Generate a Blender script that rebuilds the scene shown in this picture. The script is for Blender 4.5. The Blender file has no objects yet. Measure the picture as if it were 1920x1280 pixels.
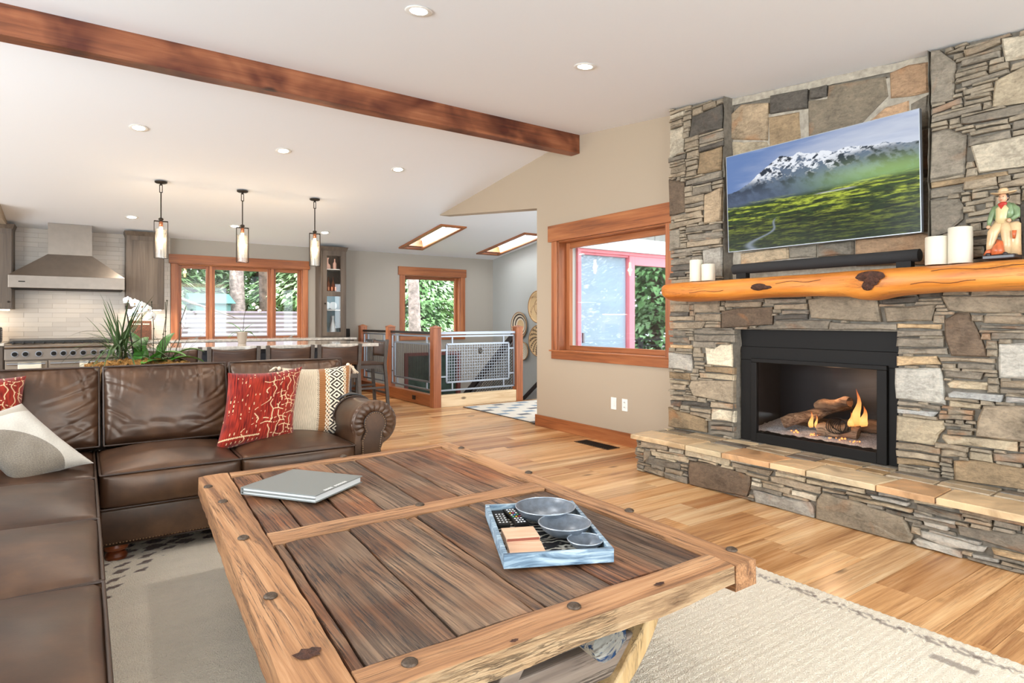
import bpy, bmesh, math, random
import numpy as np
from mathutils import Vector, Matrix, noise
R=math.radians
C=bpy.context.scene.collection
scene=bpy.context.scene
rng=random.Random(7)

# ------------------------------------------------------------------ camera, world, light, exposure
YAW=R(34.96)
cam=bpy.data.cameras.new('camera'); cam.lens=1147/1920*36; cam.sensor_width=36; cam.shift_y=-40/1920
cam.clip_start=.05; cam.clip_end=200
camo=bpy.data.objects.new('camera',cam); C.objects.link(camo)
camo.location=(0,0,1.2); camo.rotation_euler=(R(90),0,-YAW)
scene.camera=camo
scene.view_settings.view_transform='Standard'; scene.view_settings.look='None'
scene.view_settings.gamma=1; scene.view_settings.use_curve_mapping=False
scene.view_settings.exposure=0.76
W=bpy.data.worlds.new('world'); scene.world=W; W.use_nodes=True
bg=W.node_tree.nodes['Background']
bg.inputs[0].default_value=(.84,.93,1.0,1); bg.inputs[1].default_value=4.6
def lamp(name,kind,loc,energy,color=(1,1,1),rot=(0,0,0),size=None,sy=None,**k):
    l=bpy.data.lights.new(name,kind); l.energy=energy; l.color=color
    if kind=='AREA':
        l.shape='RECTANGLE' if sy else 'DISK'; l.size=size
        if sy: l.size_y=sy
    elif size is not None: l.shadow_soft_size=size
    for a,b in k.items(): setattr(l,a,b)
    o=bpy.data.objects.new(name,l); C.objects.link(o); o.location=loc; o.rotation_euler=rot
    return o
# daylight from behind the camera and the landing door; left-wall lamps are added fill
DAY=(.88,.95,1.0)
lamp('daylight_rear','AREA',(1.4,-1.95,1.45),265,DAY,(R(90),0,R(180)),5.0,2.0)
lamp('fill_left','AREA',(-3.55,2.6,1.75),155,DAY,(0,R(-90),0),2.0,4.6)  # added fill lamp, unseen, brightens the sofa side
lamp('fill_dining','AREA',(-3.55,7.6,1.5),34,(1,.93,.84),(0,R(-90),0),1.9,3.4)  # added warm fill for the kitchen side
lamp('daylight_landing','AREA',(5.7,5.64,1.15),30,DAY,(R(90),0,0),1.7,1.8)

# ------------------------------------------------------------------ helpers
OFF={}
def meta(o,label=None,cat=None,group=None,kind=None):
    if label: o['label']=label
    if cat: o['category']=cat
    if group: o['group']=group
    if kind: o['kind']=kind
    return o
def thing(name,label,cat,loc=(0,0,0),rz=0,group=None):
    o=bpy.data.objects.new(name,None); C.objects.link(o); o.location=loc; o.rotation_euler=(0,0,rz)
    o.empty_display_size=.1; meta(o,label,cat,group); OFF[o.name]=Vector(loc); return o
def link(name,me,mat,parent=None,color=None,smooth=False):
    if mat is not None and not me.materials:
        for m in (mat if isinstance(mat,(list,tuple)) else [mat]): me.materials.append(m)
    o=bpy.data.objects.new(name,me); C.objects.link(o)
    if parent is not None: o.parent=parent; OFF[o.name]=OFF.get(parent.name,Vector((0,0,0)))
    if color: o.color=(*color,1)
    if smooth: me.shade_smooth()
    return o
class MB:
    def __init__(s): s.v=[]; s.f=[]; s.m=[]
    def add(s,vs,fs,m=0):
        n=len(s.v); s.v+=[tuple(v) for v in vs]; s.f+=[tuple(n+i for i in f) for f in fs]; s.m+=[m]*len(fs); return s
    def box(s,x0,y0,z0,x1,y1,z1,m=0):
        return s.add([(x0,y0,z0),(x1,y0,z0),(x1,y1,z0),(x0,y1,z0),(x0,y0,z1),(x1,y0,z1),(x1,y1,z1),(x0,y1,z1)],
              [(0,3,2,1),(4,5,6,7),(0,1,5,4),(1,2,6,5),(2,3,7,6),(3,0,4,7)],m)
    def hexa(s,b,t,m=0):
        return s.add(list(b)+list(t),[(0,3,2,1),(4,5,6,7),(0,1,5,4),(1,2,6,5),(2,3,7,6),(3,0,4,7)],m)
    def bar(s,p,q,w,h=None,m=0,up=(0,0,1)):
        h=h or w; p=Vector(p); q=Vector(q); d=(q-p).normalized(); u=Vector(up)
        if abs(d.dot(u))>.98: u=Vector((0,1,0))
        a=d.cross(u).normalized()*w/2; b=a.cross(d).normalized()*h/2
        return s.hexa([p-a-b,p+a-b,p+a+b,p-a+b],[q-a-b,q+a-b,q+a+b,q-a+b],m)
    def tube(s,pts,r,n=10,m=0,caps=True,closed=False):
        pts=[Vector(p) for p in pts]; k=len(pts); rs=r if isinstance(r,(list,tuple)) else [r]*k
        base=len(s.v); u=None
        for i,p in enumerate(pts):
            if closed: d=pts[(i+1)%k]-pts[i-1]
            else: d=pts[min(i+1,k-1)]-pts[max(i-1,0)]
            d=d.normalized()
            if u is None: u=d.orthogonal().normalized()
            else:
                u=(u-d*u.dot(d)); u=u.normalized() if u.length>1e-6 else d.orthogonal().normalized()
            w=d.cross(u)
            for j in range(n):
                a=2*math.pi*j/n; s.v.append(tuple(p+(u*math.cos(a)+w*math.sin(a))*rs[i]))
        for i in range(k if closed else k-1):
            i2=(i+1)%k
            for j in range(n):
                j2=(j+1)%n
                s.f.append((base+i*n+j,base+i*n+j2,base+i2*n+j2,base+i2*n+j)); s.m.append(m)
        if caps and not closed:
            s.f.append(tuple(base+j for j in reversed(range(n)))); s.m.append(m)
            s.f.append(tuple(base+(k-1)*n+j for j in range(n))); s.m.append(m)
        return s
    def cyl(s,p,q,r,r2=None,n=16,m=0): return s.tube([p,q],[r,r if r2 is None else r2],n,m)
    def lathe(s,prof,c=(0,0,0),n=24,m=0,axis='z',caps=True):
        base=len(s.v); k=len(prof)
        for r,z in prof:
            for j in range(n):
                a=2*math.pi*j/n; x,y=r*math.cos(a),r*math.sin(a)
                if axis=='z': s.v.append((c[0]+x,c[1]+y,c[2]+z))
                elif axis=='x': s.v.append((c[0]+z,c[1]+x,c[2]+y))
                else: s.v.append((c[0]+x,c[1]+z,c[2]+y))
        for i in range(k-1):
            for j in range(n):
                j2=(j+1)%n; s.f.append((base+i*n+j,base+i*n+j2,base+(i+1)*n+j2,base+(i+1)*n+j)); s.m.append(m)
        if caps and prof[0][0]>1e-5: s.f.append(tuple(base+j for j in reversed(range(n)))); s.m.append(m)
        if caps and prof[-1][0]>1e-5: s.f.append(tuple(base+(k-1)*n+j for j in range(n))); s.m.append(m)
        return s
    def ball(s,c,r,n=12,k=8,sc=(1,1,1),m=0):
        base=len(s.v)
        for i in range(k+1):
            t=math.pi*i/k
            for j in range(n):
                a=2*math.pi*j/n; s.v.append((c[0]+r*sc[0]*math.sin(t)*math.cos(a),c[1]+r*sc[1]*math.sin(t)*math.sin(a),c[2]-r*sc[2]*math.cos(t)))
        for i in range(k):
            for j in range(n):
                j2=(j+1)%n; s.f.append((base+i*n+j,base+i*n+j2,base+(i+1)*n+j2,base+(i+1)*n+j)); s.m.append(m)
        return s
    def prism(s,poly,d,m=0):
        n=len(poly); d=Vector(d); a=[Vector(p) for p in poly]; b=[p+d for p in a]
        fs=[tuple(range(n)),tuple(range(2*n-1,n-1,-1))]+[(i,i+n,(i+1)%n+n,(i+1)%n) for i in range(n)]
        return s.add(a+b,fs,m)
    def grid(s,fn,nu,nv,m=0):
        base=len(s.v)
        for j in range(nv+1):
            for i in range(nu+1): s.v.append(tuple(fn(i/nu,j/nv)))
        for j in range(nv):
            for i in range(nu):
                a=base+j*(nu+1)+i; s.f.append((a,a+1,a+nu+2,a+nu+1)); s.m.append(m)
        return s
    def build(s,name,mat,parent=None,smooth=False,world=True,color=None,bevel=0,fix=True,seg=2):
        me=bpy.data.meshes.new(name)
        off=OFF.get(parent.name,Vector((0,0,0))) if (parent is not None and world) else Vector((0,0,0))
        me.from_pydata([(v[0]-off.x,v[1]-off.y,v[2]-off.z) for v in s.v],[],s.f)
        if max(s.m or [0])>0: me.polygons.foreach_set('material_index',s.m)
        if fix:
            b=bmesh.new(); b.from_mesh(me); bmesh.ops.remove_doubles(b,verts=b.verts,dist=1e-6); bmesh.ops.recalc_face_normals(b,faces=b.faces); b.to_mesh(me); b.free()
        o=link(name,me,mat,parent,color)
        if smooth is True: me.shade_smooth()
        elif smooth:
            me.shade_smooth(); me.set_sharp_from_angle(angle=R(smooth))
        if bevel:
            md=o.modifiers.new('bevel','BEVEL'); md.width=bevel; md.segments=seg; md.limit_method='ANGLE'; md.angle_limit=R(40)
        return o
def kids(o): return [c for c in bpy.data.objects if c.parent==o]
def copy_tree(o,parent=None,children=None):
    c=o.copy(); C.objects.link(c)
    if parent is not None: c.parent=parent
    for ch in KIDS.get(o.name,[]): copy_tree(ch,c)
    return c
KIDS={}
def snap(o):
    ks=kids(o); KIDS[o.name]=ks
    for k in ks: snap(k)

# ------------------------------------------------------------------ materials
def srgb(r,g,b):
    f=lambda c:(c/255/12.92 if c/255<=.04045 else ((c/255+.055)/1.055)**2.4)
    return (f(r),f(g),f(b))
class NT:
    def __init__(s,name):
        s.mat=bpy.data.materials.new(name); s.mat.use_nodes=True; s.t=s.mat.node_tree; s.n=s.t.nodes; s.b=s.n['Principled BSDF']; s.out=s.n['Material Output']
    def add(s,t,**k):
        n=s.n.new(t)
        for a,b in k.items():
            if hasattr(n,a): setattr(n,a,b)
        return n
    def l(s,a,b): s.t.links.new(a,b)
    def noise(s,vec,scale,detail=4,rough=.55,dist=0):
        n=s.n.new('ShaderNodeTexNoise'); n.inputs['Scale'].default_value=scale; n.inputs['Detail'].default_value=detail; n.inputs['Roughness'].default_value=rough; n.inputs['Distortion'].default_value=dist
        if vec is not None: s.l(vec,n.inputs['Vector'])
        return n.outputs['Fac']
    def ramp(s,fac,stops):
        n=s.n.new('ShaderNodeValToRGB'); e=n.color_ramp.elements
        while len(e)<len(stops): e.new(.5)
        for i,(p,c) in enumerate(stops): e[i].position=p; e[i].color=(*c,1) if len(c)==3 else c
        s.l(fac,n.inputs[0]); return n.outputs[0]
    def mix(s,f,a,b,mode='MIX'):
        n=s.n.new('ShaderNodeMix'); n.data_type='RGBA'; n.blend_type=mode
        for v,i in ((f,0),(a,6),(b,7)):
            if hasattr(v,'links') or hasattr(v,'is_output'): s.l(v,n.inputs[i])
            elif i==0: n.inputs[0].default_value=v
            else: n.inputs[i].default_value=(*v,1)
        return n.outputs[2]
    def math(s,op,a,b=0,c=None):
        n=s.n.new('ShaderNodeMath'); n.operation=op
        for v,i in ((a,0),(b,1),(c,2)):
            if v is None: continue
            if hasattr(v,'is_output'): s.l(v,n.inputs[i])
            else: n.inputs[i].default_value=v
        return n.outputs[0]
    def coords(s,scale=(1,1,1),rand=True,world=False,rot=(0,0,0)):
        if world: src=s.n.new('ShaderNodeNewGeometry').outputs['Position']
        else: src=s.n.new('ShaderNodeTexCoord').outputs['Object']
        if rand:
            oi=s.n.new('ShaderNodeObjectInfo'); m=s.math('MULTIPLY',oi.outputs['Random'],57.3)
            a=s.n.new('ShaderNodeVectorMath'); a.operation='ADD'; s.l(src,a.inputs[0]); s.l(m,a.inputs[1]); src=a.outputs[0]
        mp=s.n.new('ShaderNodeMapping'); mp.inputs['Scale'].default_value=scale; mp.inputs['Rotation'].default_value=rot; s.l(src,mp.inputs[0]); return mp.outputs[0]
    def bump(s,h,strength=.3,dist=.01):
        n=s.n.new('ShaderNodeBump'); n.inputs['Strength'].default_value=strength; n.inputs['Distance'].default_value=dist; s.l(h,n.inputs['Height']); s.l(n.outputs[0],s.b.inputs['Normal']); return n
    def color(s,c):
        if isinstance(c,tuple): s.b.inputs['Base Color'].default_value=(*c,1)
        else: s.l(c,s.b.inputs['Base Color'])
    def set(s,rough=None,metal=None,spec=None,**k):
        if rough is not None:
            if hasattr(rough,'is_output'): s.l(rough,s.b.inputs['Roughness'])
            else: s.b.inputs['Roughness'].default_value=rough
        if metal is not None: s.b.inputs['Metallic'].default_value=metal
        if spec is not None: s.b.inputs['Specular IOR Level'].default_value=spec
        for a,b in k.items(): s.b.inputs[a.replace('_',' ')].default_value=b
        return s
def plain(name,col,rough=.6,metal=0,spec=None,var=.0,scale=20,bump=0,objcol=False,dist=.004,**k):
    t=NT(name); c=col
    if var or bump:
        v=t.coords((1,1,1)); n=t.noise(v,scale,4)
        if var: c=t.ramp(n,[(.3,tuple(x*(1-var) for x in col)),(.7,tuple(min(1,x*(1+var)) for x in col))])
        if bump: t.bump(n,bump,dist)
    if objcol:
        oi=t.n.new('ShaderNodeObjectInfo')
        c=t.mix(1.0,c,oi.outputs['Color'],'MULTIPLY')
    t.color(c); t.set(rough,metal,spec,**k); return t.mat
def wood(name,dark,mid,light,axis='x',across=14,along=1.1,rough=.5,bump=.25,cracks=0,knots=0,objcol=False,rand=True,world=False,spec=None,dist=.004,gap=.6,coat=0,patch=None):
    t=NT(name); i='xyz'.index(axis); sc=[across]*3; sc[i]=along
    v=t.coords(tuple(sc),rand,world); big=t.noise(v,.45,3,.5,1.2); fine=t.noise(v,2.2,6,.62,.6)
    sc2=[across*3]*3; sc2[i]=along*1.2; v2=t.coords(tuple(sc2),rand,world); streak=t.noise(v2,1.6,5,.6,.2)
    f=t.math('ADD',t.math('MULTIPLY',big,.5),t.math('ADD',t.math('MULTIPLY',fine,.3),t.math('MULTIPLY',streak,.2)))
    c=t.ramp(f,[(.36,dark),(.5,mid),(.64,light)])
    h=t.math('ADD',t.math('MULTIPLY',fine,.5),t.math('MULTIPLY',streak,.8))
    if patch:
        vp=t.coords((1.6,1.6,1.6),rand,world); pn=t.noise(vp,patch[2],3,.5,.5); c=t.mix(t.ramp(pn,[(.42,(0,0,0)),(.6,(1,1,1))]),c,t.mix(1.0,c,patch[0],'MULTIPLY') if patch[1]=='m' else patch[0])
    if cracks:
        sc3=[across*1.3]*3; sc3[i]=along*.7; v3=t.coords(tuple(sc3),rand,world); cn=t.noise(v3,1.1,6,.7,.5)
        k=t.ramp(cn,[(.5-.024,(0,0,0)),(.5,(1,1,1)),(.524,(0,0,0))]) 
        mk=t.noise(t.coords((2.2,2.2,2.2),rand,world),1.0,2); mk=t.ramp(mk,[(.40,(0,0,0)),(.56,(1,1,1))])
        kk=t.math('MULTIPLY',k,mk); kk=t.math('MULTIPLY',kk,cracks)
        c=t.mix(kk,c,tuple(x*.22 for x in dark)); h=t.math('SUBTRACT',h,t.math('MULTIPLY',kk,.9))
    if knots:
        sc4=[5]*3; sc4[i]=2.2; vo=t.n.new('ShaderNodeTexVoronoi'); vo.inputs['Scale'].default_value=.55; t.l(t.coords(tuple(sc4),rand,world),vo.inputs['Vector'])
        kn=t.ramp(vo.outputs['Distance'],[(.0,(1,1,1)),(.055*knots,(.9,.9,.9)),(.1*knots,(0,0,0))]); c=t.mix(kn,c,tuple(x*.25 for x in dark))
    if objcol:
        oi=t.n.new('ShaderNodeObjectInfo'); c=t.mix(1.0,c,oi.outputs['Color'],'MULTIPLY')
    t.color(c); t.bump(h,bump,dist); t.set(rough,0,spec)
    if coat: t.b.inputs['Coat Weight'].default_value=coat; t.b.inputs['Coat Roughness'].default_value=.25
    return t.mat
def vcol(name,rough=.8,bump=.3,scale=300,dist=.002,emis=0,sheen=0,spec=.3):
    t=NT(name); a=t.n.new('ShaderNodeAttribute'); a.attribute_name='col'
    if emis:
        t.color((0.01,.01,.01)); t.l(a.outputs['Color'],t.b.inputs['Emission Color']); t.b.inputs['Emission Strength'].default_value=emis
    else: t.color(a.outputs['Color'])
    if bump: t.bump(t.noise(t.coords((1,1,1),False),scale,3),bump,dist)
    t.set(rough,0,spec)
    if sheen: t.b.inputs['Sheen Weight'].default_value=sheen
    return t.mat
def glassmat(name,tint=(1,1,1),alpha=.045,rough=.02):
    t=NT(name); t.n.remove(t.b)
    tr=t.n.new('ShaderNodeBsdfTransparent'); tr.inputs[0].default_value=(*tint,1); g=t.n.new('ShaderNodeBsdfGlossy'); g.inputs['Roughness'].default_value=rough
    mx=t.n.new('ShaderNodeMixShader'); lw=t.n.new('ShaderNodeLayerWeight'); lw.inputs[0].default_value=.5
    f=t.math('ADD',t.math('MULTIPLY',t.math('POWER',lw.outputs['Facing'],5),.9),alpha)
    t.l(f,mx.inputs[0]); t.l(tr.outputs[0],mx.inputs[1]); t.l(g.outputs[0],mx.inputs[2]); t.l(mx.outputs[0],t.out.inputs[0]); return t.mat
def emit(name,col,st):
    t=NT(name); t.color((0,0,0)); t.b.inputs['Emission Color'].default_value=(*col,1); t.b.inputs['Emission Strength'].default_value=st; return t.mat
def setcol(me,cols):
    a=me.color_attributes.new('col','FLOAT_COLOR','POINT'); c=np.ones((len(me.vertices),4),'f'); c[:,:3]=cols; a.data.foreach_set('color',c.ravel())

M={}
M['ceiling']=plain('ceiling_paint',srgb(234,235,237),.9,bump=.06,scale=60)
M['beige']=plain('beige_wall_paint',srgb(174,157,136),.85,bump=.05,scale=80)
M['backgrey']=plain('taupe_wall_paint',srgb(162,154,143),.85,bump=.05,scale=80)
M['grey']=plain('grey_wall_paint',srgb(168,168,163),.85,bump=.05,scale=80)
M['trim_x']=wood('fir_trim_x',srgb(104,55,27),srgb(152,87,46),srgb(178,113,66),'x',16,1.0,.38,.1,spec=.5)
M['trim_y']=wood('fir_trim_y',srgb(104,55,27),srgb(152,87,46),srgb(178,113,66),'y',16,1.0,.38,.1,spec=.5)
M['trim_z']=wood('fir_trim_z',srgb(112,60,32),srgb(160,93,54),srgb(186,120,76),'z',16,1.0,.38,.1,spec=.5)
M['beam']=wood('stained_beam_wood',srgb(98,52,30),srgb(144,84,52),srgb(172,110,74),'x',12,.9,.45,.3,knots=.8,patch=(srgb(150,110,90),'m',1.2))
M['floor']=wood('hickory_floor',srgb(146,102,64),srgb(206,163,116),srgb(228,196,154),'x',18,.9,.24,.08,cracks=.35,knots=1.0,objcol=True,spec=.5)
M['floorbase']=plain('floor_underlay',srgb(70,45,25),.8)
M['gap']=plain('dark_gap',(.01,.01,.01),.9)
t=NT('fieldstone')
oi=t.n.new('ShaderNodeObjectInfo'); v=t.coords((1,1,1)); n1=t.noise(v,5,5,.6,.6); n2=t.noise(t.coords((1,9,22),rot=(.25,0,0)),2.2,5,.65,.8); n3=t.noise(v,70,4,.7)
f=t.math('ADD',t.math('MULTIPLY',n1,.4),t.math('ADD',t.math('MULTIPLY',n2,.4),t.math('MULTIPLY',n3,.2)))
g=t.ramp(f,[(.34,(.42,.40,.38)),(.5,(.95,.94,.92)),(.66,(1.5,1.45,1.38))])
c=t.mix(1.0,oi.outputs['Color'],g,'MULTIPLY')
rust=t.ramp(t.noise(v,3.5,3,.5,1.0),[(.60,(0,0,0)),(.72,(1,1,1))]); c=t.mix(t.math('MULTIPLY',rust,.35),c,srgb(176,112,58))
t.color(c); t.bump(t.math('ADD',t.math('MULTIPLY',n2,.6),t.math('MULTIPLY',n3,.5)),.7,.012); t.set(.75,0,.35); M['stone']=t.mat
M['mortar']=plain('grey_mortar',srgb(118,110,98),.9,var=.25,scale=30,bump=.6,dist=.01)
M['mortar_light']=plain('pale_mortar',srgb(168,158,142),.9,var=.25,scale=25,bump=.5,dist=.01)
M['black']=plain('black_metal',(.011,.0095,.0085),.55,.0,.18)
M['black_matte']=plain('black_matte',(.02,.019,.018),.6)
M['firebox']=plain('firebox_steel',(.03,.028,.026),.55,.3)
M['chrome']=plain('galvanised_steel',(.30,.32,.35),.4,.8)
M['steel']=plain('brushed_steel',srgb(132,122,112),.32,.85,var=.06,scale=12)
M['bronze']=plain('oiled_bronze',(.035,.026,.02),.4,.7)
M['nail']=plain('antique_nailhead',srgb(150,120,90),.35,.8)
t=NT('brown_leather'); v=t.coords((1,1,1),True); n=t.noise(v,2.2,4,.55,.4); n2=t.noise(v,9,5,.6); n3=t.noise(v,260,3,.6)
c=t.ramp(t.math('ADD',t.math('MULTIPLY',n,.6),t.math('MULTIPLY',n2,.4)),[(.36,srgb(42,25,15)),(.5,srgb(66,42,27)),(.64,srgb(94,64,42))])
t.color(c); t.bump(t.math('ADD',t.math('MULTIPLY',n2,.5),t.math('MULTIPLY',n3,.12)),.22,.004); t.set(t.ramp(n,[(.3,(.33,)*3),(.7,(.45,)*3)]),0,.75); t.b.inputs['Specular Tint'].default_value=(1,.86,.74,1); M['leather']=t.mat
M['piping']=plain('dark_leather_piping',srgb(58,40,28),.4)
M['greyleather']=plain('charcoal_throw_fabric',srgb(74,72,70),.75,var=.15,scale=150,bump=.4,dist=.002)
M['bunwood']=wood('turned_bun_wood',srgb(60,26,12),srgb(104,50,24),srgb(140,74,38),'x',12,2,.3,.1)
M['tableframe']=wood('weathered_table_frame',srgb(108,70,44),srgb(174,124,82),srgb(206,158,114),'y',28,1.0,.6,.55,cracks=.8,rand=True,dist=.006)
M['tableframe_x']=wood('weathered_table_frame_cross',srgb(112,74,48),srgb(178,128,86),srgb(208,162,118),'x',28,1.0,.6,.55,cracks=.8,dist=.006)
M['tableplank']=wood('reclaimed_table_plank',srgb(66,50,38),srgb(120,95,74),srgb(172,140,110),'y',34,.9,.58,.8,cracks=1.0,objcol=True,dist=.008,patch=(srgb(228,190,158),'m',1.4))
M['worn_edge']=wood('worm_eaten_pale_edge',srgb(140,106,74),srgb(192,156,116),srgb(214,184,146),'x',46,5,.75,1.0,cracks=.6,dist=.012)
M['pale_wood']=wood('pale_hewn_wood',srgb(140,108,70),srgb(196,162,112),srgb(222,192,146),'z',9,1.2,.6,.5,cracks=.6)
M['grey_wood']=wood('grey_weathered_wood',srgb(78,66,58),srgb(120,104,92),srgb(156,140,124),'x',15,.9,.7,.7,cracks=.8)
M['stud']=plain('hammered_iron_stud',srgb(92,78,66),.45,.7,var=.3,scale=200,bump=.5)
t=NT('chipped_painted_wood'); v=t.coords((1,3,3)); c=t.ramp(t.noise(v,7,6,.7,1.2),[(.44,srgb(56,92,140)),(.5,srgb(222,218,206)),(.62,srgb(232,228,216)),(.7,srgb(120,100,80))]); t.color(c); t.bump(t.noise(v,7,6,.7,1.2),.6,.01); t.set(.7); M['chipped']=t.mat
M['mantel']=wood('peeled_log_mantel',srgb(166,88,30),srgb(208,128,48),srgb(228,158,76),'y',9,.9,.42,.2,cracks=.5,spec=.4)
M['knot']=plain('rough_dark_knot',srgb(70,38,22),.8,var=.6,scale=60,bump=1,dist=.01)
M['candle']=plain('ivory_wax',srgb(216,207,188),.5,Subsurface_Weight=.1)
M['wick']=plain('wick',(.02,.02,.02),.9)
M['fabric_black']=plain('speaker_cloth',(.018,.017,.017),.85,bump=.5,scale=500,dist=.001)
M['white_plastic']=plain('white_plastic',srgb(236,234,228),.4)
M['cabinet']=wood('taupe_stained_cabinet',srgb(68,56,46),srgb(90,76,63),srgb(106,92,78),'z',14,.9,.5,.12)
M['granite']=plain('polished_granite',srgb(196,190,180),.08,0,.7,var=.28,scale=26)
M['tile']=plain('white_subway_tile',srgb(184,174,162),.25,0,.5,objcol=True)
M['grout']=plain('tile_grout',srgb(150,142,130),.9)
M['oven']=plain('oven_panel',srgb(150,138,124),.35,.8)
M['glass']=glassmat('window_glass')
M['clearglass']=glassmat('clear_glass',(.97,.97,.97),.05)
M['seeded']=glassmat('ribbed_lamp_glass',(1,.97,.9),.20,.35)
M['fireglass']=glassmat('smoked_fire_glass',(.86,.86,.88),.02,.03)
M['warm']=emit('warm_bulb',(1,.62,.28),26)
M['downlight']=emit('downlight_lens',(1,.93,.82),30)
M['undercab']=emit('under_cabinet_light',(1,.85,.65),12)
M['stoolframe']=plain('grey_brown_stool_frame',srgb(84,76,70),.5,var=.15,scale=30)
M['stoolback']=wood('walnut_stool_back',srgb(50,34,26),srgb(72,50,38),srgb(94,68,50),'x',12,1.0,.4,.1)
M['islandbody']=plain('dark_blue_grey_island',srgb(66,70,78),.5)
M['leaf']=plain('green_leaf',srgb(84,142,58),.4,var=.35,scale=12,objcol=True)
M['grassleaf']=plain('dark_strap_leaf',srgb(62,84,42),.5,var=.3,scale=20,objcol=True)
M['petal']=plain('white_petal',srgb(245,242,236),.5,Subsurface_Weight=.1)
M['stem']=plain('brown_green_stem',srgb(62,56,34),.6)
M['stake']=plain('dark_stake',srgb(40,34,28),.7)
M['moss']=plain('dry_moss',srgb(168,118,56),.95,var=.5,scale=60,bump=1,dist=.02)
M['basket']=plain('wicker_basket',srgb(150,112,72),.8,var=.4,scale=90,bump=.8)
M['clay']=plain('taupe_clay_pot',srgb(176,160,144),.7)
M['bark']=plain('grey_bark',srgb(150,132,124),.95,var=.45,scale=9,bump=1,dist=.05)
M['bark_dark']=plain('dark_bark',srgb(96,78,66),.95,var=.45,scale=9,bump=1,dist=.05)
t=NT('conifer_foliage'); oi=t.n.new('ShaderNodeObjectInfo'); c=t.ramp(t.noise(t.coords((1,1,1),False,True),1.3,4,.7),[(.35,srgb(96,134,84)),(.5,srgb(150,184,128)),(.65,srgb(214,230,198))]); t.color(t.mix(1.0,c,oi.outputs['Color'],'MULTIPLY')); t.set(.7,0,.2); M['foliage']=t.mat
M['lawn']=plain('forest_ground',srgb(130,140,96),.95,var=.4,scale=2)
M['fence']=plain('corrugated_metal',srgb(150,136,146),.4,.2)
M['teal']=plain('teal_siding',srgb(84,128,122),.7)
M['siding']=plain('grey_board_siding',srgb(120,116,110),.8,var=.15,scale=8)
M['fascia']=plain('pale_blue_grey_fascia',srgb(206,214,216),.7)
M['redframe']=plain('faded_red_door_frame',srgb(226,130,142),.5)
M['redclad']=plain('red_clad_sash',srgb(176,74,60),.45)
M['blue_reflection']=plain('painted_blue_reflection',srgb(156,174,192),.6)  # sky reflected in the left door pane, put into a flat blue
M['doorglass']=glassmat('door_reflective_glass',(.5,.56,.58),.50,.02)
M['deck']=plain('grey_deck_boards',srgb(150,142,134),.8,var=.2)
M['darkrail']=plain('dark_stair_rail',srgb(44,36,34),.5)
M['terracotta']=plain('dark_red_window_frame',srgb(110,56,50),.5)
M['darkglass']=plain('dark_green_window_pane',srgb(58,74,66),.15,0,.6,var=.5,scale=4)
# ------------------------------------------------------------------ room shell
def cz(y): return 3.136+.105*(y-4.89) if y<4.89 else 3.136-.1361*(y-4.89)
def st(o): o['kind']='structure'; return o
WX=4.235; BY=10.25; SX=6.70
# ceiling, in two sloping planes meeting under the ridge beam
m=MB(); T=.26
def slab(x0,x1,y0,y1): m.hexa([(x0,y0,cz(y0)),(x1,y0,cz(y0)),(x1,y1,cz(y1)),(x0,y1,cz(y1))],[(x0,y0,cz(y0)+T),(x1,y0,cz(y0)+T),(x1,y1,cz(y1)+T),(x0,y1,cz(y1)+T)])
slab(-3.9,WX+.16,-2.2,4.89)
st(m.build('ceiling_living',M['ceiling'],fix=False))
m=MB(); SK=[(4.545,4.865,8.37,9.77),(6.125,6.49,8.37,9.77)]
slab(-3.9,WX+.16,4.89,5.48)
xs=[-3.9,SK[0][0],SK[0][1],SK[1][0],SK[1][1],SX+.15]
for i in range(5):
    if i in (1,3): slab(xs[i],xs[i+1],5.48,8.37); slab(xs[i],xs[i+1],9.77,BY+.2)
    else: slab(xs[i],xs[i+1],5.48,BY+.2)
st(m.build('ceiling_kitchen',M['ceiling'],fix=False))
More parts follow.
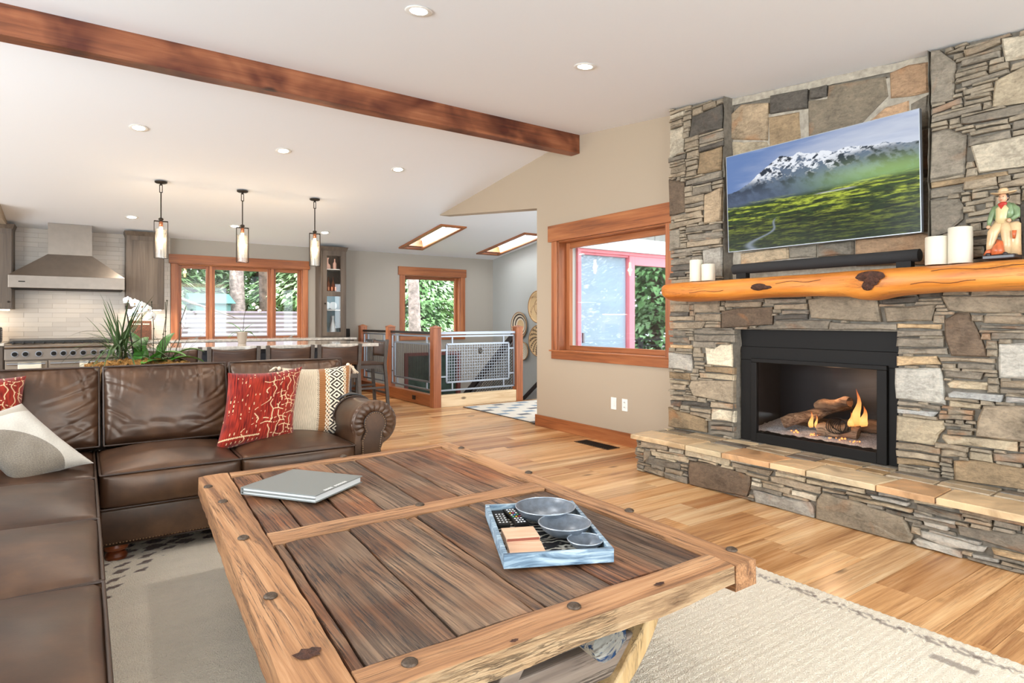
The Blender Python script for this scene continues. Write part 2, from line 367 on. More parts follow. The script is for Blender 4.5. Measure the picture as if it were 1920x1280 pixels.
# skylights
for n,(x0,x1,y0,y1) in enumerate(SK):
    w=.07
    s=bpy.data.objects.new('window_%d'%(5+n),None); C.objects.link(s); s.location=(x0,y0,cz(y0)); s['kind']='structure'; OFF[s.name]=Vector(s.location)
    s['label']=['long skylight with wooden trim above the corner of the stair railing','long wooden-trimmed skylight nearer the wall of baskets'][n]
    def tb(a,b,c,d,dz=.0,h=.022):
        q=MB(); q.hexa([(a,c,cz(c)-h),(b,c,cz(c)-h),(b,d,cz(d)-h),(a,d,cz(d)-h)],[(a,c,cz(c)),(b,c,cz(c)),(b,d,cz(d)),(a,d,cz(d))]); return q
    tb(x0-w,x0,y0-w,y1+w).build('trim_board',M['trim_y'],s); tb(x1,x1+w,y0-w,y1+w).build('trim_board',M['trim_y'],s)
    tb(x0,x1,y0-w,y0).build('trim_board',M['trim_x'],s); tb(x0,x1,y1,y1+w).build('trim_board',M['trim_x'],s)
    q=MB()
    for a,b,c,d in ((x0-.0,x0+.015,y0,y1),(x1-.015,x1,y0,y1),(x0,x1,y0,y0+.015),(x0,x1,y1-.015,y1)):
        q.hexa([(a,c,cz(c)+.12),(b,c,cz(c)+.12),(b,d,cz(d)+.12),(a,d,cz(d)+.12)],[(a,c,cz(c)+.26),(b,c,cz(c)+.26),(b,d,cz(d)+.26),(a,d,cz(d)+.26)])
    q.build('liner',M['ceiling'],s); lamp('skylight_daylight','AREA',((x0+x1)/2,(y0+y1)/2,cz((y0+y1)/2)+.21),7,(.96,.98,1),(R(-7.75),0,0),x1-x0-.05,y1-y0-.06)
    bx2=MB(); bx2.hexa([(x0,y1-.10,cz(y1-.10)+.002),(x1,y1-.10,cz(y1-.10)+.002),(x1,y1,cz(y1)+.002),(x0,y1,cz(y1)+.002)],[(x0,y1-.02,cz(y1-.02)+.18),(x1,y1-.02,cz(y1-.02)+.18),(x1,y1,cz(y1)+.18),(x0,y1,cz(y1)+.18)]); bx2.build('lower_liner',M['trim_x'],s)
    q=MB(); q.hexa([(x0,y0,cz(y0)+.24),(x1,y0,cz(y0)+.24),(x1,y1,cz(y1)+.24),(x0,y1,cz(y1)+.24)],[(x0,y0,cz(y0)+.246),(x1,y0,cz(y0)+.246),(x1,y1,cz(y1)+.246),(x0,y1,cz(y1)+.246)]); q.build('pane',M['glass'],s)
# right-hand wall with the picture window, gable and the drop header over the landing
def wallpoly(mb,polys,x0,x1):
    for p in polys: mb.prism([(x0,y,z) for y,z in p],(x1-x0,0,0))
m=MB(); wy0,wy1,wz0,wz1=3.66,5.185,.87,2.06; e=.03
wallpoly(m,[[(-2.1,-.1),(1.74,-.1),(1.74,cz(1.74)+e),(-2.1,cz(-2.1)+e)],[(1.74,-.1),(2.79,-.1),(2.79,.30),(1.74,.30)],[(1.74,.95),(2.79,.95),(2.79,cz(2.79)+e),(1.74,cz(1.74)+e)],[(2.79,-.1),(wy0,-.1),(wy0,cz(wy0)+e),(2.79,cz(2.79)+e)],[(wy0,-.1),(wy1,-.1),(wy1,wz0),(wy0,wz0)],
  [(wy0,wz1),(wy1,wz1),(wy1,cz(wy1)+e),(4.89,cz(4.89)+e),(wy0,cz(wy0)+e)],[(wy1,-.1),(5.56,-.1),(5.56,cz(5.56)+e),(wy1,cz(wy1)+e)],
  [(5.56,2.476),(7.883,2.719),(7.9,cz(7.9)+e),(5.56,cz(5.56)+e)]],WX,WX+.165)
st(m.build('wall_right',M['beige'],fix=False))
def wholes(mb,x0,x1,z0,z1,y0,y1,holes):
    # wall in the X-Z plane with rectangular holes (sorted, not overlapping in x)
    x=x0
    for hx0,hx1,hz in holes:
        mb.box(x,y0,z0,hx0,y1,z1); z=z0
        for a,b in hz: mb.box(hx0,y0,z,hx1,y1,a); z=b
        mb.box(hx0,y0,z,hx1,y1,z1); x=hx1
    mb.box(x,y0,z0,x1,y1,z1)
m=MB(); wholes(m,-3.9,SX+.15,-2.9,2.43,BY,BY+.2,[(1.13,2.95,[(.90,2.035)]),(4.775,5.945,[(-.42,.60),(.93,2.02)])])
st(m.build('wall_back',M['backgrey'],fix=False))
m=MB(); m.box(SX,5.48,-2.9,SX+.15,BY+.2,3.06); st(m.build('wall_stair',M['grey'],fix=False))
m=MB(); wholes(m,WX+.165,SX+2.3,-.6,3.02,5.48,5.58,[(4.75,6.62,[(.02,2.05)])]); st(m.build('wall_landing',M['grey'],fix=False))
m=MB(); m.box(-3.9,-2.2,0,-3.7,.4,3.2).box(-3.9,.4,0,-3.7,4.9,.5).box(-3.9,.4,2.5,-3.7,4.9,3.2).box(-3.9,4.9,0,-3.7,5.8,3.2).box(-3.9,5.8,0,-3.7,9.4,.9).box(-3.9,5.8,2.1,-3.7,9.4,3.2).box(-3.9,9.4,0,-3.7,BY,3.2)
st(m.build('wall_left',M['beige'],fix=False))
m=MB(); wholes(m,-3.9,WX+.16,-.1,2.45,-2.2,-2.0,[(-1.2,4.0,[(.35,2.3)])]); st(m.build('wall_rear',M['beige'],fix=False))
m=MB(); m.box(-1.05,9.2,2.40,-.80,BY,2.60); st(m.build('trim_1',M['beige'],fix=False))
# floor: underlay and individual planks running across the room
fl=bpy.data.objects.new('floor',None); C.objects.link(fl); fl['kind']='structure'; OFF['floor']=Vector((0,0,0))
m=MB(); m.box(-3.9,-2.2,-.12,4.0,BY,-.004).box(4.0,-2.2,-.12,WX+.1,7.44,-.004).box(WX+.1,5.5,-.12,SX,7.44,-.004)
m.build('subfloor',M['floorbase'],fl,fix=False)
cols=[(1,1,1),(1.06,1.0,.90),(.93,.84,.74),(.70,.54,.42),(1.12,1.08,1.02),(1.0,.86,.70),(.82,.68,.55),(1.08,.98,.86),(1.14,1.10,1.04)]
y=-.42; cache={}; pn=0
while y<10.2 and pn<296:
    w=rng.choice([.135,.165,.165,.195,.215])
    xe=WX-.002 if y<5.56 else (SX-.002 if y+w<7.44 else 3.99)
    xs_=-1.2 if y<3.4 else (1.1 if y<7.2 else 2.6)
    x=xs_-rng.uniform(0,.8)
    while x<xe-.02 and pn<296:
        L=rng.choice([.9,1.2,1.5,1.9,2.3])*(1.15 if y>3.6 else 1); x2=min(x+L,xe)
        if xe-x2<.25: x2=xe
        q=MB(); g=.0009; q.box(x+g,y+g,-.004,x2-g,y+w-g,0.0)
        o=q.build('plank',M['floor'],fl,fix=False); c=rng.choice(cols); o.color=(*c,1); pn+=1
        x=x2
    y+=w
m=MB(); m.box(-1.2,3.4,-.004,1.1-.8,BY,-.001); m.build('subfloor',M['floor'],fl,fix=False)
# baseboards and window trims
def bx(name,mat,parent,x0,y0,z0,x1,y1,z1,bevel=.003,label=None):
    o=MB().box(x0,y0,z0,x1,y1,z1).build(name,M[mat] if isinstance(mat,str) else mat,parent,fix=False,bevel=bevel)
    if label: o['label']=label
    return o
st(bx('baseboard_right','trim_y',None,WX-.018,3.46,0,WX,5.575,.128))
st(bx('baseboard_stair','trim_y',None,SX-.018,5.6,0,SX,7.44,.128))
st(bx('baseboard_back','trim_x',None,3.6,BY-.018,0,3.9,BY,.128))
def root(name,loc):
    o=bpy.data.objects.new(name,None); C.objects.link(o); o.location=loc; OFF[o.name]=Vector(loc); o['kind']='structure'; return o
# window 1: picture window on the right wall
w=root('window_1',(WX,wy1,wz0)); w['label']='picture window with broad fir trim beside the stone chimney'
bx('head_casing','trim_y',w,WX-.034,3.56,2.06,WX,5.322,2.236); bx('side_casing','trim_z',w,WX-.022,wy1,.872,WX,5.272,2.06); bx('side_casing','trim_z',w,WX-.022,3.57,.872,WX,wy0,2.06)
bx('apron','trim_y',w,WX-.024,3.57,.777,WX,5.272,.866); bx('sill','trim_y',w,WX-.036,3.56,.858,WX+.16,5.30,.874)
bx('jamb','trim_z',w,WX,wy1-.016,.874,WX+.16,wy1,2.06); bx('jamb','trim_z',w,WX,wy0,.874,WX+.16,wy0+.016,2.06); bx('head_jamb','trim_y',w,WX,wy0,2.044,WX+.16,wy1,2.06)
fx0,fx1=WX+.105,WX+.15
bx('sash_stile','trim_z',w,fx0,wy1-.075,.875,fx1,wy1-.016,2.044); bx('sash_stile','trim_z',w,fx0,wy0+.016,.875,fx1,wy0+.07,2.044); bx('sash_rail','trim_y',w,fx0,wy0+.07,1.985,fx1,wy1-.075,2.044); bx('sash_rail','trim_y',w,fx0,wy0+.07,.875,fx1,wy1-.075,.925)
bx('pane','glass',w,fx0+.02,wy0+.07,.925,fx0+.026,wy1-.075,1.985,0)
def back_window(name,x0,x1,z0,z1,cx0,cx1,hx0,hx1,hz0,hz1,lites,depth,label,sill=True,frame='trim_z',sw=.045):
    w=root(name,(x0,BY,z0)); w['label']=label
    bx('head_casing','trim_x',w,hx0,BY-.034,hz0,hx1,BY,hz1)
    bx('side_casing','trim_z',w,cx0,BY-.022,z0-.02,x0,BY,hz0); bx('side_casing','trim_z',w,x1,BY-.022,z0-.02,cx1,BY,hz0)
    bx('apron','trim_x',w,cx0,BY-.024,z0-.10,cx1,BY,z0-.018); bx('sill','trim_x',w,cx0-.01,BY-.04,z0-.018,cx1+.01,BY+.16,z0)
    bx('jamb','trim_z',w,x0,BY,z0,x0+.014,BY+.15,z1); bx('jamb','trim_z',w,x1-.014,BY,z0,x1,BY+.15,z1); bx('head_jamb','trim_x',w,x0,BY,z1-.014,x1,BY+.15,z1)
    y0,y1=BY+depth,BY+depth+.04
    for a,b in lites:
        s1=bx('sash_stile',frame,w,a,y0,z0,a+sw,y1,z1-.014); bx('sash_stile',frame,w,b-sw,y0,z0,b,y1,z1-.014)
        bx('sash_rail','trim_x',w,a+sw,y0,z0,b-sw,y1,z0+sw); bx('sash_rail','trim_x',w,a+sw,y0,z1-.014-sw,b-sw,y1,z1-.014)
        bx('pane','glass',w,a+sw,y0+.016,z0+sw,b-sw,y0+.022,z1-.014-sw,0)
    return w
wk=back_window('window_2',1.13,2.95,.90,2.035,1.04,3.035,1.014,3.062,2.035,2.172,[(1.145,1.565),(1.60,2.46),(2.50,2.935)],.07,'three-light kitchen window with fir trim above the island')
bx('mullion','trim_z',wk,1.562,BY+.02,.9,1.602,BY+.12,2.03); bx('mullion','trim_z',wk,2.458,BY+.02,.9,2.502,BY+.12,2.03)
for cx in (1.36,2.75):
    q=MB(); q.box(cx-.09,BY+.035,.905,cx+.05,BY+.07,.925).bar((cx,BY+.05,.92),(cx+.09,BY+.03,.965),.014); q.build('crank_handle',M['steel'],wk)
ws=back_window('window_3',4.775,5.945,.93,2.02,4.68,6.045,4.648,6.067,2.022,2.174,[(4.79,5.93)],.10,'single stair window with fir trim beyond the railing',sw=.05)
# lower stair window
w=root('window_4',(4.775,BY,-.42)); w['label']='dark lower stair window with red-brown frame seen through the railing mesh'
for a in ((4.775,-.42,4.845,.60),(5.875,-.42,5.945,.60),(4.845,.54,5.875,.60),(4.845,-.42,5.875,-.36)): bx('frame_board','terracotta',w,a[0],BY-.02,a[1],a[2],BY+.1,a[3])
bx('pane','darkglass',w,4.845,BY+.05,-.36,5.875,BY+.06,.54,0)
# ridge beam
t=thing('ridge_beam','stained timber ridge beam running along the peak of the white ceiling','beam',(1.0,4.89,2.935))
m=MB(); q0=[];
def bf(u,v):
    x=-3.6+u*(WX+3.6-.01); a=[(4.826,3.17),(4.826,2.937),(4.952,2.937),(4.952,3.17)]
    k=min(int(v*3.0001),2); f=v*3-k; y=a[k][0]*(1-f)+a[min(k+1,3)][0]*f; z=a[k][1]*(1-f)+a[min(k+1,3)][1]*f
    d=.006*noise.noise((x*1.3,y*3,z*3)); return (x,y+(d if y<4.89 else -d),z+d*.6)
m.grid(bf,90,3); m.prism([(WX-.012,4.826,3.16),(WX-.012,4.826,2.937),(WX-.012,4.952,2.937),(WX-.012,4.952,3.16)],(.010,0,0))
m.build('beam_timber',M['beam'],t)

# ------------------------------------------------------------------ stair well, railing
t=thing('staircase','wooden staircase going down beside the wall of baskets','stairs',(6.0,7.55,-1.9))
for i in range(11):
    z=-.185*(i+1); y0=7.48+i*.257
    m=MB(); m.box(5.42,y0,z-.04,SX-.03,min(y0+.29,BY-.01),z); m.build('tread',M['trim_x'],t,fix=False)
    MB().box(5.44,y0-.0,z,SX-.04,y0+.02,z+.145).build('riser',M['ceiling'],t,fix=False)
st(bx('floor_lower','deck',None,4.0,7.4,-2.95,SX,BY,-2.9,0)); st(bx('wall_stair_front','grey',None,4.0,7.35,-2.9,SX,7.44,-.12,0)); st(bx('wall_stair_left','grey',None,3.9,7.44,-2.9,4.0,BY,-.0,0))
t=thing('wall_handrail','dark sloping handrail fixed to the wall under the baskets','handrail',(6.64,8,.5))
MB().bar((6.63,7.6,.86),(6.63,9.6,-.60),.05,.05).build('rail',M['darkrail'],t); 
for y in (7.9,9.2): MB().tube([(6.63,y,.86-.73*(y-7.6)-.02),(6.66,y,.86-.73*(y-7.6)-.07),(6.695,y,.86-.73*(y-7.6)-.07)],.008,8).build('bracket',M['black'],t)
def meshwires(o,a,b,c,d,nu,nv,r=.0030):
    # a,b,c,d corners; wires between
    a,b,c,d=[Vector(p) for p in (a,b,c,d)]
    for i in range(1,nu):
        f=i/nu; o.bar(a.lerp(b,f),d.lerp(c,f),r*2)
    for j in range(1,nv):
        f=j/nv; o.bar(a.lerp(d,f),b.lerp(c,f),r*2,up=(1,1,0.3))
t=thing('stair_guard','dark sloping stair guard with steel mesh going down behind the railing','railing',(5.35,7.55,0))
a=Vector((5.35,7.60,.97)); s=Vector((0,2.3,-.73*2.3)); dn=Vector((0,0,-.10))
MB().bar(a,a+s,.06,.09).build('handrail',M['darkrail'],t)
MB().bar(a+dn,a+dn+s,.03,.03).build('frame_bar',M['chrome'],t); MB().bar(a+dn*8.2,a+dn*8.2+s,.03,.03).build('frame_bar',M['chrome'],t)
MB().bar(a+dn*9.6,a+dn*9.6+s,.05,.22).build('stringer',M['darkrail'],t)
m=MB(); meshwires(m,a+dn,a+dn+s,a+dn*8.2+s,a+dn*8.2,58,16); meta(m.build('wire_mesh',M['black'],t,fix=False),kind='stuff')
def post(x,y,label):
    t=thing('newel_post',label,'post',(x,y,0),group=None); h=1.09
    MB().box(x-.0575,y-.0575,0,x+.0575,y+.0575,h).build('shaft',M['trim_z'],t,fix=False,bevel=.004)
    q=MB(); b=[(x-.0625,y-.0625,h),(x+.0625,y-.0625,h),(x+.0625,y+.0625,h),(x-.0625,y+.0625,h)]; q.hexa(b,[(p[0],p[1],h+.012) for p in b]); q.add([(p[0],p[1],h+.012) for p in b]+[(x,y,h+.04)],[(0,1,4),(1,2,4),(2,3,4),(3,0,4)]); q.build('cap',M['trim_z'],t); return t
post(3.955,7.49,'square fir newel post at the corner of the railing nearest the sofa')
post(3.955,9.0,'square fir newel post midway along the left side of the railing')
post(3.955,10.17,'square fir newel post where the railing meets the back wall')
post(5.34,7.49,'square fir newel post at the right end of the front railing')
def railpanel(name,label,P,Q,emb=False,hr='bronze'):
    P=Vector(P); Q=Vector(Q); d=(Q-P); L=d.length; u=d/L; t=thing(name,label,'railing',tuple((P+Q)/2))
    up=Vector((0,0,1)); at=lambda s,z: P+u*s+up*z
    M3=M[hr]
    MB().bar(at(0,1.02),at(L,1.02),.05,.035).build('top_rail',M3,t)
    w=.022
    for za in (.975,.225): MB().bar(at(0,za),at(L,za),w,w).build('frame_bar',M['chrome'],t)
    for s in (.012,L-.012): MB().bar(at(s,.225),at(s,.975),w,w).build('frame_bar',M['chrome'],t)
    i0,i1,z0,z1=.11,L-.11,.335,.865
    for a,b in ((at(i0,z0),at(i1,z0)),(at(i0,z1),at(i1,z1)),(at(i0,z0),at(i0,z1)),(at(i1,z0),at(i1,z1))): MB().bar(a,b,.024,.024).build('inner_frame_bar',M['chrome'],t)
    for s in (i0+.09,i1-.09):
        MB().bar(at(s,z1),at(s,.975),.02,.02).build('spacer',M['chrome'],t); MB().bar(at(s,.225),at(s,z0),.02,.02).build('spacer',M['chrome'],t)
    for z in (z0+.08,z1-.08):
        MB().bar(at(0,z),at(i0,z),.02,.02).build('spacer',M['chrome'],t); MB().bar(at(i1,z),at(L,z),.02,.02).build('spacer',M['chrome'],t)
    m=MB(); meshwires(m,at(i0,z1),at(i1,z1),at(i1,z0),at(i0,z0),round((i1-i0)/.042),13); meta(m.build('wire_mesh',M['chrome'] if emb else M['bronze'],t,fix=False),kind='stuff')
    nrm=Vector((u.y,-u.x,0))
    if emb:
        c=at(L*.52,.76)+nrm*.012
        q=MB(); q.tube([c+u*(.028*math.cos(a))+up*(.034*math.sin(a)) for a in [k*math.pi/8 for k in range(16)]],.005,6,closed=True); q.tube([c+u*.01+up*.02,c-u*.008+up*0,c+u*.004-up*.045],.005,6); q.build('ornament',M['bronze'],t)
    return t
railpanel('railing_panel','front steel mesh railing panel between two posts with small leaf ornament',(4.015,7.49,0),(5.28,7.49,0),True,'chrome')
railpanel('railing_panel','steel mesh railing panel running back from the corner post',(3.955,7.55,0),(3.955,8.94,0))
railpanel('railing_panel','steel mesh railing panel ending at the back wall behind the stools',(3.955,9.06,0),(3.955,10.11,0))
t=thing('railing_curb','fir curb boards along the floor under the railing','curb',(3.95,8,0))
MB().box(3.91,7.55,0,4.0,8.94,.165).box(3.91,9.06,0,4.0,10.11,.165).build('curb_board',M['trim_y'],t,fix=False,bevel=.003)
bx('curb_board',wood('pale_fir_curb',srgb(196,160,116),srgb(230,204,164),srgb(240,220,188),'x',9,.9,.45,.15,knots=.6),t,4.015,7.44,0,5.28,7.53,.165,label='pale front curb board')
bx('outlet_box','bronze',t,3.90,8.02,.055,3.912,8.11,.115,0)
# ------------------------------------------------------------------ fireplace
PIER=[
('d',[(3.28,2.698),(3.248,2.856),(2.96,2.879),(2.968,2.691)]),
('c',[(3.485,2.57),(3.476,2.808),(3.339,2.807),(3.333,2.597)]),
('b',[(3.199,2.376),(3.175,2.548),(2.968,2.552),(2.975,2.371)]),
('n',[(3.488,2.082),(3.493,2.399),(3.33,2.335),(3.317,2.098)]),
('o',[(3.12,1.965),(3.12,2.199),(2.965,2.236),(2.971,1.972)]),
('c',[(3.478,2.891),(3.478,2.925),(3.322,2.93),(3.317,2.888)]),
('l',[(3.128,1.551),(3.143,1.76),(2.96,1.775),(2.96,1.541)]),
('g',[(3.488,1.786),(3.488,1.958),(3.372,1.964),(3.367,1.795)]),
('t',[(3.467,2.038),(3.467,2.079),(3.159,2.081),(3.151,2.035)]),
('t',[(3.476,1.963),(3.476,2.014),(3.143,2.021),(3.143,1.988)]),
('g',[(3.297,1.855),(3.297,1.901),(2.968,1.893),(2.96,1.857)]),
('t',[(3.297,1.795),(3.297,1.841),(2.968,1.839),(2.968,1.794)]),
('g',[(3.313,2.305),(3.313,2.345),(2.968,2.363),(2.968,2.312)]),
('g',[(3.467,1.722),(3.467,1.756),(3.248,1.763),(3.239,1.73)]),
('g',[(3.467,1.66),(3.467,1.708),(3.248,1.717),(3.248,1.664)]),
('d',[(3.467,1.612),(3.467,1.651),(3.248,1.651),(3.248,1.611)]),
('g',[(3.313,1.923),(3.297,1.962),(2.968,1.952),(2.968,1.908)]),
('g',[(1.531,2.459),(1.531,2.778),(1.487,2.764),(1.406,2.667),(1.416,2.458)]),
('c',[(1.177,2.593),(1.194,2.723),(1.028,2.685),(1.028,2.571)]),
('e',[(1.232,2.362),(1.219,2.499),(1.094,2.534),(1.028,2.532),(1.028,2.338)]),
('g',[(1.536,2.018),(1.528,2.296),(1.449,2.303),(1.354,2.241),(1.36,2.022)]),
('c',[(1.297,2.015),(1.333,2.172),(1.094,2.176),(1.028,2.18),(1.028,2.007)]),
('g',[(1.531,1.681),(1.536,1.906),(1.388,1.887),(1.369,1.846),(1.372,1.771),(1.449,1.705)]),
('b',[(1.531,1.972),(1.531,2.005),(1.169,2.0),(1.165,1.979)]),
('g',[(1.379,2.307),(1.379,2.339),(1.094,2.338),(1.028,2.334),(1.028,2.284),(1.347,2.298)]),
('g',[(1.531,2.397),(1.531,2.431),(1.379,2.458),(1.374,2.424)]),
('g',[(1.526,2.351),(1.526,2.379),(1.284,2.382),(1.284,2.361)]),
('r',[(1.311,2.262),(1.311,2.278),(1.165,2.281),(1.165,2.256)]),
('r',[(1.16,2.26),(1.16,2.285),(1.06,2.293),(1.06,2.263)]),
('e',[(1.333,2.227),(1.338,2.248),(1.156,2.248),(1.152,2.227)]),
('g',[(1.534,1.911),(1.534,1.961),(1.369,1.959),(1.365,1.921)]),
('t',[(1.198,1.913),(1.206,1.935),(1.094,1.955),(1.028,1.952),(1.028,1.903)]),
('d',[(1.115,1.757),(1.115,1.817),(1.028,1.833),(1.028,1.536),(1.107,1.543)]),
('b',[(1.449,2.726),(1.374,2.743),(1.356,2.747),(1.365,2.718)]),
('t',[(1.365,2.718),(1.198,2.724),(1.198,2.699),(1.356,2.677)]),
('g',[(1.383,2.632),(1.379,2.663),(1.198,2.657),(1.198,2.621)]),
('g',[(1.379,2.512),(1.383,2.54),(1.165,2.548),(1.156,2.525)]),
('d',[(1.369,2.466),(1.374,2.494),(1.236,2.499),(1.232,2.471)]),
('g',[(1.36,2.436),(1.365,2.457),(1.241,2.448),(1.236,2.426)]),
('t',[(1.356,1.839),(1.36,1.861),(1.215,1.88),(1.219,1.849)]),
('t',[(1.347,1.778),(1.348,1.8),(1.228,1.814),(1.232,1.785)]),
('t',[(1.356,1.742),(1.357,1.764),(1.241,1.769),(1.245,1.743)]),
('g',[(1.333,1.664),(1.336,1.691),(1.249,1.697),(1.254,1.666)]),
('t',[(1.333,1.547),(1.333,1.59),(1.271,1.594),(1.271,1.552)]),
('n',[(1.43,0.994),(1.462,1.103),(1.465,1.2),(1.399,1.245),(1.345,1.242),(1.292,1.114),(1.253,0.995)]),
('m',[(1.441,1.257),(1.476,1.339),(1.023,1.325),(1.023,1.233),(1.292,1.24)]),
('L',[(1.717,0.721),(1.721,0.907),(1.48,0.922),(1.469,0.866),(1.455,0.712)]),
('e',[(1.718,0.467),(1.713,0.618),(1.465,0.621),(1.462,0.573),(1.49,0.536),(1.512,0.471)]),
('L',[(1.206,0.886),(1.206,1.07),(1.023,1.087),(1.023,0.89)]),
('t',[(1.308,0.556),(1.298,0.652),(1.272,0.729),(1.023,0.758),(1.023,0.56)]),
('b',[(1.413,0.29),(1.416,0.398),(1.318,0.421),(1.153,0.422),(1.012,0.416),(1.012,0.311)]),
('y',[(1.713,1.153),(1.713,1.179),(1.48,1.176),(1.483,1.147)]),
('g',[(1.709,1.099),(1.709,1.136),(1.473,1.139),(1.469,1.111)]),
('g',[(1.713,1.041),(1.709,1.093),(1.465,1.094),(1.465,1.047)]),
('g',[(1.709,0.994),(1.705,1.027),(1.451,1.038),(1.446,1.004)]),
('y',[(1.717,0.92),(1.717,0.98),(1.505,0.991),(1.48,0.943)]),
('t',[(1.48,0.963),(1.487,0.986),(1.224,0.989),(1.224,0.966)]),
('g',[(1.465,0.925),(1.469,0.952),(1.406,0.951),(1.406,0.927)]),
('g',[(1.4,0.926),(1.399,0.956),(1.228,0.958),(1.224,0.925)]),
('g',[(1.458,0.875),(1.462,0.911),(1.272,0.912),(1.289,0.872)]),
('e',[(1.437,0.812),(1.451,0.835),(1.42,0.858),(1.256,0.859),(1.256,0.816)]),
('w',[(1.437,0.759),(1.441,0.779),(1.413,0.798),(1.184,0.797),(1.196,0.757)]),
('e',[(1.437,0.706),(1.437,0.743),(1.285,0.736),(1.289,0.708)]),
('g',[(1.441,0.661),(1.441,0.694),(1.321,0.696),(1.321,0.672)]),
('b',[(1.487,0.628),(1.487,0.655),(1.325,0.668),(1.325,0.642)]),
('g',[(1.465,0.593),(1.465,0.609),(1.325,0.617),(1.325,0.597)]),
('g',[(1.444,0.547),(1.444,0.576),(1.325,0.581),(1.325,0.558)]),
('e',[(1.448,0.49),(1.473,0.518),(1.469,0.541),(1.123,0.555),(1.123,0.503)]),
('t',[(1.276,1.185),(1.272,1.225),(1.023,1.224),(1.023,1.178)]),
('g',[(1.289,1.157),(1.289,1.173),(1.023,1.171),(1.023,1.142)]),
('g',[(1.243,1.096),(1.24,1.132),(1.023,1.131),(1.023,1.094)]),
('t',[(1.199,0.837),(1.199,0.872),(1.023,0.884),(1.023,0.842)]),
('g',[(1.199,0.806),(1.199,0.829),(1.023,0.838),(1.023,0.809)]),
('w',[(1.178,0.755),(1.175,0.79),(1.023,0.798),(1.023,0.765)]),
('m',[(1.773,1.187),(1.79,1.279),(1.505,1.293),(1.527,1.196)]),
('t',[(1.715,0.42),(1.713,0.457),(1.601,0.464),(1.483,0.459),(1.483,0.423)]),
('t',[(1.48,0.411),(1.48,0.452),(1.358,0.461),(1.352,0.43)]),
('t',[(1.713,0.373),(1.715,0.408),(1.49,0.413),(1.483,0.382)]),
('b',[(1.715,0.325),(1.715,0.362),(1.49,0.37),(1.487,0.344)]),
('t',[(1.701,0.28),(1.704,0.312),(1.483,0.316),(1.483,0.279)]),
('g',[(1.228,0.434),(1.231,0.476),(1.023,0.505),(1.023,0.451)]),
('g',[(1.713,0.687),(1.709,0.709),(1.483,0.701),(1.483,0.676)]),
('w',[(1.709,0.636),(1.709,0.662),(1.49,0.667),(1.516,0.635)]),
('l',[(3.491,0.793),(3.491,0.929),(3.251,0.915),(3.241,0.781)]),
('W',[(3.1,0.846),(3.119,0.981),(3.038,0.976),(2.974,1.009),(2.866,1.017),(2.866,0.841)]),
('t',[(3.231,0.587),(3.272,0.66),(3.251,0.707),(3.133,0.72),(2.857,0.735),(2.857,0.567)]),
('W',[(3.062,0.414),(3.057,0.502),(2.849,0.507),(2.853,0.419)]),
('b',[(3.502,0.296),(3.502,0.462),(3.464,0.458),(3.109,0.408),(3.105,0.305)]),
('b',[(3.486,0.709),(3.486,0.764),(3.256,0.768),(3.267,0.706)]),
('b',[(3.114,0.79),(3.119,0.833),(2.853,0.838),(2.853,0.785)]),
('e',[(3.167,0.738),(3.177,0.777),(2.853,0.781),(2.857,0.739)]),
('g',[(3.226,1.094),(3.222,1.123),(2.849,1.124),(2.849,1.093)]),
('g',[(3.222,1.03),(3.226,1.085),(2.849,1.086),(2.849,1.031)]),
('g',[(3.48,1.124),(3.491,1.183),(3.119,1.18),(3.124,1.148),(3.231,1.127)]),
('g',[(3.486,1.073),(3.486,1.115),(3.307,1.11),(3.307,1.068)]),
('g',[(3.486,1.014),(3.491,1.06),(3.287,1.057),(3.272,1.004)]),
('y',[(3.48,0.967),(3.48,0.995),(3.251,0.996),(3.251,0.968)]),
('t',[(3.47,0.617),(3.47,0.664),(3.307,0.67),(3.312,0.624)]),
('t',[(3.071,0.512),(3.067,0.556),(2.857,0.56),(2.857,0.518)]),
('t',[(3.47,0.529),(3.475,0.566),(3.192,0.575),(3.197,0.546)]),
('d',[(3.348,0.496),(3.348,0.525),(3.076,0.547),(3.076,0.503)]),
('d',[(3.47,0.482),(3.475,0.524),(3.353,0.529),(3.359,0.478)]),
('t',[(3.267,0.461),(3.267,0.485),(3.067,0.493),(3.067,0.461)]),
('t',[(3.267,0.432),(3.267,0.452),(3.071,0.453),(3.071,0.417)]),
('g',[(3.071,0.374),(3.071,0.401),(2.853,0.416),(2.853,0.393)]),
('g',[(3.067,0.339),(3.071,0.366),(2.853,0.385),(2.857,0.35)]),
('g',[(3.067,0.299),(3.067,0.331),(2.853,0.343),(2.853,0.309)]),
('e',[(3.236,0.903),(3.236,0.932),(3.133,0.936),(3.138,0.904)]),
('e',[(3.231,0.871),(3.231,0.895),(3.143,0.896),(3.143,0.872)]),
('g',[(3.222,0.839),(3.222,0.861),(3.124,0.861),(3.124,0.841)]),
('e',[(3.222,0.811),(3.222,0.833),(3.129,0.829),(3.133,0.808)]),
('g',[(3.47,0.575),(3.47,0.602),(3.307,0.612),(3.307,0.587)]),
('n',[(2.969,1.136),(2.969,1.268),(2.841,1.291),(2.539,1.296),(2.539,1.169)]),
('m',[(1.973,1.193),(2.249,1.215),(2.268,1.34),(2.098,1.37),(1.83,1.36),(1.803,1.189)]),
('g',[(2.751,1.132),(2.534,1.164),(2.509,1.197),(2.116,1.196),(2.133,1.141)]),
('g',[(2.126,1.139),(2.12,1.187),(1.714,1.175),(1.714,1.142)]),
('t',[(2.519,1.277),(2.519,1.309),(2.277,1.313),(2.277,1.273)]),
('d',[(2.519,1.202),(2.519,1.234),(2.277,1.242),(2.277,1.206)]),
('d',[(1.799,1.299),(1.799,1.335),(1.596,1.341),(1.596,1.306)]),
('t',[(3.474,1.268),(3.474,1.334),(3.276,1.33),(3.276,1.266)]),
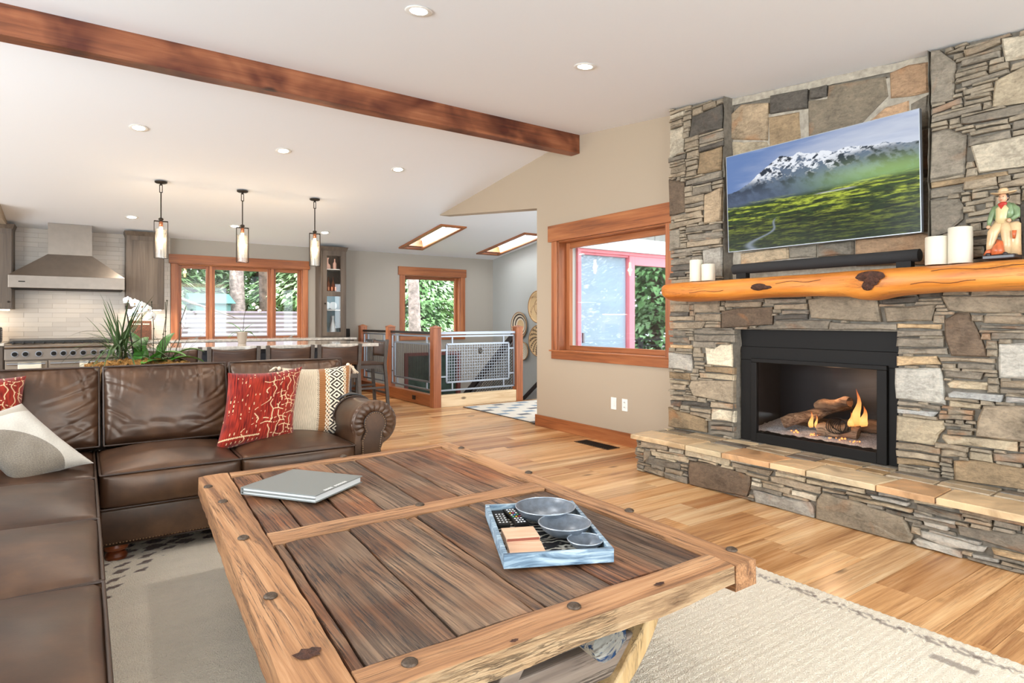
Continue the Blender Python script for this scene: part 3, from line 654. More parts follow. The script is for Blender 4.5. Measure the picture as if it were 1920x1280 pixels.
('t',[(3.224,1.26),(3.224,1.334),(2.981,1.334),(2.981,1.258)]),
('t',[(2.928,1.298),(2.933,1.333),(2.622,1.335),(2.627,1.297)]),
('g',[(2.59,1.316),(2.596,1.354),(2.286,1.345),(2.286,1.318)]),
('t',[(3.474,1.128),(3.474,1.18),(3.109,1.191),(3.147,1.134)]),
('t',[(3.474,1.191),(3.474,1.23),(3.224,1.234),(3.224,1.197)]),
]
RECESS=[
('o',[(2.939,2.612),(2.947,2.808),(2.849,2.858),(2.621,2.806),(2.625,2.529)]),
('e',[(2.939,2.462),(2.939,2.595),(2.633,2.522),(2.589,2.44),(2.603,2.389)]),
('b',[(2.611,2.449),(2.62,2.7),(2.381,2.675),(2.369,2.394)]),
('d',[(2.601,2.717),(2.601,2.851),(2.319,2.815),(2.319,2.679)]),
('d',[(2.306,2.743),(2.306,2.814),(2.186,2.804),(2.19,2.72)]),
('m',[(2.314,2.478),(2.319,2.731),(2.186,2.708),(2.175,2.793),(1.815,2.739),(1.799,2.61),(1.975,2.469)]),
('O',[(1.782,2.59),(1.788,2.75),(1.684,2.765),(1.575,2.745),(1.572,2.565),(1.659,2.568)]),
('O',[(1.961,2.406),(1.958,2.461),(1.815,2.547),(1.678,2.55),(1.678,2.433)]),
('g',[(1.665,2.346),(1.669,2.522),(1.575,2.553),(1.572,2.35)]),
('n',[(1.603,2.055),(1.603,2.351),(1.569,2.349),(1.569,2.048)]),
('g',[(1.603,1.738),(1.603,2.041),(1.566,2.034),(1.566,1.733)]),
('o',[(2.851,1.623),(2.851,1.711),(2.462,1.722),(2.458,1.643)]),
('g',[(2.451,1.642),(2.451,1.719),(2.257,1.719),(2.257,1.634)]),
('g',[(2.244,1.633),(2.244,1.72),(2.004,1.722),(2.004,1.628)]),
('O',[(1.994,1.552),(1.997,1.725),(1.597,1.726),(1.572,1.713),(1.572,1.528)]),
]
HEARTH=[
('n',[(2.918,-0.001),(2.928,0.089),(2.913,0.177),(2.656,0.189),(2.425,0.167),(2.421,0.102),(2.449,0.025),(2.788,-0.002)]),
('e',[(3.289,0.149),(3.294,0.186),(2.928,0.197),(2.933,0.154)]),
('c',[(3.11,0.208),(3.11,0.233),(2.976,0.239),(2.981,0.211)]),
('e',[(2.961,0.207),(2.961,0.252),(2.579,0.246),(2.588,0.201)]),
('t',[(3.394,0.195),(3.394,0.241),(3.125,0.245),(3.125,0.215)]),
('t',[(3.36,0.018),(3.349,0.053),(3.156,0.051),(3.156,0.011)]),
('g',[(3.146,-0.003),(3.151,0.044),(2.937,0.049),(2.937,-0.001)]),
('g',[(3.349,0.074),(3.355,0.123),(3.005,0.14),(3.005,0.093)]),
('c',[(2.571,0.238),(2.571,0.258),(2.222,0.267),(2.229,0.247)]),
('t',[(2.563,0.203),(2.567,0.23),(2.266,0.23),(2.288,0.193)]),
('t',[(2.449,0.164),(2.457,0.184),(2.295,0.184),(2.295,0.164)]),
('t',[(2.207,0.25),(2.207,0.268),(1.873,0.263),(1.873,0.245)]),
('e',[(2.244,0.207),(2.244,0.234),(2.041,0.233),(2.048,0.205)]),
('t',[(2.273,0.162),(2.28,0.193),(2.2,0.206),(1.949,0.198),(1.952,0.156)]),
('e',[(2.034,0.206),(2.034,0.231),(1.873,0.231),(1.873,0.208)]),
('c',[(2.41,0.145),(2.41,0.159),(2.344,0.155),(2.344,0.142)]),
('c',[(2.41,0.111),(2.41,0.131),(2.34,0.132),(2.34,0.111)]),
('t',[(2.333,0.113),(2.333,0.142),(2.13,0.15),(2.137,0.109)]),
('c',[(2.13,0.114),(2.13,0.139),(1.975,0.14),(1.978,0.106)]),
('l',[(2.386,-0.002),(2.402,0.082),(2.014,0.093),(1.991,0.057),(1.988,0.003)]),
('t',[(2.995,0.119),(2.995,0.138),(2.93,0.139),(2.93,0.124)]),
('t',[(3.36,0.08),(3.36,0.172),(3.296,0.175),(3.296,0.13)]),
('m',[(1.978,-0.01),(1.971,0.114),(1.937,0.169),(1.754,0.166),(1.495,0.138),(1.449,0.049),(1.462,0.009),(1.506,-0.017)]),
('l',[(1.435,0.005),(1.451,0.024),(1.43,0.042),(1.227,0.033),(1.227,-0.009)]),
('l',[(1.414,0.056),(1.414,0.088),(1.124,0.085),(1.138,0.059),(1.296,0.035)]),
('l',[(1.375,0.091),(1.375,0.106),(1.147,0.106),(1.151,0.089)]),
('l',[(1.39,0.124),(1.398,0.145),(1.286,0.146),(1.286,0.125)]),
('g',[(1.246,0.116),(1.251,0.162),(0.914,0.198),(0.914,0.097)]),
('e',[(1.446,0.229),(1.449,0.251),(1.266,0.255),(1.261,0.239)]),
('g',[(1.43,0.194),(1.435,0.224),(1.227,0.219),(1.217,0.188),(1.256,0.187)]),
('l',[(1.441,0.158),(1.445,0.176),(1.256,0.18),(1.256,0.164)]),
('l',[(1.621,0.23),(1.621,0.25),(1.468,0.252),(1.468,0.234)]),
('l',[(1.65,0.204),(1.662,0.219),(1.468,0.222),(1.47,0.204)]),
('e',[(1.779,0.17),(1.779,0.189),(1.451,0.19),(1.451,0.175)]),
('e',[(1.937,0.21),(1.937,0.235),(1.692,0.244),(1.692,0.219)]),
('t',[(1.237,0.229),(1.239,0.244),(0.914,0.25),(0.914,0.23)]),
('y',[(1.097,0.063),(1.106,0.09),(0.914,0.1),(0.914,0.066)]),
('g',[(1.203,0.006),(1.208,0.022),(1.022,0.02),(1.018,0.003)]),
('l',[(1.179,0.023),(1.184,0.035),(1.074,0.046),(1.074,0.03)]),
('t',[(1.271,0.259),(1.273,0.27),(1.138,0.276),(1.138,0.262)]),
('t',[(1.937,0.183),(1.937,0.196),(1.802,0.199),(1.805,0.185)]),
('g',[(1.039,-0.005),(1.018,0.023),(0.914,0.027),(0.914,-0.009)]),
]
PAL={'d':srgb(104,96,86),'n':srgb(122,100,78),'b':srgb(164,136,98),'c':srgb(214,198,170),'e':srgb(198,178,144),'o':srgb(208,178,138),'O':srgb(196,154,112),'l':srgb(188,180,166),'L':srgb(214,208,194),
     'g':srgb(146,134,116),'t':srgb(172,152,124),'m':srgb(150,134,110),'r':srgb(160,92,62),'y':srgb(206,172,124),'w':srgb(176,176,172),'W':srgb(244,226,192)}
def inpoly(p,a,b):
    r=False; n=len(p)
    for i in range(n):
        x1,y1=p[i]; x2,y2=p[(i+1)%n]
        if (y1>b)!=(y2>b) and a<(x2-x1)*(b-y1)/(y2-y1)+x1: r=not r
    return r
def area(p): return abs(sum(p[i][0]*p[(i+1)%len(p)][1]-p[(i+1)%len(p)][0]*p[i][1] for i in range(len(p))))/2
def stone_geo(mb,poly,mp,depth,back,rough=.006):
    # rough-faced stone: back ring, front ring, raised inset ring
    n=len(poly); cx=sum(p[0] for p in poly)/n; cy=sum(p[1] for p in poly)/n
    pts=[]
    for i in range(n):                       # break long edges once for an uneven outline
        a=poly[i]; b=poly[(i+1)%n]; pts.append(a); L=math.dist(a,b)
        if n<=5 and L>.12:
            k=2 if L>.3 else 1
            for q in range(1,k+1):
                f=q/(k+1); j=min(.004,L*.03); pts.append((a[0]+(b[0]-a[0])*f+rng.uniform(-j,j),a[1]+(b[1]-a[1])*f+rng.uniform(-j,j)))
    n=len(pts); hh=min(max(p[0] for p in pts)-min(p[0] for p in pts),max(p[1] for p in pts)-min(p[1] for p in pts)); ins=min(.012,hh*.22)
    def tow(p,d):
        v=(cx-p[0],cy-p[1]); L=max(math.hypot(*v),1e-6); d=min(d,L*.4); return (p[0]+v[0]/L*d,p[1]+v[1]/L*d)
    vs=[mp(*p,-back) for p in pts]+[mp(*p,depth-.008-rng.uniform(0,rough)) for p in pts]+[mp(*tow(p,ins),depth+rng.uniform(-rough,rough)) for p in pts]+[mp(cx,cy,depth+rng.uniform(-rough*.5,rough))]
    fs=[]
    for i in range(n):
        j=(i+1)%n; fs+=[(i,j,n+j,n+i),(n+i,n+j,2*n+j,2*n+i),(2*n+i,2*n+j,3*n)]
    mb.add(vs,fs)
def strip_fill(polys,a0,a1,b0,b1,hole=None,top=None,cell=.01,hs=(.022,.030,.038,.048,.058),seed=3,jag=.015,hi=.45):
    r=random.Random(seed); na=int((a1-a0)/cell); nb=int((b1-b0)/cell); occ=np.zeros((nb,na),bool)
    A=a0+(np.arange(na)+.5)*cell; B=b0+(np.arange(nb)+.5)*cell
    for p in polys:
        lo=max(0,int((min(q[0] for q in p)-a0)/cell)-1); hi_=min(na,int((max(q[0] for q in p)-a0)/cell)+2)
        bl=max(0,int((min(q[1] for q in p)-b0)/cell)-1); bh=min(nb,int((max(q[1] for q in p)-b0)/cell)+2)
        for j in range(bl,bh):
            for i in range(lo,hi_):
                if inpoly(p,A[i],B[j]): occ[j,i]=True
    for j in range(nb):
        for i in range(na):
            if (top and B[j]>top(A[i])) or (hole and hole(A[i],B[j])): occ[j,i]=True
    out=[]
    for j in range(nb):
        i=0
        while i<na:
            if occ[j,i]: i+=1; continue
            best=None; H=r.choice(hs); Lmax=r.uniform(.16,hi)
            for h in [H]+sorted(hs,reverse=True):
                hc=max(2,round(h/cell))
                if j+hc>nb: continue
                k=i
                while k<na and not occ[j:j+hc,k].any() and (k-i)*cell<Lmax: k+=1
                if (k-i)*cell>=max(.05,1.2*h) : best=(hc,k); break
            if best is None:
                occ[j,i]=True; i+=1; continue
            hc,k=best
            if k<na-1 and na-k<5 and not occ[j:j+hc,k:].any(): k=na
            occ[j:j+hc,i:k]=True
            x0,x1,y0,y1=a0+i*cell,a0+k*cell,b0+j*cell,b0+(j+hc)*cell; g=.002
            t1,t2=r.uniform(-.004,.004),r.uniform(-.004,.004)
            if i==0: x0+=r.uniform(-jag,jag)
            if k==na: x1+=r.uniform(-jag,jag)
            c=r.choice('gggggttttttegd')
            out.append((c,[(x0+g,y0+g),(x1-g,y0+g+t1*.3),(x1-g-r.uniform(0,.008),y1-g+t2*.5),(x0+g+r.uniform(0,.008),y1-g)]))
            i=k
    return out
def lay(parent,lst,mp,depth,back,limit=300,name='stone'):
    lst=sorted(lst,key=lambda s:-area(s[1])); rest=MB(); n=0
    for c,p in lst:
        col=PAL[c]; j=rng.uniform(.66,.96); gy=sum(col)/3; col=tuple(min(1,(x*.82+gy*.18)*j) for x in col)
        d=depth+rng.uniform(-.008,.010)
        if n<limit:
            mb=MB(); stone_geo(mb,p,mp,d,back); o=mb.build(name,M['stone'],parent,color=col,fix=True); n+=1
        else: stone_geo(rest,p,mp,d,back)
    if rest.v: meta(rest.build('small_stones',M['stone'],parent,color=PAL['g']),kind='stuff')
    return n
XP=4.05
fp=thing('stone_fireplace','floor-to-ceiling fieldstone chimney breast around the black gas fire','fireplace',(4.14,2.2,.29))
NEAR=.40
m=MB()
def pm(y0,y1,z0,z1f,x): m.prism([(x,y0,z0),(x,y1,z0),(x,y1,z1f(y1)),(x,y0,z1f(y0))],(WX-x-.001,0,0))
ct=lambda y: cz(y)-.002
pm(2.945,3.462,1.13,ct,4.085); pm(NEAR+.01,1.535,1.13,ct,4.085); pm(1.535,2.945,1.42,ct,4.165); pm(1.535,2.945,1.13,lambda y:1.47,4.085)
pm(2.86,3.462,.0,lambda y:1.13,4.085); pm(NEAR+.01,1.713,.0,lambda y:1.13,4.085); pm(1.713,2.86,.0,lambda y:.29,4.085)
m.build('mortar_bed',M['mortar'],fp,fix=False)
def roughbox(name,mat,parent,fn,nu,nv,amp,seed=0):
    q=MB()
    def g(u,v):
        p=Vector(fn(u,v)); return p+Vector((noise.noise(p*9+Vector((seed,0,0))),noise.noise(p*11+Vector((0,seed,5))),noise.noise(p*10)))*amp
    q.grid(g,nu,nv); return q.build(name,mat,parent,smooth=True)
# parged returns of the recess and of the firebox
roughbox('mortar_return',M['mortar'],fp,lambda u,v:(4.052+u*.115,2.936-u*.012,1.48+v*(cz(2.93)-1.48)),6,60,.010)
roughbox('mortar_return',M['mortar'],fp,lambda u,v:(4.052+u*.115,1.54,1.48+v*(cz(1.53)-1.48)),6,60,.006)
roughbox('mortar_return',M['mortar'],fp,lambda u,v:(4.055+u*.11,2.858-u*.01,.29+v*.84),8,50,.014,3)
roughbox('mortar_band',M['mortar_light'],fp,lambda u,v:(4.148-v*.0,1.56+u*1.37,cz(1.56+u*1.37)-.055+v*.053),60,2,.004,3)
mpP=lambda a,b,d:(4.085-.0-d,a,b)
hole=lambda a,b:(1.713<a<2.862 and b<1.132) or (1.532<a<2.938 and b>1.46)
pp=[p for c,p in PIER]
fill=strip_fill(pp,NEAR,3.48,.29,3.02,hole,lambda a:cz(a)-.008,seed=11)
n=lay(fp,PIER+fill,mpP,.033,.01,limit=296)
rc=thing('recessed_stone_panel','recessed panel of big tan and rust stones behind the television','stonework',(4.16,2.2,1.48))
mpR=lambda a,b,d:(4.165-d,a,b)
hidden=[('g',[(2.0,1.80),(2.4,1.78),(2.42,2.1),(1.98,2.14)]),('b',[(2.45,1.78),(2.86,1.78),(2.86,2.12),(2.45,2.10)]),('e',[(1.6,1.8),(1.96,1.8),(1.95,2.3),(1.6,2.34)]),('m',[(2.0,2.17),(2.42,2.14),(2.4,2.36),(2.0,2.38)]),('n',[(2.46,2.14),(2.86,2.16),(2.86,2.42),(2.46,2.4)])]
lay(rc,RECESS+hidden,mpR,.03,.01)
m=MB(); m.box(4.150,1.54,1.49,4.166,2.94,cz(1.54)-.06).build('mortar_joints',M['mortar_light'],rc,fix=False)

# raised hearth
h=thing('raised_hearth','low raised stone hearth with tan flagstone top running along the chimney breast','hearth',(3.85,2.0,0))
m=MB(); m.box(3.645,NEAR,.0,4.085,3.43,.262).box(4.085,3.3,0,WX-.001,3.455,.262).build('mortar_bed',M['mortar'],h,fix=False)
mpH=lambda a,b,d:(3.645-d,a,b)
def clampb(p): return [(a,max(.002,min(.256,b))) for a,b in p]
HE=[(c,clampb(p)) for c,p in HEARTH]
fill=strip_fill([p for c,p in HE],NEAR,3.44,.003,.255,seed=5,hs=(.022,.03,.04),hi=.35)
lay(h,HE+fill,mpH,.03,.01)
# far end of the hearth
mpE=lambda a,b,d:(a,3.43+d,b)
lay(h,strip_fill([],3.63,4.22,.003,.255,seed=9),mpE,.022,.01)
mpT=lambda a,b,d:(a,b,.262+d)
front=[]; y=NEAR
r2=random.Random(4)
edges=[.40,.80,1.33,1.62,2.02,2.26,2.62,2.93,3.475]
fc=['O','o','O','e','o','O','e','o','c']
for i in range(len(edges)-1):
    a,b=edges[i],edges[i+1]; s0=.0 if i==0 else (.02 if i%2 else -.015); s1=(.02 if (i+1)%2 else -.015)
    front.append((fc[i],[(3.585,a+.004),(3.585,b-.004),(3.84+.02*((i*7)%3-1),b-.004-s1),(3.84+.02*((i*5)%3-1),a+.004-s0)]))
back=[]; y=NEAR; i=0
while y<3.45:
    L=r2.choice([.16,.2,.26,.32]); y2=min(y+L,3.475)
    x1=4.07 if not(1.72<y<2.85) else 4.145
    back.append((r2.choice('gdmebt'),[(3.868,y+.007),(3.868+r2.uniform(-.008,.02),y2-.007),(3.965,y2-.007+r2.uniform(-.01,.01)),(3.965,y+.007)]))
    back.append((r2.choice('gdmett'),[(3.978,y+.007+r2.uniform(0,.03)),(3.978,y2-.007),(x1,y2-.007),(x1,y+.012)])); y=y2
back.append(('c',[(4.09,3.30),(4.225,3.30),(4.225,3.475),(4.09,3.475)]))
def flag(p,c,name='flagstone'):
    mb=MB(); n=len(p); pts=[]
    for k in range(n):
        a=p[k]; b=p[(k+1)%n]; pts.append(a); L=math.dist(a,b)
        if L>.1:
            kk=3 if L>.25 else 1
            for q in range(1,kk+1):
                f=q/(kk+1); pts.append((a[0]+(b[0]-a[0])*f+rng.uniform(-.005,.005),a[1]+(b[1]-a[1])*f))
    n=len(pts); cx=sum(q[0] for q in pts)/n; cy=sum(q[1] for q in pts)/n
    ins=lambda q:(q[0]+(cx-q[0])*.03,q[1]+(cy-q[1])*.03)
    vs=[(q[0],q[1],.255) for q in pts]+[(q[0],q[1],.285) for q in pts]+[(*ins(q),.290+rng.uniform(-.0012,.0012)) for q in pts]
    fs=[tuple(range(n)),tuple(range(3*n-1,2*n-1,-1))]
    for k in range(n): j=(k+1)%n; fs+=[(k,j,n+j,n+k),(n+k,n+j,2*n+j,2*n+k)]
    mb.add(vs,fs); mb.build(name,M['flag'],h,color=PAL[c])
t=NT('flagstone'); oi=t.n.new('ShaderNodeObjectInfo'); v=t.coords((1,1,1)); n1=t.noise(v,4,5,.6,1.2); n2=t.noise(v,40,4,.6)
c=t.mix(1.0,oi.outputs['Color'],t.ramp(n1,[(.35,(.7,.68,.66)),(.5,(1,1,1)),(.65,(1.25,1.2,1.15))]),'MULTIPLY'); t.color(c); t.bump(n2,.35,.006); t.set(t.ramp(n1,[(.4,(.28,)*3),(.6,(.5,)*3)]),0,.5); M['flag']=t.mat
for c,p in front+back: flag(p,c)
MB().box(3.60,NEAR,.262,4.15,3.47,.280).build('grout_bed',M['mortar_light'],h,fix=False)

# gas insert
g=thing('gas_fireplace','black metal gas fireplace with burning logs behind glass','fireplace insert',(4.15,2.3,.29))
m=MB(); m.box(4.142,1.715,1.0,4.15,2.858,1.131).build('upper_plate',M['black'],g,fix=False,bevel=.002)
m=MB(); X0=4.13
m.box(X0,1.735,.9,4.15,2.84,1.0).box(X0,2.74,.292,4.15,2.84,.9).box(X0,1.735,.292,4.15,1.79,.9).build('surround',M['black'],g,fix=False,bevel=.003)
m=MB(); X1=4.105
m.box(X1,1.79,.885,4.14,2.74,.915).box(X1,2.695,.292,4.14,2.74,.885).box(X1,1.79,.292,4.14,1.85,.885).box(X1,1.85,.292,4.14,2.695,.362).build('door_frame',M['black'],g,fix=False,bevel=.004)
m=MB(); m.box(4.122,1.85,.362,4.126,2.695,.885).build('glass_panel',M['fireglass'],g,fix=False)
m=MB(); m.box(4.56,1.75,.30,4.57,2.78,.95).box(4.14,1.74,.30,4.57,1.75,.95).box(4.14,2.78,.30,4.57,2.79,.95).box(4.14,1.74,.94,4.57,2.79,.95).box(4.14,1.74,.30,4.57,2.79,.33).build('firebox',M['firebox'],g,fix=False)
M['ash']=plain('ember_bed',srgb(196,192,186),.95,var=.4,scale=120,bump=1,dist=.01)
q=MB(); q.grid(lambda u,v:(4.15+v*.4,1.77+u*1.0,.375+.05*v+.012*noise.noise((u*25,v*12,0))),60,24); meta(q.build('ember_bed',M['ash'],g,smooth=True),kind='stuff')
M['log']=wood('fire_log_bark',srgb(84,62,46),srgb(140,108,80),srgb(190,156,120),'y',22,2.5,.85,1,cracks=.5,dist=.01)
M['logend']=plain('cut_log_end',srgb(176,128,84),.8,var=.2,scale=40)
def logm(p,q,r,nm='log'):
    p=Vector(p); q=Vector(q); pts=[p.lerp(q,k/8)+Vector((0,0,.008*math.sin(k*1.3))) for k in range(9)]
    o=MB().tube(pts,[r*(1+.1*math.sin(k*2.1)) for k in range(9)],12).build(nm,M['log'],g,smooth=50)
    MB().tube([p+(p-q).normalized()*.002,p],[r*.85,r*.9],12).build('log_end',M['logend'],o)
logm((4.24,2.56,.44),(4.42,2.16,.62),.042); logm((4.28,2.10,.64),(4.34,2.36,.585),.034); logm((4.45,2.6,.42),(4.47,1.95,.47),.045)
logm((4.26,2.30,.42),(4.30,2.05,.44),.05,'log')
m=MB()
for k in range(9): m.tube([(4.23+.01*math.sin(a*3+k),2.17+.065*math.cos(a)*(1-k*.05)-.008*k,.475+.06*math.sin(a)*(1-k*.05)) for a in [j*math.pi/10 for j in range(20)]],.0028,5,closed=True)
m.build('glowing_coil',M['bronze'],g,fix=False)
t=NT('flame'); v=t.coords((1,1,1),False); sep=t.n.new('ShaderNodeSeparateXYZ'); tc=t.n.new('ShaderNodeTexCoord'); t.l(tc.outputs['Generated'],sep.inputs[0])
c=t.ramp(sep.outputs[2],[(0,(1,.36,.08)),(.35,(1,.50,.14)),(1,(1,.16,.02))]); t.color((0,0,0)); t.l(c,t.b.inputs['Emission Color']); t.b.inputs['Emission Strength'].default_value=1.35
al=t.ramp(sep.outputs[2],[(0,(.25,)*3),(.15,(.95,)*3),(.5,(.75,)*3),(1,(.05,)*3)]); t.l(al,t.b.inputs['Alpha']); M['flame']=t.mat
def flame(y,x,z,hh,w):
    pts=[(x,y+.012*math.sin(k*.9)*hh*4,z+hh*k/8) for k in range(9)]
    MB().tube(pts,[w*s for s in (.7,1,.95,.8,.62,.45,.3,.16,.03)],10).build('flame',M['flame'],g,smooth=True)
flame(2.035,4.25,.49,.25,.028); flame(2.00,4.27,.49,.14,.026); flame(2.065,4.23,.485,.10,.02); flame(2.335,4.22,.44,.12,.017); flame(2.31,4.24,.44,.10,.010)
M['ember']=emit('ember_glow',(1,.26,.06),2.2)
for i in range(26):
    y=rng.choice([2.02,2.1,2.16,2.3,2.45])+rng.uniform(-.03,.03); x=4.17+rng.uniform(0,.06); MB().ball((x,y,.392+.1*(x-4.15)),.006*rng.uniform(.5,1.3),6,4).build('ember',M['ember'],g)
lamp('fire_glow','POINT',(4.25,2.2,.75),2.6,(1,.62,.35),size=.05)

# mantel log
def mant(u,a):
    y=.62+u*(3.315-.62); z0=1.349+.006*math.sin(y*6)+.012*noise.noise((y*3,0,1)); z1=1.492+.006*noise.noise((y*4,2,0))+(.010*(3.3-y)/2)
    # bulges at the knots
    z0-=.030*math.exp(-((y-1.78)/.10)**2)-.012*math.exp(-((y-2.15)/.12)**2); x0=3.725-.015*noise.noise((y*2.5,4,0))-.03*math.exp(-((y-1.72)/.13)**2)
    xm=(x0+4.075)/2; zm=(z0+z1)/2; ca,sa=math.cos(a),math.sin(a); p=3.2
    rx=(4.075-x0)/2; rz=(z1-z0)/2; ex=2/p
    X=xm-math.copysign(abs(ca)**ex,ca)*rx; Z=zm+math.copysign(abs(sa)**ex,sa)*rz
    if u>.97: f=(u-.97)/.03; X=xm+(X-xm)*(1-.25*f*f); Z=zm+(Z-zm)*(1-.28*f*f)+.012*f
    return (X,y+.012*noise.noise((X*9,Z*9,3))*(u>.97),Z)
mt=thing('log_mantel','peeled yellow-orange log mantel shelf with dark knots above the fire','mantel',(3.9,2,1.35))
m=MB(); N=36
vs=[]; K=150
for i in range(K+1):
    for j in range(N): vs.append(mant(i/K,2*math.pi*j/N))
fs=[(i*N+j,i*N+(j+1)%N,(i+1)*N+(j+1)%N,(i+1)*N+j) for i in range(K) for j in range(N)]+[tuple(range(N)),tuple(K*N+j for j in range(N))]
m.add(vs,fs); m.build('log_body',M['mantel'],mt,smooth=True)
def knot(y,z,x,ry,rz,nm='knot'):
    q=MB(); q.grid(lambda u,v:(x-.014*max(0,1-(2*u-1)**2-(2*v-1)**2)-.008*noise.noise((u*9,v*9,y)),y+ry*(2*u-1)*(1+.25*noise.noise((v*4,y,0)))*math.sqrt(max(0.02,1-(2*v-1)**2)),z+rz*(2*v-1)),18,12); q.build(nm,M['knot'],mt,smooth=True)
knot(2.425,1.423,3.722,.055,.024); knot(2.38,1.418,3.722,.05,.014); knot(1.70,1.452,3.695,.085,.030); knot(1.712,1.40,3.695,.035,.030); knot(1.69,1.43,3.690,.045,.035)
for y0,y1,z in ((2.0,2.3,1.445),(1.2,1.5,1.40),(2.7,3.0,1.41),(1.0,1.4,1.465)): MB().tube([(3.718-.0*k,y0+(y1-y0)*k/8,z+.006*math.sin(k*1.1+y0)) for k in range(9)],.0016,5).build('check_crack',M['knot'],mt)
# candles
def candle(y,x,r,h,label,z=1.507):
    t=thing('pillar_candle',label,'candle',(x,y,z)); MB().lathe([(r*.97,0),(r,.004),(r,h-.004),(r*.94,h),(r*.5,h-.006),(.002,h-.007)],(x,y,z),28).build('wax',M['candle'],t,smooth=40); MB().cyl((x,y,z+h-.01),(x,y,z+h+.008),.0015,n=6).build('wick',M['wick'],t)
candle(3.045,3.86,.050,.165,'taller ivory pillar candle at the left end of the mantel',1.497); candle(2.935,3.86,.050,.125,'shorter ivory pillar candle at the left end of the mantel',1.497)
candle(1.425,3.86,.055,.155,'shorter ivory pillar candle right of the television',1.505); candle(1.318,3.87,.056,.195,'taller ivory pillar candle beside the cowboy figurine',1.505)
# soundbar
t=thing('soundbar','long black soundbar resting on the mantel under the television','speaker',(3.93,2.16,1.51))
MB().lathe([(.030,0),(.037,.004),(.037,1.235),(.030,1.24)],(3.95,1.54,1.575),24,axis='y').build('body',M['fabric_black'],t,smooth=50)
for yy in (1.58,2.66): MB().box(3.925,yy,1.506,3.975,yy+.08,1.543).build('foot',M['black'],t,fix=False)
# television
tv=thing('television','wall-mounted flat television showing snowy mountains above a green valley','television',(4.03,2.23,1.72))
TL=R(2.4)
def tvp(y,z,d): return (4.035-.714*0-math.sin(TL)*(z-1.718)-d*math.cos(TL),y,1.718+(z-1.718)*math.cos(TL)-d*math.sin(TL))
def tvbox(y0,y1,z0,z1,d0,d1,nm,mat,bev=0):
    b=[tvp(y0,z0,d0),tvp(y1,z0,d0),tvp(y1,z0,d1),tvp(y0,z0,d1)]; t_=[tvp(y0,z1,d0),tvp(y1,z1,d0),tvp(y1,z1,d1),tvp(y0,z1,d1)]
    return MB().hexa(b,t_).build(nm,mat,tv,bevel=bev)
tvbox(1.566,2.876,1.718,2.436,-.022,.008,'casing',M['black'],.002)
for a in ((1.564,1.569,1.716,2.438),(2.873,2.878,1.716,2.438),(1.569,2.873,1.716,1.721),(1.569,2.873,2.433,2.438)): tvbox(*a,-.02,.0095,'bezel',M['chrome'])
tvbox(2.0,2.4,1.9,2.2,-.085,-.022,'wall_bracket',M['black'])
NX,NY=600,330
me=bpy.data.meshes.new('screen'); u,v=np.meshgrid(np.linspace(0,1,NX),np.linspace(0,1,NY))
Pv=np.array([tvp(2.873-1.304*a,1.721+.712*b,.0092) for b in np.linspace(0,1,NY) for a in np.linspace(0,1,NX)])-np.array(OFF[tv.name])
idx=np.arange(NX*NY).reshape(NY,NX); F=np.stack([idx[:-1,:-1],idx[:-1,1:],idx[1:,1:],idx[1:,:-1]],-1).reshape(-1,4)
me.from_pydata(Pv.tolist(),[],F.tolist())
def fb(x,y,s,o=5,seed=0):
    # cheap value-noise fbm on arrays
    tot=np.zeros_like(x); amp=1; nrm=0
    rs=np.random.RandomState(seed); tab=rs.rand(256,256)
    for k in range(o):
        X=x*s*2**k+17.3*k; Y=y*s*2**k+5.1*k; xi=np.floor(X).astype(int); yi=np.floor(Y).astype(int); fx=X-xi; fy=Y-yi; fx=fx*fx*(3-2*fx); fy=fy*fy*(3-2*fy)
        g=lambda a,b: tab[a%256,b%256]
        tot+=amp*((g(xi,yi)*(1-fx)+g(xi+1,yi)*fx)*(1-fy)+(g(xi,yi+1)*(1-fx)+g(xi+1,yi+1)*fx)*fy); nrm+=amp; amp*=.55
    return tot/nrm
def L3(a,b,f): return np.array(a)[None,None]*(1-f[...,None])+np.array(b)[None,None]*f[...,None]
S=lambda x,a,b: np.clip((x-a)/(b-a),0,1)**2*(3-2*np.clip((x-a)/(b-a),0,1))
sky=L3(srgb(104,132,184),srgb(206,212,226),S(u*.55+(1-v)*.35+.5*(fb(u*1.0,v*3,3,5,1)-.45),.05,.75)); sky=sky+(.10*S(fb(u+.3*v,v*4,2.2,5,2),.5,.75))[...,None]
pts=[(0,.60),(.08,.63),(.16,.70),(.24,.79),(.33,.885),(.38,.86),(.44,.885),(.5,.835),(.56,.85),(.62,.815),(.70,.835),(.78,.80),(.86,.79),(.93,.765),(1,.745)]
prof=np.interp(u,[p[0] for p in pts],[p[1] for p in pts])+.035*(fb(u,v*0,22,4,4)-.5)
far=.645+.0*u
rid=fb(u*1.6+.6*v,v*1.0-.3*u,16,6,5); rd=1-np.abs(2*rid-1); rd2=1-np.abs(2*fb(u*1.3-.8*v,v*1.2,24,5,15)-1); snow=S(rd*.55+rd2*.35+.9*(v-prof)-.02,.56,.72)*S(v-.05*fb(u,v*0,14,3,3),.60,.70)*(1-.85*S(u,.55,.75)*S(.80-v,0,.06))
rock=L3(srgb(40,50,66),srgb(96,112,136),S(rid,.3,.7)); mount=rock*(1-snow[...,None])+np.array(srgb(238,242,250))[None,None]*snow[...,None]
hz_=S(.66-v,-.02,.14); mount=mount*(1-.75*hz_[...,None])+L3(srgb(78,92,118),srgb(120,160,96),S(u,.3,.9))*(.75*hz_[...,None])
img=np.where((v>prof)[...,None],sky,mount)
vt=.50+.06*(u-.4)+.02*(fb(u,v*0,6,3,7)-.5); dd=S(vt-v,-.015,.05)
st_=fb(u*1.2,v*7,9,6,8); dk=fb(u*2,v*6,22,5,10)
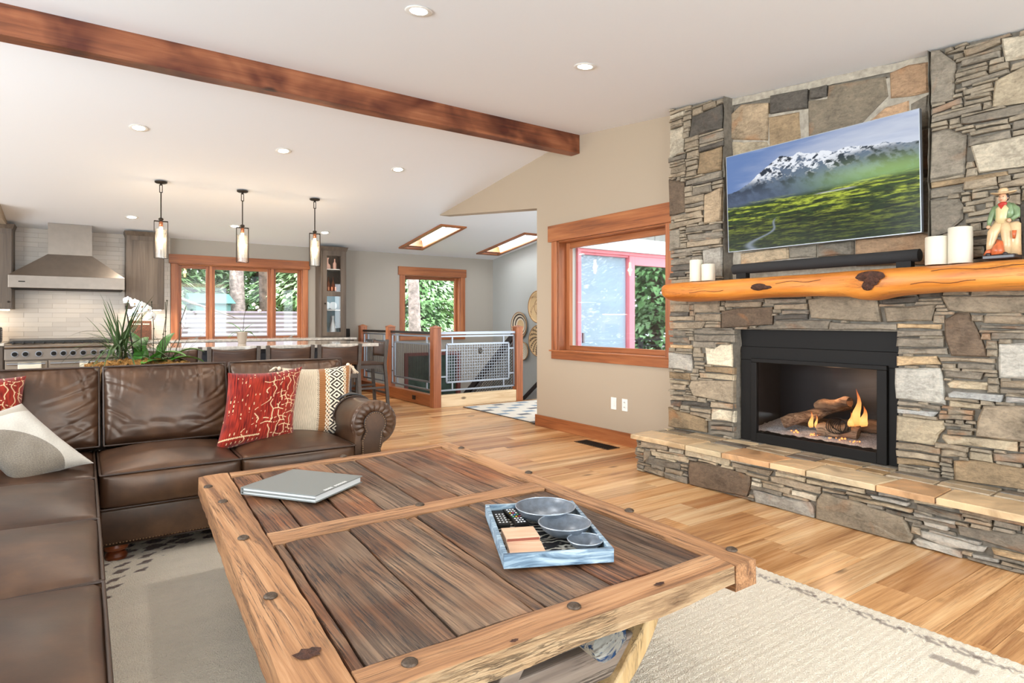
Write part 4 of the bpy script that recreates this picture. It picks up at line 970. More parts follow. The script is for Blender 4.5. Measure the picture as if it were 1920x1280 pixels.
val=L3(srgb(42,62,20),srgb(168,182,58),S(st_,.42,.68)*(.35+.65*S(v,.05,.42))); val=val*(.35+.9*S(dk,.3,.62))[...,None]; 
fg=S(.30-v+.05*(fb(u,v*0,18,3,12)-.5),-.02,.05); val=val*(1-.45*fg[...,None])
road=np.exp(-((u-(.16+.16*S(v,.03,.28)-.03*np.sin(v*30)))/(.006+.02*(1-S(v,0,.22))))**2)*S(.3-v,0,.05); val=val*(1-road[...,None])+np.array(srgb(130,140,150))[None,None]*road[...,None]
lake=np.exp(-((v-(.455+.03*(u-.55)))/.006)**2)*S(u,.5,.56)*S(.74-u,0,.05); val=val+lake[...,None]*.45
img=img*(1-dd[...,None])+val*dd[...,None]
glow=np.exp(-((u-.85)/.35)**2-((v-.60)/.10)**2); img=img+glow[...,None]*np.array((.16,.22,.06))[None,None]
setcol(me,np.clip(img,0,1).reshape(-1,3)); M['screen']=vcol('lit_screen',.2,0,emis=.58,spec=.1); sc=link('screen',me,M['screen'],tv)
# outlets and floor vent
for y,l,tg in ((4.322,'white switch-style outlet plate on the beige wall, nearer the hallway',0),(4.172,'white duplex outlet plate on the beige wall, nearer the hearth',1)):
    t=thing('wall_outlet',l,'outlet',(WX,y,.39)); MB().box(WX-.006,y-.036,.33,WX,y+.036,.447).build('cover_plate',M['white_plastic'],t,fix=False,bevel=.002)
    if tg:
        for z in (.367,.413): MB().lathe([(.017,0),(.017,.003),(.001,.003)],(WX-.009,y,z),16,axis='x').build('socket',M['white_plastic'],t); MB().box(WX-.0105,y-.008,z-.004,WX-.008,y-.005,z+.006).box(WX-.0105,y+.005,z-.004,WX-.008,y+.008,z+.006).build('slot',M['black'],t,fix=False)
    else: MB().box(WX-.010,y-.015,.36,WX-.006,y+.015,.42).build('rocker',M['white_plastic'],t,fix=False,bevel=.001); 
t=thing('floor_vent','bronze floor register set into the planks beside the baseboard','vent',(4.03,4.36,0)); MB().box(3.965,4.13,0,4.125,4.60,.004).build('vent_plate',M['bronze'],t,fix=False)
for k in range(14): MB().box(3.985,4.15+k*.031,.004,4.105,4.166+k*.031,.007).build('louvre',M['black'],t,fix=False)
# downlights
for x,y,l in ((1.552,3.143,'recessed ceiling downlight nearest the camera, left of the chimney side'),(2.841,3.181,'recessed ceiling downlight between beam and stone chimney'),(.40,6.42,'recessed ceiling downlight beyond the beam, leftmost of its row'),(1.661,6.44,'recessed ceiling downlight beyond the beam, middle of its row'),(2.936,6.47,'recessed ceiling downlight beyond the beam, rightmost of its row'),(.503,9.31,'recessed ceiling downlight near the range hood'),(1.744,9.34,'recessed ceiling downlight behind the middle pendant'),(3.008,9.29,'recessed ceiling downlight above the glass cabinet'),(5.5,8.6,None)):
    z=cz(y); sl=math.atan(.105 if y<4.89 else -.1361)
    if l:
        t=thing('recessed_downlight',l,'ceiling light',(x,y,z))
        a=MB().lathe([(.048,-.001),(.075,-.001),(.078,-.004),(.074,-.007),(.05,-.005)],(0,0,0),28,caps=False).build('trim_ring',M['white_plastic'],t,smooth=50,world=False); b=MB().lathe([(.0,-.0035),(.05,-.0035)],(0,0,0),28).build('lens',M['downlight'],t,world=False,fix=False)
        t.rotation_euler=(sl,0,0)
        lamp('downlight_lamp','SPOT',(x,y,z-.03),30 if y<5 else 26,(1,.95,.88) if y<5 else (1,.90,.78),(0,0,0),.05,spot_size=R(150),spot_blend=.8)
# ------------------------------------------------------------------ sofa
so=thing('sectional_sofa','large brown leather sectional sofa with loose cushions and nailhead trim','sofa',(0,3.6,0))
def puff(name,c,size,e=.20,crown=.05,wr=.01,seed=0,n=34,lean=0,parent=so,mat='leather',front=0,fold=0,creases=()):
    # soft cushion: rounded box with crowned faces and creases; c=centre, size=(x,y,z)
    b=bmesh.new(); bmesh.ops.create_cube(b,size=2.0); bmesh.ops.subdivide_edges(b,edges=b.edges[:],cuts=n,use_grid_fill=True)
    sx,sy,sz=[s/2 for s in size]; Rm=Matrix.Rotation(lean,3,'X')
    for v in b.verts:
        x,y,z=v.co; q=Vector((x,y,z))
        # corner rounding by projecting on a box with radius e
        r=min(sx,sy,sz)*e*2; P=Vector((x*sx,y*sy,z*sz)); I=Vector((max(-sx+r,min(sx-r,P.x)),max(-sy+r,min(sy-r,P.y)),max(-sz+r,min(sz-r,P.z))))
        d=P-I
        if d.length>1e-6: P=I+d.normalized()*r
        cx=(1-abs(x)**2.4); cy=(1-abs(y)**2.4); cz_=(1-abs(z)**2.4)
        if abs(z)>.98: P.z+=math.copysign(crown*cx*cy,z)
        if abs(y)>.98: P.y+=math.copysign((front or crown*.4)*cx*cz_,y)
        if abs(x)>.98: P.x+=math.copysign(crown*.15*cy*cz_,x)
        w=noise.noise(Vector((P.x*3.1+seed,P.y*3.1,P.z*2.3)))*.9+noise.ridged_multi_fractal(Vector((P.x*5+seed,P.y*5,P.z*4)),1.0,2.1,3,1.0,2.0)*.22
        nrm=Vector((x**9,y**9,z**9)); nrm=nrm.normalized() if nrm.length>1e-3 else Vector((0,0,0))
        P+=nrm*w*wr*.65
        if fold:
            # creases fanning from the two upper corners and hanging from the top seam
            for sgn in (-1,1):
                dx=(x*sgn-1)*sx; dz=(z-1)*sz; rr=math.hypot(dx,dz); an=math.atan2(-dz,-dx)
                P+=nrm*fold*.8*math.sin(an*11+seed)*math.exp(-(rr/.34)**2)*min(1,rr/.06)
                dz2=(z+1)*sz; rr=math.hypot(dx,dz2); an=math.atan2(dz2,-dx); P+=nrm*fold*.7*math.sin(an*9+seed*2)*math.exp(-(rr/.28)**2)*min(1,rr/.06)
            P+=Vector((0,nrm.y,0))*fold*math.sin(x*15+2.2*math.sin(z*2+seed)+seed)*max(0,z+.1)**1.5*(1-.3*abs(x))*.8
        if creases and y<-.97:
            for (ax,az,bx_,bz,wd,dp) in creases:
                ex,ez=(bx_-ax)*sx,(bz-az)*sz; px_,pz_=(x-ax)*sx,(z-az)*sz; tt=max(0,min(1,(px_*ex+pz_*ez)/(ex*ex+ez*ez))); bend=.012*math.sin(tt*3.1); dx,dz=px_-ex*tt,pz_-ez*tt
                sd=(px_*ez-pz_*ex)/math.hypot(ex,ez)+bend; dd=math.hypot(sd,max(0,math.hypot(dx,dz)-abs(sd))); f=math.sin(math.pi*min(1,tt*.85+.15))**.6 if tt>0 else .3
                P.y+=.62*dp*f*(math.exp(-(dd/wd)**2)-.55*math.exp(-((abs(dd)-wd*2.0)/(wd*1.3))**2))
        v.co=Vector(c)+Rm@P-OFF[parent.name]
    me=bpy.data.meshes.new(name); b.to_mesh(me); b.free(); me.materials.append(M[mat]); o=link(name,me,None,parent,smooth=True)
    def at(x,y,z): return Vector(c)+Rm@Vector((x*sx,y*sy,z*sz))
    return o,at
def rrect(at,fix,val,a,b,inset=.985,k=6,rad=.12):
    pts=[]
    for (sx,sy,st_) in ((1,1,0),(-1,1,90),(-1,-1,180),(1,-1,270)):
        for i in range(k+1):
            t_=R(st_+90*i/k); x=sx*(inset-rad*a)+rad*a*math.cos(t_); y=sy*(inset-rad*b)+rad*b*math.sin(t_)
            pts.append(at(x,y,val) if fix=='z' else at(x,val,y))
    return pts
def seat(x0,x1,y0,y1,z0,z1,seed,crown=.055):
    o,at=puff('seat_cushion',((x0+x1)/2,(y0+y1)/2,(z0+z1)/2),(x1-x0,y1-y0,z1-z0),.16,crown,.006,seed,fold=0)
    for zz in (.93,-.93): MB().tube(rrect(at,'z',zz,.18,.18,1.0),.0055,6,closed=True).build('piping',M['piping'],o,smooth=True)
    return o
seat(.062,.70,3.55,4.25,.275,.455,1); seat(.705,1.335,3.55,4.25,.275,.455,2)
seat(-.78,.045,3.52,4.25,.275,.455,3,.045); seat(-.78,.045,2.80,3.515,.275,.455,4); seat(-.78,.045,2.12,2.795,.275,.455,5); seat(-.78,.045,1.42,2.115,.275,.455,6); seat(-.78,.045,.72,1.415,.275,.455,7)
CR={}
for sd_ in (11,12.5,14.1):
    rr_=random.Random(int(sd_*10)); L_=[]
    for k in range(7): a=-.8+k*.26+rr_.uniform(-.07,.07); L_.append((a,.97,a+rr_.uniform(-.16,.16),.97-rr_.uniform(.3,.95),.009,rr_.uniform(.007,.015)))
    for k in range(5): z_=-.7+k*.33; L_.append((.99,z_+.25,.99-rr_.uniform(.3,.8),z_-rr_.uniform(.1,.35),.010,rr_.uniform(.006,.012)))
    for k in range(4): z_=-.6+k*.35; L_.append((-.99,z_+.2,-.99+rr_.uniform(.2,.6),z_-rr_.uniform(.1,.3),.010,rr_.uniform(.005,.010)))
    for k in range(4): a=-.6+k*.4+rr_.uniform(-.1,.1); L_.append((a-.1,-.45+rr_.uniform(-.1,.1),a+.3,-.8+rr_.uniform(-.1,.2),.016,.006))
    CR[sd_]=L_
def backc(x0,x1,seed,y=4.30,h=.46,th=.22,z=.685):
    o,at=puff('back_cushion',((x0+x1)/2,y,z),(x1-x0,th,h),.20,.012,.011,seed,lean=R(-14),front=.05,fold=.0015,n=84,creases=CR[seed])
    for yy in (-.90,): MB().tube(rrect(at,'y',yy,.12,.16,.985),.0055,6,closed=True).build('piping',M['piping'],o,smooth=True)
    return o
backc(.085,.745,11); backc(.755,1.50,12.5); backc(-.66,.075,14.1)
# frame
def fr(x0,y0,z0,x1,y1,z1,nm='base_rail',bev=.02):
    o=MB().box(x0,y0,z0,x1,y1,z1).build(nm,M['leather'],so,fix=False,bevel=bev,seg=3); o.data.shade_smooth(); return o
fr(.052,3.585,.085,1.36,3.70,.275); fr(-.80,.7,.085,.052,3.62,.275); fr(-.80,3.62,.085,1.36,4.72,.272,'base_body')
fr(-1.15,4.45,.085,1.58,4.74,.80,'back_frame',.05); fr(-1.15,.7,.085,-.80,4.45,.80,'back_frame',.05)
def nails(name,pts,parent,r=.0042,sp=.014):
    m=MB()
    for a,b in zip(pts,pts[1:]):
        a=Vector(a); b=Vector(b); L=(b-a).length; k=max(1,int(L/sp))
        for i in range(k): m.ball(a.lerp(b,i/k),r,6,3)
    return meta(m.build(name,M['nail'],parent,smooth=True,fix=False),kind='stuff')
nails('nailhead_trim',[(.06,3.583,.103),(1.34,3.583,.103)],so); nails('nailhead_trim',[(.054,1.3,.103),(.054,3.57,.103)],so)
MB().tube([(.06,3.583,.094),(1.34,3.583,.094)],.004,6).build('piping',M['piping'],so,smooth=True)
# rolled arm with scroll front
arm=MB(); K=40; cx,czz,rr=1.462,.565,.128
def armsec(y,sw=1.0):
    pts=[(1.345,y,.09)]
    pts+=[(1.345,y,.09+(.44-.09)*k/4) for k in (1,2,3,4)]
    for k in range(0,27):
        a=R(205-k*10.4); r_=rr*sw*(1+.10*max(0,(k-12)/14)) ; pts.append((cx+r_*math.cos(a)*(1.0 if math.cos(a)<0 else 1.12),y,czz+r_*math.sin(a)))
    pts+=[(1.51,y,.40),(1.525,y,.30),(1.525,y,.09)]
    return pts
secs=[(3.60,.93),(3.585,.97),(3.60,1.04),(3.625,1.05),(3.66,1.02),(3.70,1.0)]+[(3.70+.1*k,1.0+.008*math.sin(k*2.0)) for k in range(1,11)]
ring=[armsec(y+.0,s) for y,s in secs[1:]]
vs=[]; [vs.extend(r) for r in ring]; n_=len(ring[0])
fs=[(i*n_+j,i*n_+(j+1)%n_,(i+1)*n_+(j+1)%n_,(i+1)*n_+j) for i in range(len(ring)-1) for j in range(n_)]+[tuple(reversed(range(n_))),tuple((len(ring)-1)*n_+j for j in range(n_))]
arm.add(vs,fs); ao=arm.build('rolled_arm',M['leather'],so,smooth=45)
# scroll: pleated band around a flat panel
pl=MB()
for k in range(15):
    a0=R(215-k*18.0); a1=R(215-(k+1)*18.0); am=(a0+a1)/2; r1,r0=rr*1.10,.072
    def P(a,r,y): return (cx+.006+r*math.cos(a)*(1 if math.cos(a)<0 else 1.08),y,czz+r*math.sin(a))
    pl.add([P(a0,r1,3.60),P(am,r1,3.598),P(a1,r1,3.60),P(a0+.03,(r0+r1)/2,3.575),P(am,(r0+r1)/2,3.560),P(a1-.03,(r0+r1)/2,3.575),P(a0,r0,3.582),P(am,r0,3.576),P(a1,r0,3.582)],[(0,1,4,3),(1,2,5,4),(3,4,7,6),(4,5,8,7)])
pl.build('pleated_scroll',M['leather'],so,smooth=60,fix=False)
pn=[(1.375,.09),(1.50,.09),(1.50,.40)]+[(cx+.008+.070*math.cos(R(a)),czz+.070*math.sin(R(a))) for a in range(-50,215,12)]+[(1.385,.47)]
MB().prism([(x,3.574,z) for x,z in pn],(0,.03,0)).build('arm_panel',M['leather'],so,fix=True,bevel=.004)
nails('nailhead_trim',[(x*.94+cx*.06,3.572,z if z<.1 else z-.004) for x,z in pn[1:]]+[(1.392,3.572,.09)],so,.0045,.013)
MB().tube([(x,3.574,z) for x,z in pn],.005,6).build('piping',M['piping'],so,smooth=True)
MB().tube([(cx+.0+rr*1.04*math.cos(R(a))*(1 if math.cos(R(a))<0 else 1.12),3.93,czz+rr*1.03*math.sin(R(a))) for a in range(-60,206,10)],.005,6).build('piping',M['piping'],so,smooth=True)
for x,y in ((.13,3.64),(1.45,3.66),(-.7,1.3),(.02,1.3),(-.9,4.6),(1.4,4.6)):
    MB().lathe([(.03,0),(.045,.006),(.050,.028),(.040,.045),(.030,.052),(.050,.060),(.056,.075),(.050,.09)],(x,y,0),24).build('bun_foot',M['bunwood'],so,smooth=40)
# charcoal throw on the back of the arm
th=thing('throw_blanket','charcoal throw folded over the back half of the rolled sofa arm','throw',(1.46,4.1,.7))
q=MB(); q.grid(lambda u,v:(cx-.002+(rr+.010+.004*noise.noise((u*6,v*5,1)))*math.cos(R(225-u*250))*(1.0 if math.cos(R(225-u*250))<0 else 1.1),3.955+v*.50+.012*math.sin(u*7),czz+(rr+.012)*math.sin(R(225-u*250))),40,20); o=q.build('cloth',M['greyleather'],th,smooth=True)
md=o.modifiers.new('s','SOLIDIFY'); md.thickness=.008; md.offset=1

# ------------------------------------------------------------------ throw pillows
def pillow(label,c,w,h,th_,yaw,lean,roll,fn,group=None,n=186,droop=0,rough=.9,bump=.6,bs=420,tassel=None,mat=None,corner=.92,shear=0):
    t=thing('throw_pillow',label,'pillow',tuple(c)); Rm=Matrix.Rotation(yaw,3,'Z')@Matrix.Rotation(lean,3,'X')@Matrix.Rotation(roll,3,'Y')
    V=[];F=[];COL=[]
    for side in (-1,1):
        base=len(V)
        for j in range(n+1):
            for i in range(n+1):
                u,v=i/n,j/n; x=2*u-1; z=2*v-1
                pinch=1-.10*(1-abs(z)**2)*abs(x)**3; pz=1-.10*(1-abs(x)**2)*abs(z)**3
                tt=(max(0,(1-x**4))*max(0,(1-z**4)))**.55
                yy=side*th_/2*tt+.010*noise.noise((x*2.5+c[0]*9,z*2.5,side*2.0))*tt
                p=Vector((x*w/2*pinch+shear*z*h/2,yy,z*h/2*pz)); 
                if droop: p.z-=droop*max(0,x)**2*max(0,z)*.0; p.y-=droop*(max(0,abs(x)-.6)*max(0,z-.3))
                V.append(tuple(Rm@p)); COL.append(fn(u,v,side))
        for j in range(n):
            for i in range(n):
                a=base+j*(n+1)+i; F.append((a,a+1,a+n+2,a+n+1) if side<0 else (a,a+n+1,a+n+2,a+1))
    me=bpy.data.meshes.new('cover'); me.from_pydata(V,[],F); setcol(me,np.clip(np.array(COL),0,1))
    link('cover',me,mat or M['textile'],t,smooth=True)
    if tassel:
        for (x,z,dx,dz) in tassel:
            m=MB()
            for k in range(16):
                p0=Vector((x*w/2*.98,0,z*h/2*.98)); m.tube([Rm@(p0+Vector((rng.uniform(-.006,.006),rng.uniform(-.006,.006),0))),Rm@(p0+Vector((dx*.5+rng.uniform(-.012,.012),rng.uniform(-.015,.015),dz*.4)))+Vector((0,0,.0)),Rm@(p0+Vector((dx+rng.uniform(-.02,.02),rng.uniform(-.02,.02),dz)))+Vector((0,-.01,-.03))],.0026,5)
            for k in range(1): m.ball(Rm@Vector((x*w/2*.98,0,z*h/2*.98)),.014,8,6)
            meta(m.build('tassel',M['tassel'],t,world=False,fix=False),kind='stuff')
    return t
M['textile']=vcol('woven_textile',.92,.7,420,.003,spec=.15,sheen=.2)
M['hide']=vcol('hair_hide',.6,.8,500,.004,spec=.3,sheen=.4)
M['tassel']=plain('cream_tassel',srgb(226,206,180),.9)
red=np.array(srgb(172,52,30)); red2=np.array(srgb(140,34,22)); cream=np.array(srgb(232,196,150))
def hsh(a,b): return (math.sin(a*127.1+b*311.7)*43758.5453)%1
def red_fn(flip=False):
    def fn(u,v,s):
        if flip: u=1-u
        c=red*(.78+.5*noise.noise((u*60,v*9,1.0)))+ (red2-red)*(.5+.5*noise.noise((u*4,v*4,5)))
        # wandering vertical cream threads on the right, broken cross stitches, dashes on the left
        for k,x0 in enumerate((.60,.70,.79,.88,.955)):
            x=x0+.018*math.sin(v*21+k*2)+.010*math.sin(v*47+k)+.05*(v-.5)*0
            if abs(u-x)<.0055 and hsh(round(v*40),k)>.12: return cream
        for k in range(18):
            vv=.05+k*.054+.012*math.sin(u*30+k); a=.45+.5*hsh(k,3); b=a+.12+.2*hsh(k,7)
            if abs(v-vv)<.0045 and a<u<b and hsh(round(u*60),k)>.25: return cream
        gx,gy=round(u*15),round(v*13); 
        if u<.52 and hsh(gx,gy)>.60 and abs(u*19-round(u*19)-.2*math.sin(v*9))<.10 and abs(v*17-round(v*17))<.26 and hsh(round(u*19),round(v*17))>.45: return cream*.95
        if abs(u-(.22+.5*v+.06*math.sin(v*25)))<.007 and hsh(round(v*60),2)>.35: return cream*.95
        if abs(v-.12)<.005+.006*abs(math.sin(u*120)) and u<.5: return cream*.9
        return c
    return fn
def woven(u,v,s):
    cr=np.array(srgb(226,206,176)); br=np.array(srgb(168,112,66)); dk=np.array(srgb(44,30,24))
    if u<.46:
        w_=math.sin(u*260+1.5*math.sin(v*40)); return cr*(.80+.16*w_+.10*noise.noise((u*60,v*20,0)))
    def braid(uc,wd,fr=70):
        d=abs(u-uc)
        if d<wd: return (dk if math.sin(v*fr*3+ (u-uc)*400)>.1 else np.array(srgb(236,214,184)))
    for uc in (.475,.965):
        b=braid(uc,.014)
        if b is not None: return b
    if u<.575: return br*(.85+.2*math.sin(v*230))
    if u<.63 or .84<u<.89:
        return (np.array(srgb(236,214,184)) if math.sin(u*150)*math.sin(v*110)>-.1 else dk if math.sin(u*90+v*90)>.2 else br)
    if u<.84:
        q=(v*6.5)%1; du=abs(u-.735)/.105; dv=abs(q-.5)*2; d=du+dv
        return dk if (d*1.55+.1)%1<.5 else np.array(srgb(238,222,196))
    return br*(.85+.2*math.sin(v*230))
def hide_fn(u,v,s):
    c=np.array(srgb(214,204,188))*(.90+.12*noise.noise((u*70,v*70,0)))
    if s<0 and ((u-.22)/.52)**2+((v-.28)/.42)**2<1 and v<.78: c=np.array(srgb(150,136,118))*(.80+.35*noise.noise((u*80,v*80,3)))
    if v>.86: c=np.array(srgb(176,160,138))*(.9+.1*noise.noise((u*70,v*70,0)))
    return c
pillow('red kilim pillow with cream stitching on the middle of the sofa',(.880,3.92,.672),.45,.46,.16,R(4),R(-18),R(-2),red_fn(),shear=.27)
pillow('woven cream and brown pillow with diamond band and tassels by the sofa arm',(1.262,4.04,.665),.46,.48,.15,R(-4),R(-18),R(-1),woven,tassel=[(-1,1,-.045,.02),(1,1,.05,-.03)],shear=.10)
pillow('red kilim pillow at the far left corner of the sofa',(-.46,4.08,.71),.42,.42,.15,R(8),R(-18),R(2),red_fn())
pillow('cream and grey-brown hide pillow lying against the left corner of the sofa',(-.25,3.72,.612),.30,.41,.13,R(4),R(-32),R(-14),hide_fn,mat=M['hide'],shear=-.45)

# ------------------------------------------------------------------ living room rug
rg=thing('area_rug','large cream wool rug with dark brown lozenge marks under the coffee table','rug',(.9,2.0,0))
x0,x1,y0,y1=-.75,2.66,-.35,3.95; nx,ny=330,400
U,Vv=np.meshgrid(np.linspace(x0,x1,nx),np.linspace(y0,y1,ny)); base=np.array(srgb(246,232,208))[None,None]*(.93+.10*fb(U,Vv,16,4,3)[...,None]+.06*(fb(U*.3,Vv,60,2,5)-.5)[...,None])
def mark(M_,strength=1): 
    global base; base=base*(1-M_[...,None]*strength)+np.array(srgb(86,52,34))[None,None]*M_[...,None]*strength
msk=np.zeros_like(U); jit=.012*(fb(U,Vv,40,2,8)-.5)
# bands of stepped lozenges across the far end
th0=R(31); al=U*math.cos(th0)+Vv*math.sin(th0); pe=-U*math.sin(th0)+Vv*math.cos(th0)
for k in range(6):
    b0=2.655+k*.070; ph=((al+.055*(k%2))/.125)%1; d=np.abs(ph-.5)*2*.060+np.abs(pe-b0+jit*1.2)*2.6
    seg=(al<1.70+.135*k); msk=np.maximum(msk,((d<.050)&seg).astype(float))
msk=np.maximum(msk,((Vv>3.66)&(Vv<3.9)&((np.sin(U*46)+np.sin(Vv*70))>.2)).astype(float)); mark(msk,.92)
# border chain at the right edge
for off in (0,1):
    xc=x1-.085+.018*np.sin(Vv*38+off*math.pi)+jit; mark((np.abs(U-xc)<.0105).astype(float)*(fb(U,Vv,55,2,2)>.42),.62)
mark(((np.abs(U-(x1-.20))<.022)&(Vv<.93)&(np.sin(Vv*16)>.0)).astype(float),.6)
mark(((np.abs(U-(x0+.12))<.02)).astype(float),.6)
me=bpy.data.meshes.new('pile'); Z=.014+.004*(fb(U,Vv,45,3,6)-.5)+.002*(np.sin(Vv*2*math.pi/.028)); Z[0]=Z[-1]=0.001; Z[:,0]=.001; Z[:,-1]=.001
ex=.004*(fb(U*0+7,Vv,30,2,4)-.5); PX=U.copy(); PX[:,-1]+=ex[:,-1]*4; PX[:,0]+=ex[:,0]*4
Pv=np.stack([PX,Vv,Z],-1).reshape(-1,3)-np.array(OFF[rg.name]); idx=np.arange(nx*ny).reshape(ny,nx); F=np.stack([idx[:-1,:-1],idx[:-1,1:],idx[1:,1:],idx[1:,:-1]],-1).reshape(-1,4)
me.from_pydata(Pv.tolist(),[],F.tolist()); setcol(me,base.reshape(-1,3)); M['wool']=vcol('shaggy_wool',.95,1.0,170,.012,spec=.1,sheen=.3); link('pile',me,M['wool'],rg,smooth=True)
# landing runner
rn=thing('hall_rug','cream and slate blue patterned rug on the landing behind the wall','rug',(5.2,6.5,0))
nx,ny=180,130; X0,X1,Y0,Y1=4.28,6.4,5.67,7.30; U,Vv=np.meshgrid(np.linspace(X0,X1,nx),np.linspace(Y0,Y1,ny)); base=np.array(srgb(222,214,200))[None,None]*(.95+.08*fb(U,Vv,20,3,3)[...,None])
gx=((U-X0)*2.4)%1; gy=((Vv-Y0)*5.5); row=np.floor(gy)%2; blk=((gx+.5*row)%1<.42)&((gy%1)<.62); bl=np.where((np.floor((U-X0)*2.4)+np.floor(gy))%3==0,1,0)
base=np.where(blk[...,None],np.where(bl[...,None]>0,np.array(srgb(92,92,96)),np.array(srgb(120,140,156))),base)
edge=(U-X0<.02)|(Vv-Y0<.02)|(Y1-Vv<.02); base=np.where(edge[...,None],np.array(srgb(70,60,52)),base)
me=bpy.data.meshes.new('pile'); Pv=np.stack([U,Vv,np.full_like(U,.008)],-1).reshape(-1,3)-np.array(OFF[rn.name]); idx=np.arange(nx*ny).reshape(ny,nx); F=np.stack([idx[:-1,:-1],idx[:-1,1:],idx[1:,1:],idx[1:,:-1]],-1).reshape(-1,4)
me.from_pydata(Pv.tolist(),[],F.tolist()); setcol(me,base.reshape(-1,3)); o=link('pile',me,M['textile'],rn); md=o.modifiers.new('s','SOLIDIFY'); md.thickness=.008; md.offset=-1

# ------------------------------------------------------------------ coffee table
ZT=.47
ct_=thing('coffee_table','huge reclaimed-wood coffee table with iron studs and dark inset planks','coffee table',(1.05,2.15,0))
CD,CC,CB,CA=Vector((.314,1.137)),Vector((1.694,1.110)),Vector((1.803,3.221)),Vector((.435,3.183))
def TT(u,v,z):
    p=(CD*(1-u)+CC*u)*(1-v)+(CA*(1-u)+CB*u)*v; return Vector((p.x,p.y,z))
def tboard(name,u0,u1,v0,v1,zb,zt,mat,seed=0,amp=.003,n=(4,30),edge=.004,col=None,axis='v',parent=ct_,low=0,side=None):
    # plank whose top and sides undulate slightly
    nu,nv=n; V=[];F=[]
    prof=[(0,0),(0,1),(.5,1),(1,1),(1,0)] 
    ring=[]; us=[0]+[i/nu for i in range(nu+1)]+[1]
    rows=[]
    for j in range(nv+1):
        f=j/nv; row=[]
        for i,a in enumerate(us):
            bot=(i==0 or i==len(us)-1)
            if axis=='v': u=u0+(u1-u0)*a; v=v0+(v1-v0)*f
            else: u=u0+(u1-u0)*f; v=v0+(v1-v0)*a
            p=TT(u,v,0); z=zb if bot else zt
            s=Vector((p.x*6+seed,p.y*6,seed)); d=noise.noise(s)*amp
            if not bot: z+=d+(.0 if 0<i-1<nu else -edge*.5)
            else: z+=low*noise.noise(Vector((p.x*3.5,p.y*3.5,seed)))
            e=noise.noise(Vector((p.x*8,p.y*8,seed+9)))*edge
            if a in (0,1):
                sg=1 if a==0 else -1
                if axis=='v': p.x+=sg*(abs(e)+(edge*.3 if not bot else 0))
                else: p.y+=sg*(abs(e)+(edge*.3 if not bot else 0))
            row.append(len(V)); V.append((p.x,p.y,z))
        rows.append(row)
    m_=len(us)
    for j in range(nv):
        for i in range(m_-1): F.append((rows[j][i],rows[j][i+1],rows[j+1][i+1],rows[j+1][i]))
        F.append((rows[j][m_-1],rows[j][0],rows[j+1][0],rows[j+1][m_-1]))
    F.append(tuple(reversed(rows[0]))); F.append(tuple(rows[-1]))
    mb=MB(); mb.add(V,F)
    if side:
        k=0
        for j in range(nv):
            mb.m[j*m_]=1
        mat=[mat,M[side]]
    return mb.build(name,mat,parent,smooth=35,color=col)
tboard('side_rail',0,.098,0,1,.385,ZT,M['tableframe'],1,n=(4,60),edge=.007,low=.012); tboard('side_rail',.925,1,0,1,.39,ZT,M['tableframe'],2,n=(4,60),edge=.008,low=.012)
tboard('end_rail',.099,.924,0,.052,.405,ZT,M['tableframe_x'],3,axis='u',n=(4,50),edge=.006,low=.018,side='worn_edge'); tboard('end_rail',.099,.924,.962,1,.40,ZT,M['tableframe_x'],4,axis='u',n=(4,50),edge=.004)
tboard('middle_rail',.099,.924,.468,.522,.42,ZT+.001,M['tableframe_x'],5,axis='u',n=(4,50),edge=.004)
def planks(v0,v1,cuts,cols,s):
    for k in range(len(cuts)-1):
        g=.0022; tboard('plank',cuts[k]+g,cuts[k+1]-g,v0+.001,v1-.001,.43,ZT-.006+.003*((k*7)%3-1),M['tableplank'],s+k,amp=.0035,n=(6,44),edge=.003,col=cols[k])
gb=(.82,.80,.80); wb=(1.15,1.0,.9); lb=(1.45,1.22,1.02); nb_=(1.0,.96,.92)
planks(.053,.467,[.100,.125,.285,.445,.475,.64,.79,.923],[lb,gb,nb_,lb,nb_,wb,gb],20)
planks(.523,.961,[.100,.19,.31,.42,.54,.66,.79,.923],[lb,nb_,lb,gb,nb_,wb,lb],40)
for v,k in ((.053,0),(.523,1)): pass
MB().hexa([TT(.09,.045,.418),TT(.93,.045,.418),TT(.93,.965,.418),TT(.09,.965,.418)],[TT(.09,.045,.432),TT(.93,.045,.432),TT(.93,.965,.432),TT(.09,.965,.432)]).build('under_board',M['gap'],ct_)
def stud(x,y,r=.020):
    m=MB(); prof=[(r,0),(r*.98,.003),(r*.8,.006),(r*.45,.009),(r*.05,.0105)]; m.lathe(prof,(x,y,ZT+.001),14); o=m.build('iron_stud',M['stud'],ct_,smooth=60)
for x,y in [(0.444, 2.955), (0.456, 2.678), (0.436, 2.193), (0.403, 1.689), (0.567, 1.191), (1.022, 1.186), (1.085, 2.186), (1.684, 1.192), (1.708, 1.66), (1.137, 3.200), (1.74,2.35),(1.76,3.02)]: stud(x,y,.0185)
# dark knots and a raw chip on the rails
def tdisc(x,y,rx,ry,nm='knot_mark',mat='knot',z=None):
    q=MB(); n=14; q.add([(x+rx*math.cos(2*math.pi*k/n)*(1+.2*math.sin(k*2.3)),y+ry*math.sin(2*math.pi*k/n)*(1+.2*math.cos(k*3.1)),(z or ZT+.0035)) for k in range(n)]+[(x,y,(z or ZT+.0035)+.001)],[(k,(k+1)%n,n) for k in range(n)]); q.build(nm,M[mat],ct_)
tdisc(.80,1.135,.012,.006); tdisc(1.30,1.15,.02,.008); tdisc(.40,1.35,.03,.022)
